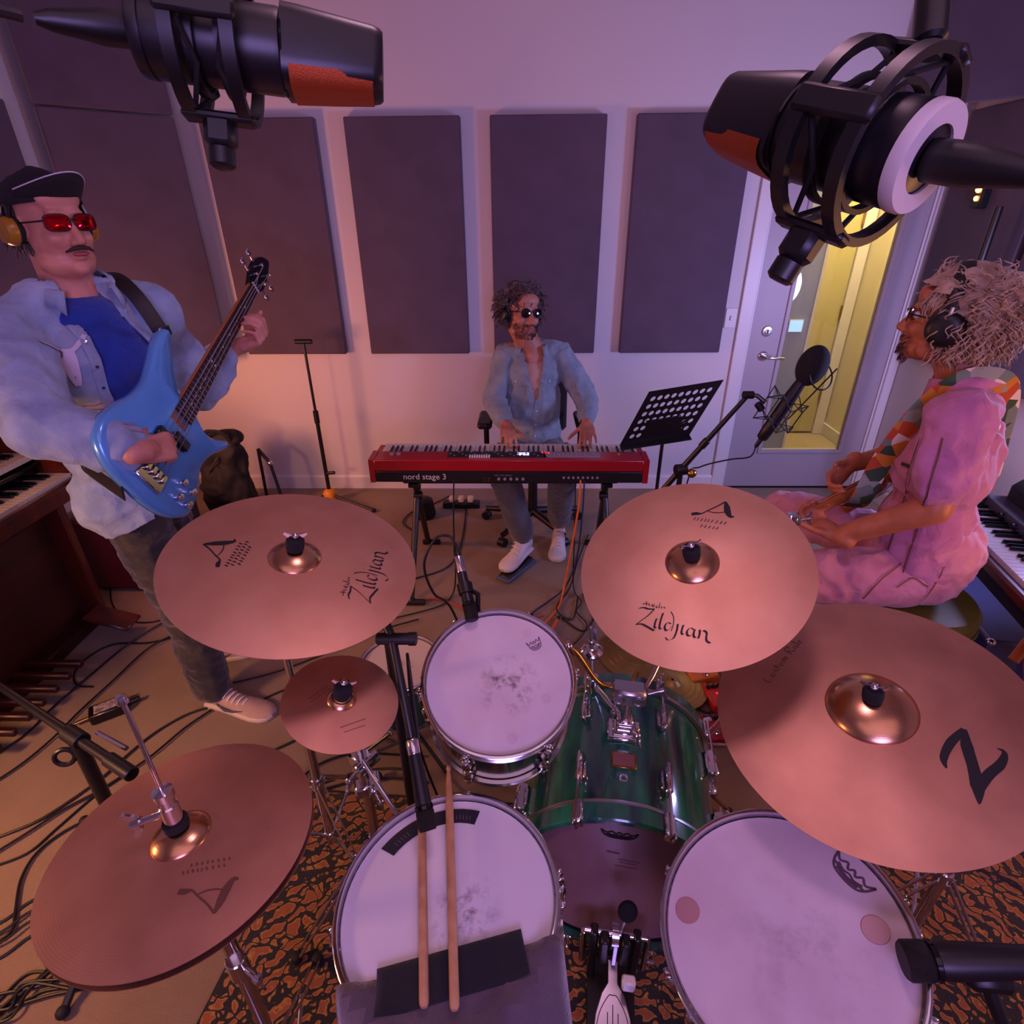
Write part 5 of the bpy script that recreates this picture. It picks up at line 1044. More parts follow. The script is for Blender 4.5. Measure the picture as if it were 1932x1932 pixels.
def shoe(parent, heel, toe, m_, sole_m, h=.085, lace_m='lace', swoosh=None, high=0):
    heel, toe = V(heel), V(toe); d = toe-heel; Lk = d.length; flat = V((d.x, d.y, 0)).normalized(); up = V((0, 0, 1)); sd = V((-flat.y, flat.x, 0)); dd = d.normalized(); nz = dd.cross(sd)*1; nz = nz if nz.z > 0 else -nz
    M = Matrix((dd, sd, nz)).transposed().to_4x4(); M.translation = heel
    # half-width and height along the length
    st = [(0, .012, .05), (.03, .036, .075+high), (.12, .036, .085+high), (.28, .036, .082+high*.9), (.42, .039, .066), (.58, .044, .052), (.75, .048, .044), (.88, .043, .040), (.96, .030, .034), (1.0, .010, .024)]
    n = 16
    def rings(scale, z0f, z1f):
        vs = []
        for t, w_, hh_ in st:
            for k in range(n):
                a = 2*math.pi*k/n; y = w_*scale*math.cos(a); zz = z0f(hh_)+(z1f(hh_)-z0f(hh_))*(.5+.5*math.sin(a)); zz = zz
                if math.sin(a) > 0: y *= 1-.28*math.sin(a)
                vs.append((t*Lk, y, zz))
        return vs, [(i*n+k, i*n+(k+1) % n, (i+1)*n+(k+1) % n, (i+1)*n+k) for i in range(len(st)-1) for k in range(n)]+[tuple(range(n))[::-1], tuple((len(st)-1)*n+k for k in range(n))]
    vs, fs = rings(1, lambda h_: .010, lambda h_: h_); sh = MB().add(vs, fs, M).build('shoe', m_, parent, ang=70)
    pol = [(t*Lk, w_*1.06) for t, w_, _ in st]+[(t*Lk, -w_*1.06) for t, w_, _ in st[::-1]]
    MB().prism([(-.004, .0)]+pol, 0, .024, M, bev=.004).build('sole', sole_m, sh, ang=50)
    for i in range(6):
        t = .34+.06*i; hh_ = .080-.0072*i*1.05+high*(.8-.16*i if i < 5 else 0); w_ = .026
        MB().tube([M @ V((t*Lk, -w_, hh_-.012)), M @ V((t*Lk+.006, -w_*.4, hh_+.0015)), M @ V((t*Lk+.006, w_*.4, hh_+.0015)), M @ V((t*Lk, w_, hh_-.012))], .0028, 6, flat=((0, 0, 1), 1.3)).build('lace', lace_m, sh)
    if swoosh:
        sg = swoosh; mb = MB(); P_ = [(.22, .046, .028), (.32, .0385, .030), (.46, .0415, .037), (.60, .044, .040)]
        pts = [V((.26*Lk, sg*.0395, .044)), V((.36*Lk, sg*.0425, .027)), V((.50*Lk, sg*.0445, .030)), V((.66*Lk, sg*.0425, .044))]
        ws = [.007, .010, .006, .001]; vs = []
        for p, w_ in zip(pts, ws): vs += [M @ (p+V((0, 0, w_))), M @ (p-V((0, 0, w_)))]
        mb.add(vs, [(0, 1, 3, 2), (2, 3, 5, 4), (4, 5, 7, 6)]); mb.build('swoosh_mark', 'grey_blue', sh)
    return sh
def hair(parent, P, M, rad, off, n, Lg, curl, mask, m_, seed, rr=.0045, droop=1.0, name='hair', out=.5, under=.0):
    """locks of hair rooted on the skull; one mesh"""
    rd_ = random.Random(seed); mb = MB(); f, l, u = (M.col[i].to_3d() for i in range(3)); k = 0; c = P(*off)
    vs = []; fs = []; nu, nv = 40, 24          # matted under-layer hugging the skull
    for j in range(nv+1):
        for i in range(nu):
            t = math.pi*j/nv; a = 2*math.pi*i/nu; d = V((math.sin(t)*math.cos(a), math.sin(t)*math.sin(a), math.cos(t))); g = 1.02+under*(.6+.8*noise.noise(d*4.5+V((seed, 0, 0)))+.4*noise.noise(d*11)); vs.append(c+f*d.x*rad[0]*g+l*d.y*rad[1]*g+u*d.z*rad[2]*g)
    class _R:
        def uniform(self, a, b): return (a+b)/2
    for j in range(nv):
        for i in range(nu):
            t = math.pi*(j+.5)/nv; a = 2*math.pi*(i+.5)/nu; d = V((math.sin(t)*math.cos(a), math.sin(t)*math.sin(a), math.cos(t)))
            if d.z > -.75 and mask(d, _R()): fs.append((j*nu+i, (j+1)*nu+i, (j+1)*nu+(i+1) % nu, j*nu+(i+1) % nu))
    if under: mb.add(vs, fs)
    while k < n:
        z = rd_.uniform(-.75, 1); a = rd_.uniform(0, 2*math.pi); q = math.sqrt(1-z*z); d = V((q*math.cos(a), q*math.sin(a), z))
        if not mask(d, rd_): continue
        k += 1; root = c+f*d.x*rad[0]+l*d.y*rad[1]+u*d.z*rad[2]; nrm = (f*d.x/rad[0]+l*d.y/rad[1]+u*d.z/rad[2]).normalized()
        tang = (nrm.cross(V((rd_.uniform(-1, 1), rd_.uniform(-1, 1), rd_.uniform(-.3, .3))))).normalized(); ln = Lg*rd_.uniform(.65, 1.25); ph = rd_.uniform(0, 6.28); pts = []; nn = 11; tw = rd_.uniform(7, 13); sd = nrm.cross(tang)
        dirn = (nrm*out+tang*.55+V((0, 0, -1))*.35*droop).normalized(); p = root-nrm*.006
        for j in range(nn):
            t = j/(nn-1); dirn = (dirn+V((0, 0, -1))*.16*droop-nrm*.06).normalized(); p = p+dirn*ln/(nn-1)
            w_ = curl*t*(1 if t < .9 else .8); pts.append(p+sd*math.sin(ph+t*tw)*w_+nrm*(math.cos(ph+t*tw)*w_*.7))
        r0 = rr*rd_.uniform(.7, 1.3); mb.tube(pts, [r0*(.8+.5*math.sin(math.pi*min(1, j/(nn-1)*1.2)))*(1 if j < nn-1 else .25) for j in range(nn)], 5)
    return mb.build(name, m_, parent, ang=80)
def headphones(label, P, M, cup_m='black_plastic', band_m='black_plastic', tilt=-8, rr=.092, cup=.036, yellow=None):
    f, l, u = (M.col[i].to_3d() for i in range(3)); t_ = thing('headphones', label, 'headphones', P(0, 0, -.01))
    bd = [P(-.01+.02*math.sin(R(a)), rr*math.cos(R(a)), -.012+(rr+.040)*math.sin(R(a))) for a in range(0, 181, 12)]
    MB().tube(bd, .019, 10, flat=(f, .28)).build('headband', band_m, t_)
    for s_ in (1, -1):
        c = P(-.006, s_*rr, -.014); Mx = frame(c-l*s_*.010, l*s_, u)
        cu = MB().lathe([(0, .030), (cup*.55, .030), (cup*.85, .026), (cup, .016), (cup*1.02, .004)], 28, Mx).build('ear_cup', cup_m, t_)
        MB().lathe([(cup*.45, -.010), (cup*.8, -.012), (cup*1.02, -.006), (cup*1.05, .002), (cup*1.0, .006)], 28, Mx).build('ear_pad', 'felt', cu)
        MB().tube([c+u*.03+l*s_*.012, c+u*.055+l*s_*.004], .006, 8).build('yoke', 'chrome' if s_ else 'chrome', t_)
        MB().torus(Mx @ V((0, 0, .028)), l*s_, cup*.5, .0012, 24, 5).build('trim_ring', yellow or 'black_gloss', cu)
    return t_
def glasses(label, P, M, lens_m, frame_m, w_=.026, h_=.019, round_=False, wrap=.008):
    f, l, u = (M.col[i].to_3d() for i in range(3)); t_ = thing('sunglasses', label, 'sunglasses', P(.1, 0, 0))
    for s_ in (1, -1):
        c = V((.1035, s_*.033, .001)); pts = []
        for k in range(24):
            a = 2*math.pi*k/24; e = 1 if round_ else .62; x = w_*math.copysign(abs(math.cos(a))**e, math.cos(a)); z = h_*math.copysign(abs(math.sin(a))**e, math.sin(a)); pts.append(P(c.x-wrap*((x*s_+.026)/.05), c.y+x, c.z+z))
        MB().add(pts+[P(c.x+.003, c.y, c.z)], [(24, k, (k+1) % 24) if s_ > 0 else (24, (k+1) % 24, k) for k in range(24)]).build('lens', lens_m, t_)
        MB().tube(pts, .0016, 6, closed=True).build('lens_rim', frame_m, t_)
        MB().tube([P(.095, s_*.060, .006), P(.06, s_*.074, .004), P(.0, s_*.083, .002), P(-.02, s_*.082, -.012)], .0022, 6).build('temple', frame_m, t_)
    MB().tube([P(.108, -.010, .006), P(.111, 0, .009), P(.108, .010, .006)], .002, 6).build('bridge', frame_m, t_)
def decal(bvh, parent, name, strokes, wid, m_, org, du, dv, dirn, off=.0022):
    """painted or sewn lines laid onto a surface along dirn"""
    mb = MB(); org, du, dv, dirn = V(org), V(du), V(dv), V(dirn).normalized()
    for s_ in strokes:
        pts, ww = s_ if isinstance(s_, tuple) else (s_, wid); P2 = spline([V((p[0], p[1], 0)) for p in pts], 5) if len(pts) > 2 else [lerp((*pts[0], 0), (*pts[1], 0), k/5) for k in range(6)]; hits = []
        for p in P2:
            h_ = bvh.ray_cast(org+du*p.x+dv*p.y-dirn*.6, dirn)
            if h_[0] is not None: hits.append((h_[0]+h_[1]*off, h_[1]))
        if len(hits) < 2: continue
        vs = []
        for i, (q, n) in enumerate(hits):
            t = (hits[min(i+1, len(hits)-1)][0]-hits[max(i-1, 0)][0]).normalized(); sd = n.cross(t).normalized()*ww/2; vs += [q+sd, q-sd]
        mb.add(vs, [(2*i, 2*i+1, 2*i+3, 2*i+2) for i in range(len(hits)-1)])
    return mb.build(name, m_, parent)
def bvh_of(o, parent):
    M = MW[parent.name]; me = o.data; return BVHTree.FromPolygons([M @ v.co for v in me.vertices], [tuple(p.vertices) for p in me.polygons])
def collar(parent, c, n, r, m_, f, w_=.034, gap=50, open_=.02):
    M = frame(c, n, f); vs = []; k = 22
    for i in range(k+1):
        a = R(gap/2+(360-gap)*i/k); for_ = 1
        e = 1+.10*math.cos(a)
        pos = V((math.cos(a), math.sin(a), 0)); vs += [M @ (pos*r*e+V((0, 0, w_*.9))), M @ (pos*(r*1.16)*e+V((0, 0, w_*.95))), M @ (pos*(r*1.42)*e+V((0, 0, -.002-(.02 if i in (0, k) else 0))))]
    o = MB().add(vs, [(3*i+j, 3*i+j+1, 3*i+3+j+1, 3*i+3+j) for i in range(k) for j in (0, 1)]).build('collar', m_, parent, ang=80); md = o.modifiers.new('thick', 'SOLIDIFY'); md.thickness = .003; return o
mat('skin_fair', 'c98a78', .5, col2='b87868', scale=22, sss=.12, bump=.06, bscale=300); mat('skin_warm', 'b87a62', .5, col2='a66a54', scale=22, sss=.12, bump=.06, bscale=300); mat('skin_tan', 'b8704c', .5, col2='a4603e', scale=22, sss=.12, bump=.06, bscale=300); mat('lip', '9a4a4a', .45)
def weave(name, c1, c2, sc=14, b=.5):
    m = mat(name, c1, .9, col2=c2, scale=sc, detail=5, bump=b, bscale=520, sheen=.25); nt = m.node_tree; bs = nt.nodes['Principled BSDF']; fine = bs.inputs['Normal'].links[0].from_node
    tc = N(m, 'ShaderNodeTexCoord'); n = N(m, 'ShaderNodeTexNoise', noise_type='RIDGED_MULTIFRACTAL') if False else N(m, 'ShaderNodeTexNoise'); n.inputs['Scale'].default_value = 16; n.inputs['Detail'].default_value = 3; n.inputs['Distortion'].default_value = .8; L(m, tc.outputs['Object'], n.inputs['Vector'])
    bp = N(m, 'ShaderNodeBump'); bp.inputs['Strength'].default_value = .55; bp.inputs['Distance'].default_value = .02; L(m, n.outputs['Fac'], bp.inputs['Height']); L(m, bp.outputs[0], fine.inputs['Normal']); return m
weave('light_denim', '7f93b4', '9aabc6'); weave('blue_jersey', '1a3a9a', '16328a'); weave('dark_jeans', '231f22', '37302a'); weave('chambray', '71828e', '83949e'); weave('grey_chino', '4c4a52', '56545c'); weave('pink_cotton', 'b06a92', 'bd7a9e'); weave('pink_twill', 'c07a94', 'cb8ba0'); mat('tan_tee', 'b9907e', .9)
mat('moustache', '3a2420', .9); mat('dark_hair', '2e1c18', .5, col2='40281f', scale=30, sheen=.3); mat('blonde_hair', 'b59a84', .5, col2='8f6f56', scale=26, sheen=.4); mat('beard', '3b2620', .9, col2='52362c', scale=60)
mat('cap_cloth', '171019', .85, bump=.4, bscale=400); mat('lace', 'd8cfcf', .8); mat('grey_blue', '4a5266', .6); mat('sneaker_beige', 'b89a8c', .7, col2='a88a7e', scale=12); mat('sneaker_white', 'd0c4c4', .6); mat('sole_white', 'c8b8a8', .6); mat('red_mirror', 'c01024', .06, 1); mat('dark_lens', '140c10', .06, .3, spec=.8); mat('yellow_plastic', 'd8a010', .35); mat('amber_shell', '9a6a14', .3); mat('leather', '171216', .5)
mat('embroidery', 'c9c2d4', .8); mat('pink_thread', 'b07a9a', .8)

# ---------------------------------------------------------------- bass player
PB = Matrix.Translation((-1.23, 1.66, 0)); f_, l_, u_ = V((.90, -.43, .02)), V((.43, .90, 0)), V((0, 0, 1))
TF, TL_ = V((.86, -.51, 0)), V((.51, .86, 0)); TC = V((-1.235, 1.655, 0)); T = lambda a, b, z: TC+TF*a+TL_*b+V((0, 0, z)); TM = Matrix((TF, TL_, V((0, 0, 1)))).transposed().to_4x4()
mb = MB(); HP, HM = head(mb, (-1.228, 1.640, 1.700), f_, l_, u_, T(0, 0, 1.50))
mb.ell(HP(.028, 0, -.092), (.058, .064, .042), HM, 16, 10); mb.ell(HP(.03, 0, -.04), (.062, .071, .06), HM, 16, 10)
Rsh, Rel, Rwr = T(0.01, -.180, 1.465), V((-1.150, 1.275, 1.270)), V((-.928, 1.292, 1.205)); Lsh, Lel, Lwr = T(0, .180, 1.465), V((-1.08, 1.865, 1.20)), V((-.985, 1.950, 1.318))
for a, b, ra, rb in ((T(0, -.15, 1.42), T(0, .15, 1.42), .065, .065), (T(0, 0, 1.40), T(.005, 0, 1.0), .11, .11), ((-1.25, 1.59, .95), (-1.19, 1.60, .5), .075, .055), ((-1.19, 1.60, .5), (-1.20, 1.625, .1), .05, .04), ((-1.27, 1.75, .95), (-1.31, 1.83, .5), .075, .055), ((-1.31, 1.83, .5), (-1.38, 1.865, .1), .05, .04),
                     (Rsh, Rel, .05, .042), (Rel, Rwr, .042, .030), (Lsh, Lel, .05, .042), (Lel, Lwr, .042, .029)): cap(mb, a, b, ra, rb)
BO, BU, BV, BN = V((-.938, 1.245, 1.109)), V((.010, .914, .406)).normalized(), V((.207, .396, -.895)).normalized(), V((.978, -.093, .185)).normalized()
BP = lambda a, b, c=0: BO+BU*a+BV*b+BN*c
hand(mb, Rwr, BP(.215, .030, .040)-Rwr, -BN*.9+BV*.35, -BV*.6+BN*.2+BU*.5, fc=[(34, 50, 32), (38, 52, 34), (42, 54, 34), (46, 54, 34)], thumb=(30, 25))
lw = BP(.735, .085, -.035); cap(mb, Lwr, lw, .029, .027); hand(mb, lw, BN*.95-BV*.12+BU*.12, -BV, BU, fc=[(62, 58, 36), (66, 58, 36), (70, 58, 36), (74, 56, 34)], thumb=(20, 15))
bass_man = finish(blob(mb, .0055, 3), 'person', 'skin_fair', None, PB)
tag(bass_man, 'standing man in a cap and open denim shirt playing the light blue bass', 'person')
eyes_lips(bass_man, HP, HM)
MB().tube([HP(.094, .034, -.066), HP(.104, .020, -.059), HP(.1075, 0, -.0555), HP(.104, -.020, -.059), HP(.094, -.034, -.066)], [.0025, .005, .006, .005, .0025], 8).build('moustache', 'moustache', bass_man)
mb = MB(); mb.ell((-1.25, 1.67, .96), (.125, .170, .13))
for a, b, ra, rb in (((-1.25, 1.585, .93), (-1.19, 1.60, .50), .095, .076), ((-1.19, 1.60, .50), (-1.205, 1.63, .10), .075, .066), ((-1.27, 1.755, .93), (-1.31, 1.83, .50), .095, .076), ((-1.31, 1.83, .50), (-1.385, 1.865, .10), .075, .066)): cap(mb, a, b, ra, rb)
finish(blob(mb, .0085, 3, folds((10, 10, 16), .012)), 'trousers', 'dark_jeans', bass_man, planes=[((0, 0, .065), (0, 0, -1))], solid=.004)
mb = MB(); mb.ell(T(.035, 0, 1.13), (.140, .175, .19), TM); mb.ell(T(.012, 0, 1.33), (.128, .178, .16), TM); cap(mb, T(0, -.13, 1.44), T(0, .13, 1.44), .068, .068); mb.ell(T(.025, 0, 1.470), (.080, .09, .062), TM); cap(mb, T(-.01, -.05, 1.50), T(-.01, .05, 1.50), .055, .055)
finish(blob(mb, .008, 4, folds((8, 8, 8), .006)), 't_shirt', 'blue_jersey', bass_man)
mb = MB(); mb.ell(T(.03, 0, 1.13), (.158, .192, .20), TM); mb.ell(T(.005, 0, 1.33), (.143, .196, .17), TM); mb.ell(T(.015, 0, .93), (.160, .195, .20), TM); cap(mb, T(0, -.155, 1.465), T(0, .155, 1.465), .074, .074); cap(mb, T(-.01, -.05, 1.535), T(0, -.16, 1.475), .050, .066); cap(mb, T(-.01, .05, 1.535), T(0, .16, 1.475), .050, .066)
for a, b, ra, rb in ((Rsh, Rel, .080, .074), (Rel, lerp(Rel, Rwr, .62), .076, .062), (lerp(Rel, Rwr, .60), lerp(Rel, Rwr, .78), .060, .054), (Lsh, Lel, .078, .068), (Lel, lerp(Lel, Lwr, .7), .068, .054)): cap(mb, a, b, ra, rb)
fo = folds((7, 7, 9), .020, 3)
def op(p):
    q = p-TC; a, b = q.dot(TF), q.dot(TL_)
    if a < .03: return p.z > 1.535 and abs(b) < .085 and a > -.075
    t = max(0, (1.53-p.z)/.62); return -.050-.012*t < b < .040+.11*min(1, t*2.4)
bs_ = finish(blob(mb, .0075, 3, fo), 'denim_shirt', 'light_denim', bass_man, cut=op, planes=[((-1.3, 1.5, .82), (.45, .25, -1))], solid=.005)
collar(bass_man, T(.010, 0, 1.525), TF*.22+V((0, 0, 1)), .074, 'light_denim', TF, .036, 80)
bv = bvh_of(bs_, bass_man)
decal(bv, bs_, 'steer_embroidery', [([(-.075, .050), (-.045, .036), (-.02, .022), (.0, .020), (.02, .022), (.045, .040), (.070, .058)], .011), ([(-.016, .02), (-.014, -.01), (-.008, -.05), (.0, -.07)], .012), ([(.016, .02), (.014, -.01), (.008, -.05), (0, -.07)], .012), ([(0, .02), (0, -.045)], .018)], .01, 'embroidery', T(.0, -.115, 1.385), TL_*.8+V((0, 0, -.10)), V((0, 0, 1)), -TF, .004)
decal(bv, bs_, 'pocket_stitching', [([(-.055, .0), (-.02, -.016), (.02, -.016), (.055, .0)], .004), ([(-.055, -.012), (-.02, -.028), (.02, -.028), (.055, -.012)], .004)], .004, 'pink_thread', T(0, -.112, 1.275), TL_, V((0, 0, 1)), -TF, .004)
decal(bv, bs_, 'button_band', [([(-.064, 1.46), (-.066, 1.35), (-.070, 1.2), (-.074, 1.0), (-.076, .9)], .026)], .026, 'light_denim', TC, TL_, V((0, 0, 1)), -TF, .004)
for z in (1.42, 1.36, 1.30, 1.24, 1.18, 1.12, 1.06):
    h_ = bv.ray_cast(T(.6, -.067, z), -TF)
    if h_[0] is not None: MB().lathe([(0, .003), (.004, .0025), (.005, 0)], 10, frame(h_[0]+h_[1]*.006, h_[1])).build('snap_button', 'chrome', bs_)
shoe(bass_man, (-1.245, 1.645, .0), (-.955, 1.565, .0), 'sneaker_beige', 'sole_white', swoosh=-1); shoe(bass_man, (-1.43, 1.855, .0), (-1.17, 1.95, .0), 'sneaker_beige', 'sole_white', swoosh=-1)
cp = thing('cap', 'dark baseball cap with a raised curved brim on the bass player', 'cap', HP(0, 0, .06))
mb = MB(); vs = []; n = 28
for j in range(9):
    t = R(90*j/8)
    for k in range(n): a = 2*math.pi*k/n; vs.append(HP(-.016+.106*math.cos(a)*math.cos(t), .086*math.sin(a)*math.cos(t), .038+.012*math.cos(a)+.076*math.sin(t)))
mb.add(vs, [(j*n+k, j*n+(k+1) % n, (j+1)*n+(k+1) % n, (j+1)*n+k) for j in range(8) for k in range(n)]); c_ = mb.build('crown', 'cap_cloth', cp); md = c_.modifiers.new('t', 'SOLIDIFY'); md.thickness = .004; md.offset = 1
vs = []
for k in range(15):
    a = R(-62+124*k/14)
    for j in range(4): q = j/3; vs.append(HP(-.016+(.104+.075*q*math.cos(a*1.25)**.8)*math.cos(a), (.086+.006*q)*math.sin(a), .052+.045*q-.045*q*abs(math.sin(a))**2+.010*q*q))
br_ = MB().add(vs, [(k*4+j, (k+1)*4+j, (k+1)*4+j+1, k*4+j+1) for k in range(14) for j in range(3)]).build('brim', 'cap_cloth', cp, ang=80); md = br_.modifiers.new('t', 'SOLIDIFY'); md.thickness = .004
MB().tube([HP(-.016+(.104+.075*math.cos(R(a)*1.25)**.8)*math.cos(R(a)), .092*math.sin(R(a)), .108-.045*abs(math.sin(R(a)))**2) for a in range(-60, 61, 8)], .0016, 6).build('brim_piping', 'embroidery', br_)
MB().ell(HP(-.016, 0, .116), (.008, .008, .004), HM, 10, 6).build('top_button', 'cap_cloth', cp)
hair(bass_man, HP, HM, (.094, .079, .09), (-.016, 0, .026), 120, .05, .004, lambda d, r: -.7 < d.z < .15 and d.x < .25, 'dark_hair', 5, .003, under=.04)
headphones('amber and black headphones over the bass player cap', HP, HM, 'amber_shell', 'black_plastic', rr=.092, cup=.033)
glasses('red mirrored sunglasses on the bass player', HP, HM, 'red_mirror', 'black_plastic', .029, .019)

# bass guitar
mat('bass_blue', '4f93d8', .28, .25, coat=.8, col2='5aa0e2', scale=3); mat('rosewood', '2c1612', .5, col2='3c2018', scale=20, mapping=(1, 8, 8)); mat('maple', 'b06a3a', .4); mat('pearl', 'c8c4c8', .3)
BM = Matrix((BU, BV, BN)).transposed().to_4x4(); BM.translation = BO     # local x along the neck, y to the treble side, z out of the front
bg = thing('bass_guitar', 'light blue electric bass guitar with dark fretboard held by the standing man', 'bass guitar', BM)
out = spline([V(p+(0,)) for p in [(.005, -.02), (.012, -.09), (.045, -.150), (.10, -.172), (.165, -.160), (.225, -.140), (.285, -.135), (.345, -.150), (.405, -.168), (.452, -.170), (.470, -.158), (.462, -.140), (.430, -.118), (.385, -.085), (.350, -.050), (.335, -.032), (.335, .032), (.330, .050), (.318, .085), (.322, .118), (.345, .150), (.362, .172), (.352, .186), (.322, .172), (.275, .145), (.215, .132), (.155, .150), (.095, .165), (.045, .145), (.014, .09), (.003, .03), (.005, -.02)]], 4)[:-1]
MB().prism([(p.x, p.y) for p in out], -.042, -.006, bev=.009).build('body', 'bass_blue', bg, local=True, ang=50)
nkp = [(.285, -.031), (.285, .031), (.94, .0205), (.94, -.0205)]
nk_ = MB().prism([(.25, -.032), (.25, .032), (.94, .0205), (.94, -.0205)], -.022, -.006, bev=.004).build('neck', 'maple', bg, local=True)
fbd = MB().prism(nkp, -.006, .0, bev=.001).build('fretboard', 'rosewood', bg, local=True)
for i in range(1, 25):
    x = .075+.864*(1-2**(-i/12)); x = .939-.864*(1-2**(-i/12)); hw = .0205+(.031-.0205)*(.94-x)/(.655)
    MB().tube([V((x, -hw, .0004)), V((x, hw, .0004))], .0011, 5).build('fret', 'chrome', fbd, local=True)
    if i in (3, 5, 7, 9, 12, 15, 17, 19, 21):
        x0 = .939-.864*(1-2**(-(i-.5)/12))
        for y in ((-.009, .009) if i == 12 else (0,)): MB().lathe([(0, .0006), (.0042, .0005), (.0042, 0)], 12, Matrix.Translation((x0, y, .0001))).build('inlay_dot', 'pearl', fbd, local=True)
hs_ = spline([V(p+(0,)) for p in [(.935, -.0205), (.965, -.030), (1.0, -.042), (1.06, -.044), (1.10, -.030), (1.128, -.002), (1.12, .012), (1.07, .030), (1.02, .040), (.985, .040), (.96, .026), (.935, .0205)]], 3)
MB().prism([(p.x, p.y) for p in hs_], -.026, -.010, bev=.002).build('headstock', 'black_gloss', bg, local=True)
for x, s_ in ((.99, -1), (1.05, -1), (1.0, 1), (1.06, 1)):
    p = V((x, s_*.022, -.01)); tu = MB().rod(p, p+V((0, 0, .018)), .006, 12).build('tuner_post', 'chrome', bg, local=True)
    MB().rod(V((x, s_*.036, -.018)), V((x, s_*.060, -.018)), .004, 8).box((x, s_*.072, -.018), (.022, .026, .006), bev=.003).build('tuner_key', 'chrome', bg, local=True)
MB().box((.941, 0, .001), (.005, .041, .006), bev=.001).build('nut', 'pearl', bg, local=True)
for i in range(4):
    y0, y1 = -.027+.018*i, -.0145+.0097*i; MB().tube([V((.078, y0, .012)), V((.941, y1, .004)), V(((1.05, .99, 1.0, 1.06)[i], (-.016, -.014, .014, .016)[i], .004))], .0012+.0003*(3-i), 5).build('string', 'satin_metal', bg, local=True)
MB().box((.065, 0, .0), (.055, .085, .012), bev=.003).build('bridge', 'chrome', bg, local=True)
for i in range(4): MB().box((.075, -.027+.018*i, .010), (.022, .014, .010), bev=.002).build('saddle', 'chrome', bg, local=True)
MB().box((.185, -.022, .001), (.032, .056, .018), bev=.004).build('pickup', 'black_gloss', bg, local=True); MB().box((.212, .026, .001), (.032, .056, .018), bev=.004).build('pickup', 'black_gloss', bg, local=True)
for x, y in ((.120, .090), (.075, .098), (.118, .128), (.078, .134)): MB().lathe([(0, .016), (.008, .0155), (.010, .012), (.0105, -.002)], 18, Matrix.Translation((x, y, -.004))).build('control_knob', 'chrome', bg, local=True)
MB().lathe([(0, .01), (.006, .008), (.004, 0)], 12, frame((.455, -.165, -.024), (.5, -1, 0))).build('strap_button', 'chrome', bg, local=True)
sp_ = thing('guitar_strap', 'black strap over the bass player shoulder', 'strap', (-1.15, 1.78, 1.4))
MB().tube(spline([BP(.462, -.170, -.022), T(.155, .125, 1.41), T(.085, .115, 1.515), T(.01, .10, 1.562), T(-.08, .06, 1.52), T(-.135, -.02, 1.33), T(-.12, -.08, 1.18), T(-.03, -.12, 1.12), T(.06, -.16, 1.10), BP(-.004, -.02, -.03)], 6), .021, 8, flat=(TL_, .12)).build('strap_band', 'leather', sp_)

# ---------------------------------------------------------------- keyboard player
PK = Matrix.Translation((.05, 2.98, 0)); f_ = V((.50, -.866, .06)).normalized(); l_ = V((.866, .50, -.10)).normalized(); u_ = f_.cross(l_); u_ = u_ if u_.z > 0 else -u_
mb = MB(); HP, HM = head(mb, (-.008, 2.915, 1.283), f_, l_, u_, (.04, 2.97, 1.10))
KR, KL = (-.085, 2.745, .772), (.318, 2.745, .772)
for a, b, ra, rb in (((-.06, 2.985, 1.07), (.16, 2.985, 1.07), .06, .06), ((.05, 2.99, 1.04), (.05, 3.0, .65), .095, .10), ((-.10, 2.985, 1.06), (-.15, 2.93, .84), .042, .036), ((-.15, 2.93, .84), KR, .036, .027), ((.20, 2.985, 1.07), (.335, 2.915, .84), .042, .036), ((.335, 2.915, .84), KL, .036, .027),
                     ((-.03, 3.0, .55), (-.085, 2.60, .53), .07, .052), ((-.085, 2.60, .53), (.0, 2.68, .12), .048, .036), ((.13, 3.0, .55), (.20, 2.64, .53), .07, .052), ((.20, 2.64, .53), (.208, 2.875, .12), .048, .036)): cap(mb, a, b, ra, rb)
hand(mb, KR, (.12, -1, -.10), (0, -.15, -1), (1, 0, 0), fc=[(22, 30, 18), (26, 34, 20), (24, 32, 20), (20, 26, 18)], thumb=(5, 5), spread=.10); hand(mb, KL, (-.02, -1, -.10), (0, -.15, -1), (-1, 0, 0), fc=[(22, 30, 18), (26, 34, 20), (24, 32, 20), (16, 20, 14)], thumb=(5, 5), spread=.12)
key_man = finish(blob(mb, .0055, 3), 'person', 'skin_warm', None, PK); tag(key_man, 'seated bearded man in sunglasses and a chambray shirt playing the red keyboard', 'person'); eyes_lips(key_man, HP, HM)
mb = MB(); mb.ell((.05, 3.0, .58), (.17, .14, .12))
for a, b, ra, rb in (((-.035, 2.99, .56), (-.09, 2.60, .545), .09, .078), ((-.09, 2.60, .545), (-.005, 2.672, .19), .077, .066), ((.135, 2.99, .56), (.20, 2.64, .545), .09, .078), ((.20, 2.64, .545), (.207, 2.855, .19), .077, .066)): cap(mb, a, b, ra, rb)
finish(blob(mb, .008, 4, folds((14, 14, 14), .005)), 'trousers', 'grey_chino', key_man)
mb = MB(); mb.ell((.05, 2.985, .80), (.135, .108, .24)); mb.ell((.05, 2.982, .96), (.135, .108, .13)); finish(blob(mb, .008, 3), 'undershirt', 'tan_tee', key_man)
mb = MB(); mb.ell((.052, 2.985, .80), (.150, .126, .25)); mb.ell((.052, 2.985, .975), (.155, .116, .140)); mb.ell((.052, 2.99, .66), (.158, .135, .13)); cap(mb, (-.065, 2.985, 1.068), (.170, 2.985, 1.075), .062, .062)
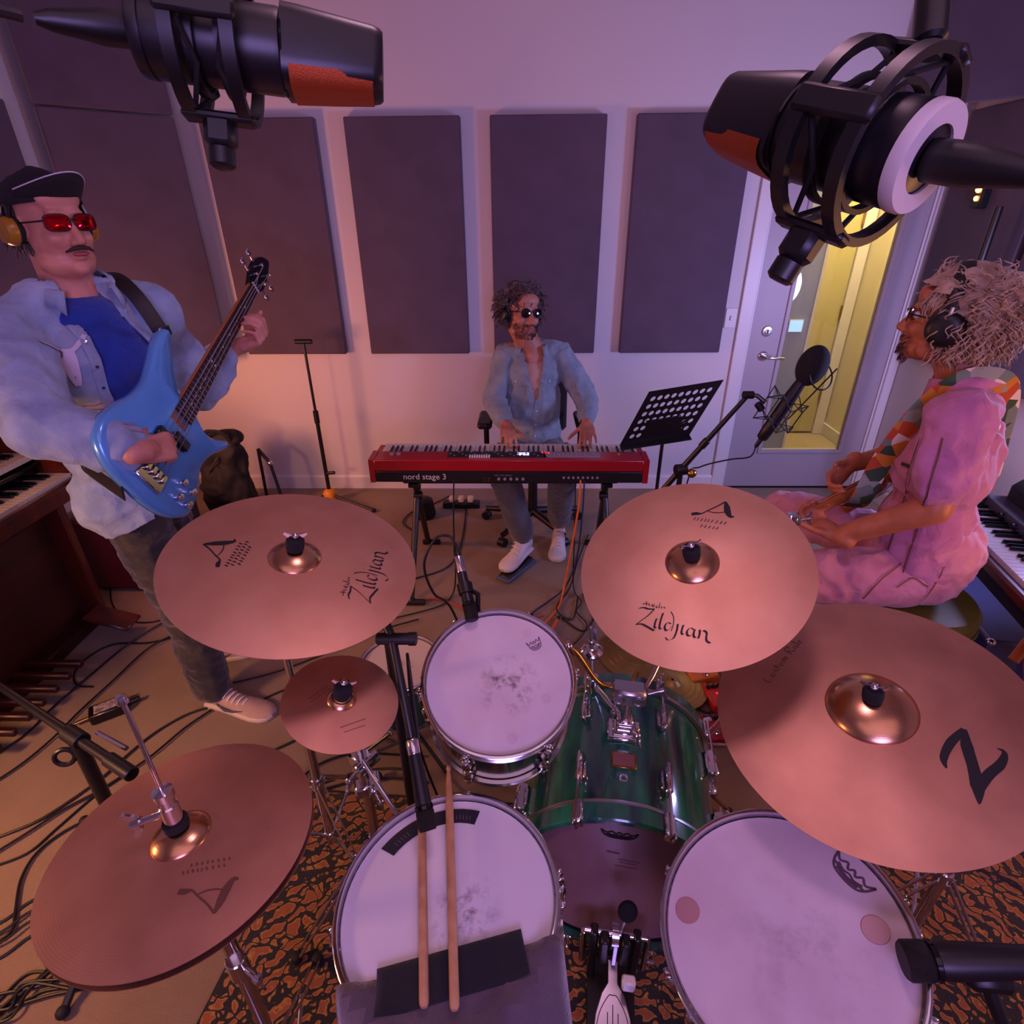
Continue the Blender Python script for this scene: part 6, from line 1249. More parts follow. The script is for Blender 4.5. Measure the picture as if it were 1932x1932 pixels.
for a, b, ra, rb in (((-.085, 2.985, 1.055), (-.152, 2.93, .845), .066, .060), ((-.152, 2.93, .845), (-.098, 2.785, .785), .060, .047), ((.19, 2.985, 1.065), (.335, 2.915, .845), .066, .060), ((.335, 2.915, .845), (.325, 2.785, .785), .058, .045)): cap(mb, a, b, ra, rb)
fo2 = folds((9, 9, 10), .014, 9)
def op2(p):
    if p.y > 2.95: return False
    t = (1.14-p.z)/.30
    return -.2 <= t < 1 and abs(p.x-(.050+.02*t)) < .058*(1-t)+.004
ksh = finish(blob(mb, .006, 3, fo2), 'chambray_shirt', 'chambray', key_man, cut=op2, solid=.004)
collar(key_man, (.044, 2.972, 1.100), (.02, -.22, 1), .068, 'chambray', (0, -1, 0), .032, 80)
bv = bvh_of(ksh, key_man)
decal(bv, ksh, 'button_placket', [([(.080, .86), (.072, .80), (.066, .72), (.062, .64)], .032)], .03, 'chambray', (0, 0, 0), (1, 0, 0), (0, 0, 1), (0, 1, 0), .003)
for x0 in (-.035, .135): decal(bv, ksh, 'pocket_flap', [([(x0-.045, .985), (x0, .985), (x0+.045, .985)], .006), ([(x0-.045, .985), (x0-.043, .955), (x0, .935), (x0+.043, .955), (x0+.045, .985)], .004), ([(x0-.043, .95), (x0-.042, .87), (x0, .855), (x0+.042, .87), (x0+.043, .95)], .003)], .004, 'chambray', (0, 0, 0), (1, 0, 0), (0, 0, 1), (0, 1, 0), .003)
for x, z in ((-.035, .95), (.135, .95), (.071, .80), (.067, .73), (.064, .67)):
    h_ = bv.ray_cast(V((x, 2.4, z)), V((0, 1, 0)))
    if h_[0] is not None: MB().lathe([(0, .003), (.004, .0025), (.005, 0)], 10, frame(h_[0]+h_[1]*.004, h_[1])).build('button', 'pearl', ksh)
MB().torus(V(KL)+V((0, .015, .002)), (0, 1, .1), .0285, .0035, 20, 6).build('wrist_band', 'black_plastic', key_man)
shoe(key_man, (.035, 2.715, .065), (-.105, 2.515, .035), 'sneaker_white', 'sneaker_white', high=.05); shoe(key_man, (.215, 2.905, .0), (.185, 2.665, .0), 'sneaker_white', 'sneaker_white', high=.05)
hair(key_man, HP, HM, (.100, .082, .094), (-.016, 0, .028), 1300, .062, .010, lambda d, r: (d.z > .42 or d.x < .30) and not (d.x > .60 and d.z < .50) and d.z > -.62, 'dark_hair', 11, .0030, .8, under=.16, out=.45)
mb = MB(); rd_ = random.Random(4)
for k in range(420):
    a = rd_.uniform(-78, 78); z = rd_.uniform(-.118, -.048); s_ = math.sin(R(a)); x = .030+.070*math.cos(R(a))-(.012 if z < -.105 else 0)*1; y = .066*s_*(1-.35*max(0, (-.07-z)/.05))
    if abs(a) < 30 and -.082 < z < -.060: continue
    if z > -.058 and abs(a) < 55 and not (abs(a) < 34): continue
    p = HP(x-.003, y, z); q = HP(x+.003, y*1.03, z-.007); mb.tube([p, q], [.0016, .0006], 4)
mb.build('beard', 'beard', key_man)
headphones('black headphones worn in the keyboard player dark hair', HP, HM, rr=.088, cup=.034); glasses('dark round sunglasses on the keyboard player', HP, HM, 'dark_lens', 'black_plastic', .024, .021, True, .005)

# ---------------------------------------------------------------- guitarist
f_ = V((-.777, .63, 0)); l_ = V((-.63, -.777, 0)); Z = V((0, 0, 1)); PG0 = V((1.27, 1.57, .70)); Q = lambda a, b, c: PG0+f_*a+l_*b+Z*c; PGM = Matrix.Translation((1.27, 1.57, 0))
hf = V((-.72, .66, .05)).normalized(); hl = V((-.66, -.72, 0)).normalized(); hu = hf.cross(hl); hu = hu if hu.z > 0 else -hu
mb = MB(); HP, HM = head(mb, Q(.125, 0, .752), hf, hl, hu, Q(.045, 0, .58))
Lsh, Lel, Lwr = Q(.03, .165, .53), V((1.11, 1.39, 1.0)), V((.952, 1.512, .846)); Rsh, Rel, Rwr = Q(.05, -.165, .53), Q(.14, -.27, .28), V((1.10, 1.80, .955))
for a, b, ra, rb in ((Q(.03, .11, .50), Q(.03, -.11, .50), .055, .055), (Q(.02, 0, .48), Q(.0, 0, .05), .085, .09), (Lsh, Lel, .050, .043), (Lel, Lwr, .043, .028), (Rsh, Rel, .048, .042), (Rel, Rwr, .040, .027), (Q(.02, .09, .0), (.81, 1.56, -.03+.69), .07, .055), ((.81, 1.56, .66), (.86, 1.60, .14), .05, .036), (Q(.02, -.09, 0), (1.0, 1.96, .68), .07, .055), ((1.0, 1.96, .68), (1.02, 1.90, .14), .05, .036)): cap(mb, a, b, ra, rb)
GH = V((.895, 1.625, .850)); GU = V((-.88, -.42, -.22)).normalized()
hand(mb, Lwr, (-.45, .86, .08), V((-.3, .15, 1)), (-.8, -.5, .1), fc=[(48, 55, 35), (52, 55, 35), (56, 55, 35), (58, 52, 32)], thumb=(20, 15)); hand(mb, Rwr, (-.5, -.3, -.35), (-.2, -.9, -.2), (0, 0, 1), fc=[(35, 45, 30)]*4, thumb=(15, 15))
gman = finish(blob(mb, .0055, 3), 'person', 'skin_tan', None, PGM); tag(gman, 'seated man with wavy fair hair, headphones and pink clothes playing guitar at right', 'person'); eyes_lips(gman, HP, HM)
mb = MB(); M3 = Matrix((f_, l_, Z)).transposed().to_4x4(); mb.ell(Q(.0, 0, .02), (.135, .175, .125), M3); mb.ell(Q(-.03, 0, .08), (.12, .165, .12), M3)
for a, b, ra, rb in ((Q(.02, .095, .0), (.81, 1.555, .665), .098, .078), ((.81, 1.555, .665), (.86, 1.60, .16), .076, .062), (Q(.02, -.095, 0), (1.0, 1.965, .70), .095, .076), ((1.0, 1.965, .70), (1.02, 1.90, .16), .074, .060)): cap(mb, a, b, ra, rb)
gtr = finish(blob(mb, .0075, 3, folds((11, 11, 10), .014, 2)), 'trousers', 'pink_twill', gman)
mb = MB(); mb.ell(Q(.02, 0, .15), (.125, .172, .16), M3); mb.ell(Q(.03, 0, .36), (.128, .178, .19), M3); mb.ell(Q(0, 0, .06), (.14, .178, .10), M3); cap(mb, Q(.02, .13, .525), Q(.02, -.13, .525), .072, .072)
for a, b, ra, rb in ((Lsh, lerp(Lsh, Lel, .68), .080, .076), (Rsh, lerp(Rsh, Rel, .68), .08, .074)): cap(mb, a, b, ra, rb)
gsh = finish(blob(mb, .007, 3, folds((9, 9, 8), .017, 5)), 'shirt', 'pink_cotton', gman, planes=[(lerp(Lsh, Lel, .80), (Lel-Lsh).normalized())] if False else [], solid=.004)
collar(gman, Q(.05, 0, .585), V((-.777*.25, .63*.25, 1)), .072, 'pink_cotton', f_, .032, 70)
bv = bvh_of(gsh, gman); bvt = bvh_of(gtr, gman)
decal(bv, gsh, 'chest_mark', [([(-.014, 0), (.014, -.003)], .009)], .01, 'ink', Q(.105, .3, .37), f_*1, Z, -l_, .006)
decal(bv, gsh, 'side_seam', [([(.045, .50), (.035, .35), (.03, .2), (.025, .05)], .004)], .004, 'faint_ink', Q(0, .4, 0), f_, Z, -l_, .006); decal(bv, gsh, 'chest_seam', [([(.09, .48), (.085, .30), (.08, .10)], .005)], .004, 'faint_ink', Q(0, .4, 0), f_, Z, -l_, .006)
decal(bvt, gtr, 'pocket_stitching', [([(.02, .10), (.07, .04), (.10, -.03)], .004), ([(-.04, .03), (.0, .05), (.03, .02)], .004), ([(-.06, .10), (-.05, .02), (-.03, -.05)], .003)], .004, 'faint_ink', Q(0, .4, 0), f_, Z, -l_, .005)
hd_ = hair(gman, HP, HM, (.108, .090, .100), (-.020, 0, .022), 2600, .070, .013, lambda d, r: (d.z > .42 or d.x < .12) and not (d.x > .5 and d.z < .5), 'blonde_hair', 21, .0017, .85, out=.45, under=.26)
mb = MB(); rd_ = random.Random(9)
for k in range(260):
    a = rd_.uniform(-50, 50); z = rd_.uniform(-.125, -.055); x = .034+.068*math.cos(R(a))-(.012 if z < -.105 else 0); y = .060*math.sin(R(a))
    if abs(a) < 30 and -.082 < z < -.060: continue
    p = HP(x-.003, y, z); q = HP(x+.004, y*1.02, z-.010); mb.tube([p, q], [.0018, .0006], 4)
mb.build('beard', 'beard', gman)
headphones('large black headphones on the guitarist', HP, HM, rr=.112, cup=.045); glasses('red tinted glasses on the guitarist', HP, HM, 'red_mirror', 'black_plastic', .026, .018)
for a, b in (((.84, 1.66, 0), (.80, 1.40, 0)), ((1.03, 1.95, 0), (.90, 2.17, 0))): shoe(gman, a, b, 'sneaker_white', 'sole_white', high=.03)
# guitar
mat('guitar_wood', 'a8632a', .35, coat=.5, col2='8a4a1c', scale=6, mapping=(1, 6, 6)); mat('sunburst', '6a2c12', .2, coat=.8, col2='a85a20', scale=3)
GO = GH-GU*.44; GN = (f_*.80+Z*.45); GN = (GN-GU*GN.dot(GU)).normalized(); GV = GN.cross(GU); GM = Matrix((GU, GV, GN)).transposed().to_4x4(); GM.translation = GO
gt = thing('electric_guitar', 'wooden guitar in the lap of the man in pink, neck pointing to lower left', 'guitar', GM)
out = spline([V(p+(0,)) for p in [(-.20, 0), (-.19, -.10), (-.12, -.155), (-.03, -.145), (.03, -.115), (.10, -.120), (.17, -.135), (.20, -.11), (.15, -.06), (.13, 0), (.15, .06), (.19, .10), (.16, .13), (.09, .118), (.03, .112), (-.03, .140), (-.12, .15), (-.19, .10), (-.20, 0)]], 4)[:-1]
MB().prism([(p.x, p.y) for p in out], -.045, 0, bev=.008).build('body', 'sunburst', gt, local=True, ang=50); MB().prism([(.08, -.028), (.72, -.021), (.72, .021), (.08, .028)], -.018, .010, bev=.006).build('neck', 'guitar_wood', gt, local=True); MB().prism([(.10, -.028), (.72, -.021), (.72, .021), (.10, .028)], .010, .0145).build('fretboard', 'maple', gt, local=True, smooth=False)
MB().prism([(.715, -.021), (.76, -.038), (.88, -.035), (.91, .0), (.86, .035), (.76, .036), (.715, .021)], -.010, .006, bev=.003).build('headstock', 'guitar_wood', gt, local=True)
for i in range(6): MB().tube([V((-.12, -.026+.0104*i, .018)), V((.72, -.016+.0064*i, .017)), V((.78+.02*i, -.016+.0064*i, .008))], .0007, 4).build('string', 'satin_metal', gt, local=True); MB().rod(V((.77+.02*i, .036, -.004)), V((.77+.02*i, .062, -.004)), .006, 8).build('tuner', 'chrome', gt, local=True)
for x in (.06, -.06): MB().box((x, 0, .006), (.036, .08, .018), bev=.004).build('pickup', 'chrome', gt, local=True)
MB().box((-.125, 0, .006), (.02, .085, .016), bev=.003).build('bridge', 'chrome', gt, local=True)
def strap_mat():
    m = mat('woven_strap', '8a8f8a', .85); b = m.node_tree.nodes['Principled BSDF']; tc = N(m, 'ShaderNodeTexCoord'); vo = N(m, 'ShaderNodeTexVoronoi', feature='F1'); vo.inputs['Scale'].default_value = 26; L(m, tc.outputs['Object'], vo.inputs['Vector'])
    sp_ = N(m, 'ShaderNodeSeparateColor'); L(m, vo.outputs['Color'], sp_.inputs[0]); cr = N(m, 'ShaderNodeValToRGB'); cr.color_ramp.interpolation = 'CONSTANT'; el = cr.color_ramp.elements; el[0].color = rgb('6a7a70'); el[1].position = .35; el[1].color = rgb('b0481c')
    for p, c in ((.55, '8c9488'), (.7, '2f4a30'), (.82, 'c07a20'), (.9, 'd8c8b8')): e = el.new(p); e.color = rgb(c)
    L(m, sp_.outputs[0], cr.inputs[0]); L(m, cr.outputs[0], b.inputs['Base Color'])
strap_mat(); gs_ = thing('guitar_strap', 'multicoloured woven strap across the chest of the man in pink', 'strap', Q(.1, 0, .4))
MB().tube(spline([GM @ V((.17, -.125, -.02)), Q(.200, .090, .20), Q(.175, .105, .34), Q(.145, .115, .45), Q(.105, .105, .545), Q(.05, .080, .610), Q(-.02, .045, .615), Q(-.06, -.02, .56), Q(-.08, -.08, .42), Q(-.09, -.11, .25), Q(-.03, -.17, .14), GM @ V((-.205, 0, -.02))], 7), .030, 8, flat=(f_*.8+l_*.3, .10)).build('strap_band', 'woven_strap', gs_)
# stool
stl = thing('stool', 'round olive padded stool under the guitarist', 'stool', (1.29, 1.56, 0)); mat('olive_vinyl', '6a6420', .4, col2='5c5618', scale=9)
MB().lathe([(0, .0), (.165, .0), (.182, .012), (.185, .05), (.172, .068), (.10, .075), (0, .076)], 48, Matrix.Translation((1.29, 1.56, .53))).build('cushion', 'olive_vinyl', stl)
MB().torus((1.29, 1.56, .535), (0, 0, 1), .184, .005, 48, 6).build('piping', 'olive_vinyl', stl); MB().rod((1.29, 1.56, .2), (1.29, 1.56, .53), .022).build('column', 'chrome', stl)
for k in range(4):
    a = R(20+90*k); d = V((math.cos(a), math.sin(a), 0)); MB().tube([V((1.29, 1.56, .45))+d*.03, V((1.29, 1.56, .0))+d*.21], .012, 10).build('leg', 'black_metal', stl)
MB().torus((1.29, 1.56, .2), (0, 0, 1), .14, .008, 32, 8).build('foot_ring', 'chrome', stl)
# office chair of the keyboard player
och = thing('office_chair', 'black office chair under the keyboard player', 'chair', (.06, 3.08, 0))
MB().box((.06, 3.04, .45), (.48, .46, .07), bev=.03).build('seat', 'black_cloth', och); MB().box((0, 0, 0), (.40, .05, .42), Matrix.Translation((.06, 3.30, .76)) @ Matrix.Rotation(R(-8), 4, 'X'), bev=.02).build('backrest', 'black_cloth', och)
for s_ in (-1, 1):
    x = .06+s_*.268; ar = MB().tube([V((x-s_*.03, 3.10, .44)), V((x, 3.10, .46)), V((x, 3.10, .66))], .016, 10).build('arm_post', 'black_plastic', och); MB().box((x, 3.07, .685), (.08, .24, .035), bev=.012).build('arm_pad', 'black_plastic', ar)
MB().rod((.06, 3.08, .09), (.06, 3.08, .42), .028).build('gas_column', 'black_metal', och); MB().tube([V((.06, 3.22, .44)), V((.06, 3.36, .48)), V((.06, 3.34, .62))], .018, 8).build('back_bar', 'black_metal', och)
for k in range(5):
    a = R(18+72*k); d = V((math.cos(a), math.sin(a), 0)); c = V((.06, 3.08, 0)); lg = MB().tube([c+V((0, 0, .11)), c+d*.30+V((0, 0, .075))], [.026, .016], 10).build('base_arm', 'black_plastic', och); MB().rod(c+d*.30+V((-d.y, d.x, 0))*.022+V((0, 0, .028)), c+d*.30-V((-d.y, d.x, 0))*.022+V((0, 0, .028)), .0275, 16).build('caster', 'black_plastic', lg)
# ================================================================ CABLES AND SMALL THINGS ON THE FLOOR
CABLES = [
    ('black cable looping on the floor beside the organ', [(-1.648, 2.225), (-1.753, 2.134), (-1.890, 2.149), (-2.036, 2.265), (-2.143, 2.423), (-2.134, 2.521)]),
    ('long black cable crossing the floor from the bassist to the left edge, upper one', [(-1.661, 2.175), (-1.724, 2.084), (-1.783, 1.938), (-1.815, 1.773), (-1.845, 1.599), (-1.851, 1.471), (-1.903, 1.343)]),
    ('long black cable crossing the floor from the bassist to the left edge, lower one', [(-1.590, 2.044), (-1.664, 1.939), (-1.695, 1.744), (-1.722, 1.574), (-1.733, 1.448), (-1.763, 1.334), (-1.815, 1.239)]),
    ('thin black cable making an S on the floor in front of the organ', [(-1.582, 2.029), (-1.691, 1.984), (-1.841, 1.972), (-1.903, 1.885), (-1.893, 1.788), (-1.835, 1.722), (-1.763, 1.713)]),
    ('black cable from under the bassist shoe to the hi-hat, upper one', [(-1.219, 1.611), (-1.300, 1.565), (-1.373, 1.476), (-1.417, 1.370), (-1.446, 1.284), (-1.504, 1.185), (-1.560, 1.120), (-1.662, 1.058)]),
    ('black cable from under the bassist shoe to the hi-hat, lower one', [(-1.209, 1.590), (-1.267, 1.502), (-1.319, 1.383), (-1.368, 1.306), (-1.422, 1.234), (-1.491, 1.166), (-1.550, 1.085), (-1.614, 1.002)]),
    ('black cable at the left edge near the boom stand foot', [(-1.362, 1.327), (-1.425, 1.224), (-1.469, 1.112), (-1.505, 1.027), (-1.595, 0.979)]),
    ('black cable curling left of the hi-hat', [(-1.374, 1.149), (-1.439, 1.095), (-1.473, 1.028), (-1.460, 0.950), (-1.409, 0.865), (-1.381, 0.813), (-1.422, 0.775)]),
    ('black cable running behind the splash cymbal to the shoe', [(-1.191, 1.734), (-1.039, 1.796), (-0.890, 1.894), (-0.775, 1.981), (-0.652, 2.074), (-0.492, 2.152)]),
    ('black cable lying between the bassist shoe and the small drum', [(-1.076, 1.621), (-0.961, 1.707), (-0.832, 1.783), (-0.665, 1.825), (-0.514, 1.865), (-0.359, 1.899)]),
    ('black cable under the splash, nearest the hi-hat', [(-0.981, 1.353), (-0.875, 1.422), (-0.779, 1.482), (-0.644, 1.496), (-0.476, 1.450)]),
    ('black cable between the hi-hat and the rug edge', [(-0.764, 1.272), (-0.715, 1.345), (-0.616, 1.391), (-0.483, 1.392), (-0.349, 1.382)]),
    ('black cable along the rug edge beside the snare microphone', [(-0.692, 1.272), (-0.561, 1.326), (-0.453, 1.338), (-0.340, 1.328)]),
    ('black cable just behind the rug edge', [(-0.697, 1.233), (-0.552, 1.290), (-0.426, 1.296), (-0.315, 1.281)]),
    ('black cable winding across the floor behind the rack tom', [(0.391, 2.955), (0.303, 2.665), (0.242, 2.415), (0.165, 2.239), (0.236, 2.158), (0.275, 2.325)]),
    ('thin black cable from the keyboard stand towards the bass cymbal', [(-0.379, 3.449), (-0.360, 3.082), (-0.365, 2.772), (-0.420, 2.597), (-0.576, 2.496), (-0.725, 2.408)]),
    ('short black cable by the effect pedals', [(0.680, 1.752), (0.672, 1.638), (0.712, 1.599), (0.767, 1.613), (0.831, 1.561)]),
    ('black cable on the floor right of the bass drum', [(0.674, 1.498), (0.737, 1.451), (0.794, 1.395), (0.852, 1.352)]),
    ('grey cable on the floor near the keyboard pedal', [(0.187, 2.177), (0.279, 2.081), (0.340, 2.199), (0.305, 2.370)]),
    ('thin cable from the power adapter across the floor', [(-0.491, 3.489), (-0.583, 3.370), (-0.705, 3.257), (-0.747, 3.115), (-0.680, 3.015)]),
]
BUNDLE = [[(-1.215, 0.835), (-1.222, 0.759), (-1.221, 0.721), (-1.272, 0.632), (-1.307, 0.594)],
    [(-1.195, 0.824), (-1.209, 0.750), (-1.236, 0.690), (-1.267, 0.651), (-1.352, 0.646)],
    [(-1.175, 0.814), (-1.195, 0.741), (-1.226, 0.683), (-1.230, 0.625), (-1.322, 0.611)],
    [(-1.155, 0.805), (-1.176, 0.732), (-1.264, 0.721), (-1.296, 0.659), (-1.340, 0.631)],
    [(-1.136, 0.795), (-1.159, 0.723), (-1.205, 0.695), (-1.289, 0.677), (-1.363, 0.659)],
    [(-1.116, 0.785), (-1.141, 0.714), (-1.251, 0.695), (-1.246, 0.645), (-1.351, 0.644)],
    [(-1.097, 0.776), (-1.110, 0.705), (-1.202, 0.683), (-1.244, 0.638), (-1.303, 0.589)],
    [(-1.078, 0.766), (-1.104, 0.696), (-1.182, 0.671), (-1.274, 0.638), (-1.309, 0.596)],
    [(-1.060, 0.757), (-1.084, 0.688), (-1.228, 0.696), (-1.259, 0.657), (-1.300, 0.586)],
    [(-1.356, 0.915), (-1.395, 0.886), (-1.422, 0.845), (-1.468, 0.812)],
    [(-1.333, 0.884), (-1.372, 0.856), (-1.399, 0.817), (-1.444, 0.784)],
    [(-1.311, 0.855), (-1.349, 0.828), (-1.376, 0.789), (-1.422, 0.758)],
    [(-1.289, 0.826), (-1.327, 0.800), (-1.355, 0.762), (-1.400, 0.732)]]
def cable(name, label, pts, m_, r=.0035, group=None, plug=None):
    t_ = thing(name, label, 'cable', pts[0] if len(pts[0]) == 3 else (*pts[0], 0), group); P_ = [Vector(p) if len(p) == 3 else Vector((p[0], p[1], r+.0005)) for p in pts]
    sp2 = spline(P_, 7); sp2 = [Vector((q.x, q.y, max(q.z, r+.0005))) for q in sp2]
    MB().tube(sp2, r, 7).build('cord', m_, t_)
    for k in (plug or ()):
        e, d = (sp2[0], sp2[0]-sp2[3]) if k == 0 else (sp2[-1], sp2[-1]-sp2[-4]); MB().lathe([(.004, -.004), (.0062, 0), (.0062, .026), (.0035, .030), (.0030, .050), (0, .052)], 12, frame(e+Vector((0, 0, .003)), d)).build('plug', 'satin_metal' if k == 0 else 'black_plastic', t_)
    return t_
for i, (lb_, pts) in enumerate(CABLES): 
    zz = .0045+.0035*(i % 3); cable('floor_cable', lb_, [(x, y, zz if not (x > -.72 and y < 1.24) else zz+.011) for x, y in pts], 'cable', .0040)
for i, pts in enumerate(BUNDLE): cable('floor_cable', 'black cable in the tangled bundle on the floor at the lower left corner', [(x, y, .005+.006*(i % 3)) for x, y in pts], 'cable', .0038, 'bundle of black cables at lower left')
mat('plug_orange', 'c85a2a', .4)
cable('patch_cable', 'orange cable hanging from the back of the red keyboard to the floor', [(.268, 2.418, .625), (.262, 2.385, .50), (.235, 2.36, .28), (.205, 2.34, .06), (.175, 2.25, .012), (.11, 2.14, .01), (.05, 2.03, .01), (.0, 1.9, .008)], 'orange_cable', .0048, plug=(0,))
cable('patch_cable', 'dark blue cable hanging from the back of the red keyboard to the floor', [(.285, 2.418, .625), (.28, 2.38, .45), (.262, 2.37, .2), (.21, 2.36, .05), (.13, 2.30, .01), (.06, 2.22, .01), (-.02, 2.10, .01), (-.06, 2.0, .008)], 'blue_cable', .0040, plug=(0,))
cable('patch_cable', 'thin black cable hanging beside the orange cable under the keyboard', [(.245, 2.418, .62), (.25, 2.39, .3), (.255, 2.36, .05), (.29, 2.30, .008), (.26, 2.22, .008), (.30, 2.12, .008), (.24, 2.0, .008), (.12, 1.88, .008)], 'cable', .0030)
cable('patch_cable', 'black cable hanging from the left half of the keyboard back', [(-.32, 2.418, .62), (-.33, 2.385, .4), (-.335, 2.37, .1), (-.36, 2.33, .008), (-.42, 2.25, .008), (-.62, 2.16, .008)], 'cable', .0038)
cable('red_cable', 'red cable snaking on the floor behind the rack tom microphone', [(-.52, 2.30, .008), (-.42, 2.315, .008), (-.30, 2.25, .008), (-.18, 2.18, .008), (-.05, 2.17, .008), (.02, 2.16, .008), (.10, 2.19, .008)], 'red_cable', .0045, plug=(0,))
for i, (a, b, lb_) in enumerate((((-.005, 2.12), (.035, 2.175), 'copper-banded cable connector on the floor, left one under the keyboard'), ((.135, 2.075), (.165, 2.15), 'copper-banded cable connector on the floor, right one under the keyboard'))):
    t_ = thing('cable_connector', lb_, 'connector', (*a, .012), 'inline cable connectors'); A_, B_ = Vector((*a, .014)), Vector((*b, .014)); MB().rod(A_, B_, .0085, 12).build('sleeve', 'plug_orange', t_); MB().rod(A_-(B_-A_)*.35, A_, .0075, 12).build('boot', 'black_plastic', t_); MB().rod(B_, B_+(B_-A_)*.35, .0075, 12).build('boot', 'black_plastic', t_)
for a, lb_ in (((-.555, 2.30), 'black cable plug at the end of the red cable'),):
    t_ = thing('cable_plug', lb_, 'connector', (*a, .012)); MB().rod((a[0]-.05, a[1]-.01, .016), (a[0]+.02, a[1], .016), .0125, 12).build('shell', 'black_plastic', t_); MB().rod((a[0]+.02, a[1], .016), (a[0]+.045, a[1]+.003, .016), .007, 10).build('barrel', 'satin_metal', t_)
# direct box on the floor
db_ = thing('direct_box', 'small black direct box with a worn silver top on the floor by the hi-hat rod', 'direct box', Matrix.Translation((-1.60, 1.575, 0)) @ Matrix.Rotation(R(35), 4, 'Z'))
MB().box((0, 0, .024), (.125, .07, .044), bev=.005).build('case', 'black_metal', db_, local=True); 
mat('worn_label', 'b0a0a4', .6, col2='5a4c54', scale=60); MB().box((0, 0, .0468), (.088, .048, .0015), bev=.0005).build('label_plate', 'worn_label', db_, local=True)
MB().rod((-.062, 0, .02), (-.115, -.004, .02), .006, 10).build('jack_plug', 'brass', db_, local=True); MB().rod((.06, .0, .022), (.105, .004, .022), .010, 12).build('cable_socket', 'black_plastic', db_, local=True)
# effect pedals
def pedal(label, x, y, rot, w_, d_, h_, m_, led=None):
    t_ = thing('effect_pedal', label, 'effect pedal', Matrix.Translation((x, y, 0)) @ Matrix.Rotation(R(rot), 4, 'Z'), 'effect pedals on the floor')
    MB().box((0, 0, h_/2+.002), (w_, d_, h_), bev=.006).build('case', m_, t_, local=True)
    for k in range(3): kb = MB().lathe([(0, .014), (.008, .013), (.0095, 0)], 14, Matrix.Translation((-w_*.28+w_*.28*k, d_*.28, h_+.0015))).build('knob', 'black_plastic', t_, local=True)
    MB().lathe([(0, .016), (.006, .015), (.0065, .006), (.010, .004), (.010, 0)], 14, Matrix.Translation((0, -d_*.28, h_+.0015))).build('foot_switch', 'chrome', t_, local=True)
    MB().ell((0, 0, h_+.003), (.004, .004, .003), seg=10, ring=6).build('lamp', led or 'led_red', t_, local=True)
    for s_ in (-1, 1): MB().rod((s_*w_*.5, d_*.1, h_*.5), (s_*(w_*.5+.035), d_*.1, h_*.5), .007, 10).build('jack_plug', 'satin_metal', t_, local=True)
mat('pedal_orange', 'd8741a', .4); mat('pedal_red', 'c8281a', .4); mat('pedal_crimson', '9a1218', .4)
pedal('orange effect pedal on the floor behind the bass drum', .735, 1.775, 12, .12, .075, .05, 'pedal_orange'); pedal('bright red effect pedal on the floor right of the bass drum', .76, 1.66, 8, .075, .12, .045, 'pedal_red'); pedal('crimson effect pedal with a glowing red lamp next to the ride cymbal', .70, 1.50, 5, .075, .115, .045, 'pedal_crimson')
# spare cymbals lying on the floor
mat('tan_bronze', 'b5985a', .4, .8, col2='a0824a', scale=9)
for c, rr, lb_ in (((.50, 1.93, .008), .17, 'tan spare cymbal lying on the floor behind the bass drum'), ((.60, 1.72, .034), .14, 'smaller grooved spare cymbal overlapping the tan one on the floor')):
    t_ = thing('spare_cymbal', lb_, 'cymbal', Matrix.Translation(c), 'spare cymbals on the floor'); bl = rr*.22; rs = [.006]+[bl*k/5 for k in range(1, 6)]+[bl+(rr-bl)*k/8 for k in range(1, 9)]; tp_ = [(q, cym_z(q, rr, bl, .012, .014)) for q in rs]
    MB().lathe(tp_+[(q, z-.0012) for q, z in reversed(tp_)], 56, closed=True).build('bronze_disc', 'tan_bronze', t_, local=True, ang=60)
    mb = MB(); [mb.torus((0, 0, cym_z(q, rr, bl, .012, .014)), (0, 0, 1), q, .0006, 48, 4) for q in (rr*.5, rr*.65, rr*.8)]; mb.build('lathe_grooves', 'brass', t_, local=True)
# under the keyboard
pa = thing('power_adapter', 'power strip with pale plugs on the floor under the keyboard', 'power strip', (-.40, 3.33, 0)); MB().box((-.40, 3.33, .022), (.24, .06, .04), bev=.006).build('strip', 'black_plastic', pa)
for k in range(3): MB().box((-.46+.06*k, 3.33, .06), (.036, .045, .036), bev=.006).build('plug', 'key_cream', pa)
bl_ = thing('small_speaker', 'small black cone-shaped box on the floor under the left end of the keyboard', 'speaker', (-.62, 3.20, 0)); MB().lathe([(.0, .0), (.06, .0), (.07, .02), (.055, .12), (.03, .135), (0, .136)], 24, Matrix.Translation((-.62, 3.2, .001))).build('housing', 'black_plastic', bl_); MB().torus((-.62, 3.2, .125), (0, 0, 1), .04, .004, 24, 6).build('ring', 'rubber', bl_)
sp2_ = thing('sustain_pedal', 'dark foot pedal under the keyboard player white shoe', 'pedal', (-.06, 2.52, 0)); MP = frame((-.045, 2.56, .004), (0, 0, 1), (.57, .82, 0)); MB().box((.02, 0, .010), (.26, .085, .02), MP, bev=.006).build('base', 'grey_blue', sp2_); MB().box((0, 0, 0), (.22, .07, .010), MP @ Matrix.Translation((.02, 0, .030)) @ Matrix.Rotation(R(-5), 4, 'Y'), bev=.004).build('treadle', 'black_metal', sp2_)
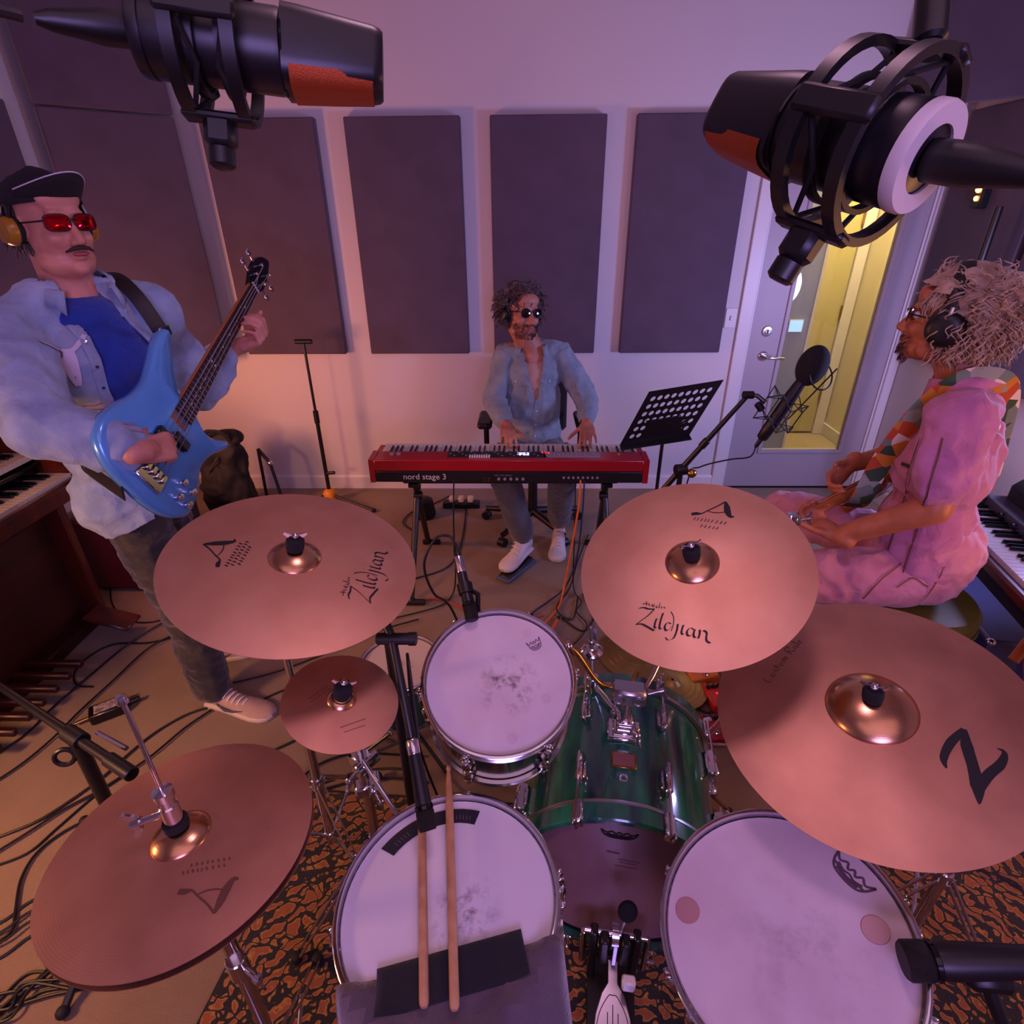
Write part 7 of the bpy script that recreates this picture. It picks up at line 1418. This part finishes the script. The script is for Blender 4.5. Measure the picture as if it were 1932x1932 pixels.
# gig bag and folding stand in the left corner
gb = thing('gig_bag', 'slumped black gig bag leaning in the left corner behind the bass', 'bag', (-1.80, 3.12, 0)); mat('nylon', '141216', .8, bump=.6, bscale=90)
mb = MB(); mb.box((-1.80, 3.16, .27), (.28, .15, .52), bev=.05); mb.ell((-1.80, 3.12, .22), (.15, .10, .2)); cap(mb, (-1.88, 3.16, .53), (-1.70, 3.16, .55), .05, .045)
finish(blob(mb, .012, 3, folds((9, 9, 7), .022, 4)), 'bag_body', 'nylon', gb); MB().tube(spline([(-1.86, 3.1, .55), (-1.80, 3.07, .62), (-1.72, 3.08, .60), (-1.70, 3.12, .52)]), .012, 8, flat=((1, 0, 0), .3)).build('carry_handle', 'nylon', gb); MB().tube(spline([(-1.92, 3.08, .18), (-1.86, 3.055, .34), (-1.78, 3.07, .46)]), .004, 6).build('zip', 'satin_metal', gb)
fs2 = thing('folding_stand', 'folded black stand leg with a silver joint beside the gig bag', 'stand', (-1.55, 3.2, 0))
MB().tube([(-1.63, 3.27, .43), (-1.55, 3.22, .36)], .012, 8).build('upper_arm', 'black_metal', fs2); MB().tube([(-1.55, 3.22, .36), (-1.50, 3.2, .01)], .010, 8).build('leg', 'black_metal', fs2); MB().tube([(-1.63, 3.27, .43), (-1.68, 3.34, .01)], .010, 8).build('leg', 'black_metal', fs2); MB().ell((-1.55, 3.22, .36), (.016, .016, .016), seg=12, ring=8).build('joint', 'chrome', fs2)
# amplifier and rack unit between organ and bassist
mat('red_tolex', '5a0a10', .6, bump=.4, bscale=250); am = thing('guitar_amplifier', 'low dark red amplifier on the floor between the organ and the bassist', 'amplifier', (-2.03, 2.62, 0))
MB().box((-2.03, 2.63, .21), (.36, .50, .40), bev=.015).build('cabinet', 'red_tolex', am); MB().box((-1.845, 2.63, .17), (.012, .44, .26), bev=.003).build('grille_cloth', 'black_cloth', am); MB().box((-1.846, 2.63, .35), (.010, .44, .06), bev=.003).build('control_panel', 'panel_black', am)
for k in range(5): MB().lathe([(0, .014), (.009, .013), (.011, 0)], 14, frame((-1.841, 2.47+.08*k, .35), (1, 0, 0))).build('knob', 'chrome', am)
rk = thing('rack_unit', 'flat black rack unit with grey front on the floor by the bassist leg', 'rack unit', (-1.66, 2.38, 0)); MB().box((-1.66, 2.40, .045), (.30, .24, .085), bev=.006).build('case', 'panel_black', rk); MB().box((-1.66, 2.276, .045), (.31, .008, .088), bev=.002).build('front_plate', 'panel_grey', rk)
for k in range(4): MB().lathe([(0, .012), (.008, .011), (.009, 0)], 12, frame((-1.75+.06*k, 2.2725, .045), (0, -1, 0))).build('knob', 'black_plastic', rk)
# right side: flight case, wooden post, lamp stand, lamps
fc_ = thing('flight_case', 'silver-edged blue-grey flight case on the floor under the electric piano', 'case', Matrix.Translation((2.0, 1.95, 0)) @ Matrix.Rotation(R(-10), 4, 'Z')); mat('case_blue', '38406a', .5)
MB().box((0, 0, .13), (.34, .50, .25), bev=.01).build('case_body', 'case_blue', fc_, local=True)
for sx in (-1, 1):
    for sz in (0, 1): MB().box((sx*.17, 0, .012+.235*sz), (.02, .505, .02), bev=.004).build('edge_trim', 'case_metal', fc_, local=True)
    for sy in (-1, 1): MB().ell((sx*.168, sy*.248, .248), (.018, .018, .014), seg=12, ring=8).build('corner_ball', 'chrome', fc_, local=True)
mat('orange_wood', 'd8781c', .35, coat=.4, col2='c0621a', scale=10); wp = thing('wooden_stand', 'orange wooden guitar stand post at the right edge above the ride cymbal', 'guitar stand', (1.80, 1.55, 0)); 
MB().tube([(1.735, 1.575, .30), (1.78, 1.60, .36), (1.86, 1.645, .46), (1.95, 1.70, .56)], .018, 12).build('arm', 'orange_wood', wp); MB().tube([(1.78, 1.60, .37), (1.86, 1.50, .0)], .016, 10).build('leg', 'orange_wood', wp); MB().tube([(1.90, 1.665, .50), (1.97, 1.58, .0)], .016, 10).build('leg', 'orange_wood', wp)
bl2 = thing('blue_bag', 'dark blue cloth bag beside the stool on the floor', 'bag', (1.62, 1.95, 0)); weave('navy_cloth', '182a50', '203664'); mb = MB(); mb.ell((1.60, 1.98, .14), (.14, .12, .14)); mb.ell((1.66, 1.93, .22), (.09, .08, .09)); mb.box((1.61, 1.97, .05), (.22, .2, .09), bev=.03); finish(blob(mb, .012, 3, folds((12, 12, 10), .02, 6)), 'bag_body', 'navy_cloth', bl2); MB().tube(spline([(1.56, 1.9, .24), (1.6, 1.88, .33), (1.68, 1.9, .3)]), .006, 6).build('handle', 'nylon', bl2)
lst = thing('lamp_stand', 'black upright pole standing by the right wall behind the guitarist', 'stand', (2.16, 2.98, 0)); MB().rod((2.16, 2.98, .04), (2.16, 2.98, 1.72), .017, 12).build('pole', 'black_metal', lst); MB().lathe([(.14, 0), (.14, .015), (.03, .03), (.018, .06)], 28, Matrix.Translation((2.16, 2.98, .001))).build('round_base', 'black_metal', lst); MB().rod((2.16, 2.98, 1.0), (2.16, 2.98, 1.08), .024).build('clutch', 'black_plastic', lst)
mat('bulb_glow', 'ffb060', .4, emit='ffa040', estr=14)
wl = thing('indicator_lamps', 'two tiny glowing amber lamps in a fixture on the right wall', 'lamp', (2.27, 3.27, 1.76)); MB().box((2.264, 3.27, 1.77), (.046, .07, .12), bev=.008).build('fixture', 'black_plastic', wl)
for z, r_ in ((1.795, .014), (1.755, .010)): MB().ell((2.236, 3.262, z), (r_, r_, r_*1.15), seg=12, ring=8).build('bulb', 'bulb_glow', wl)
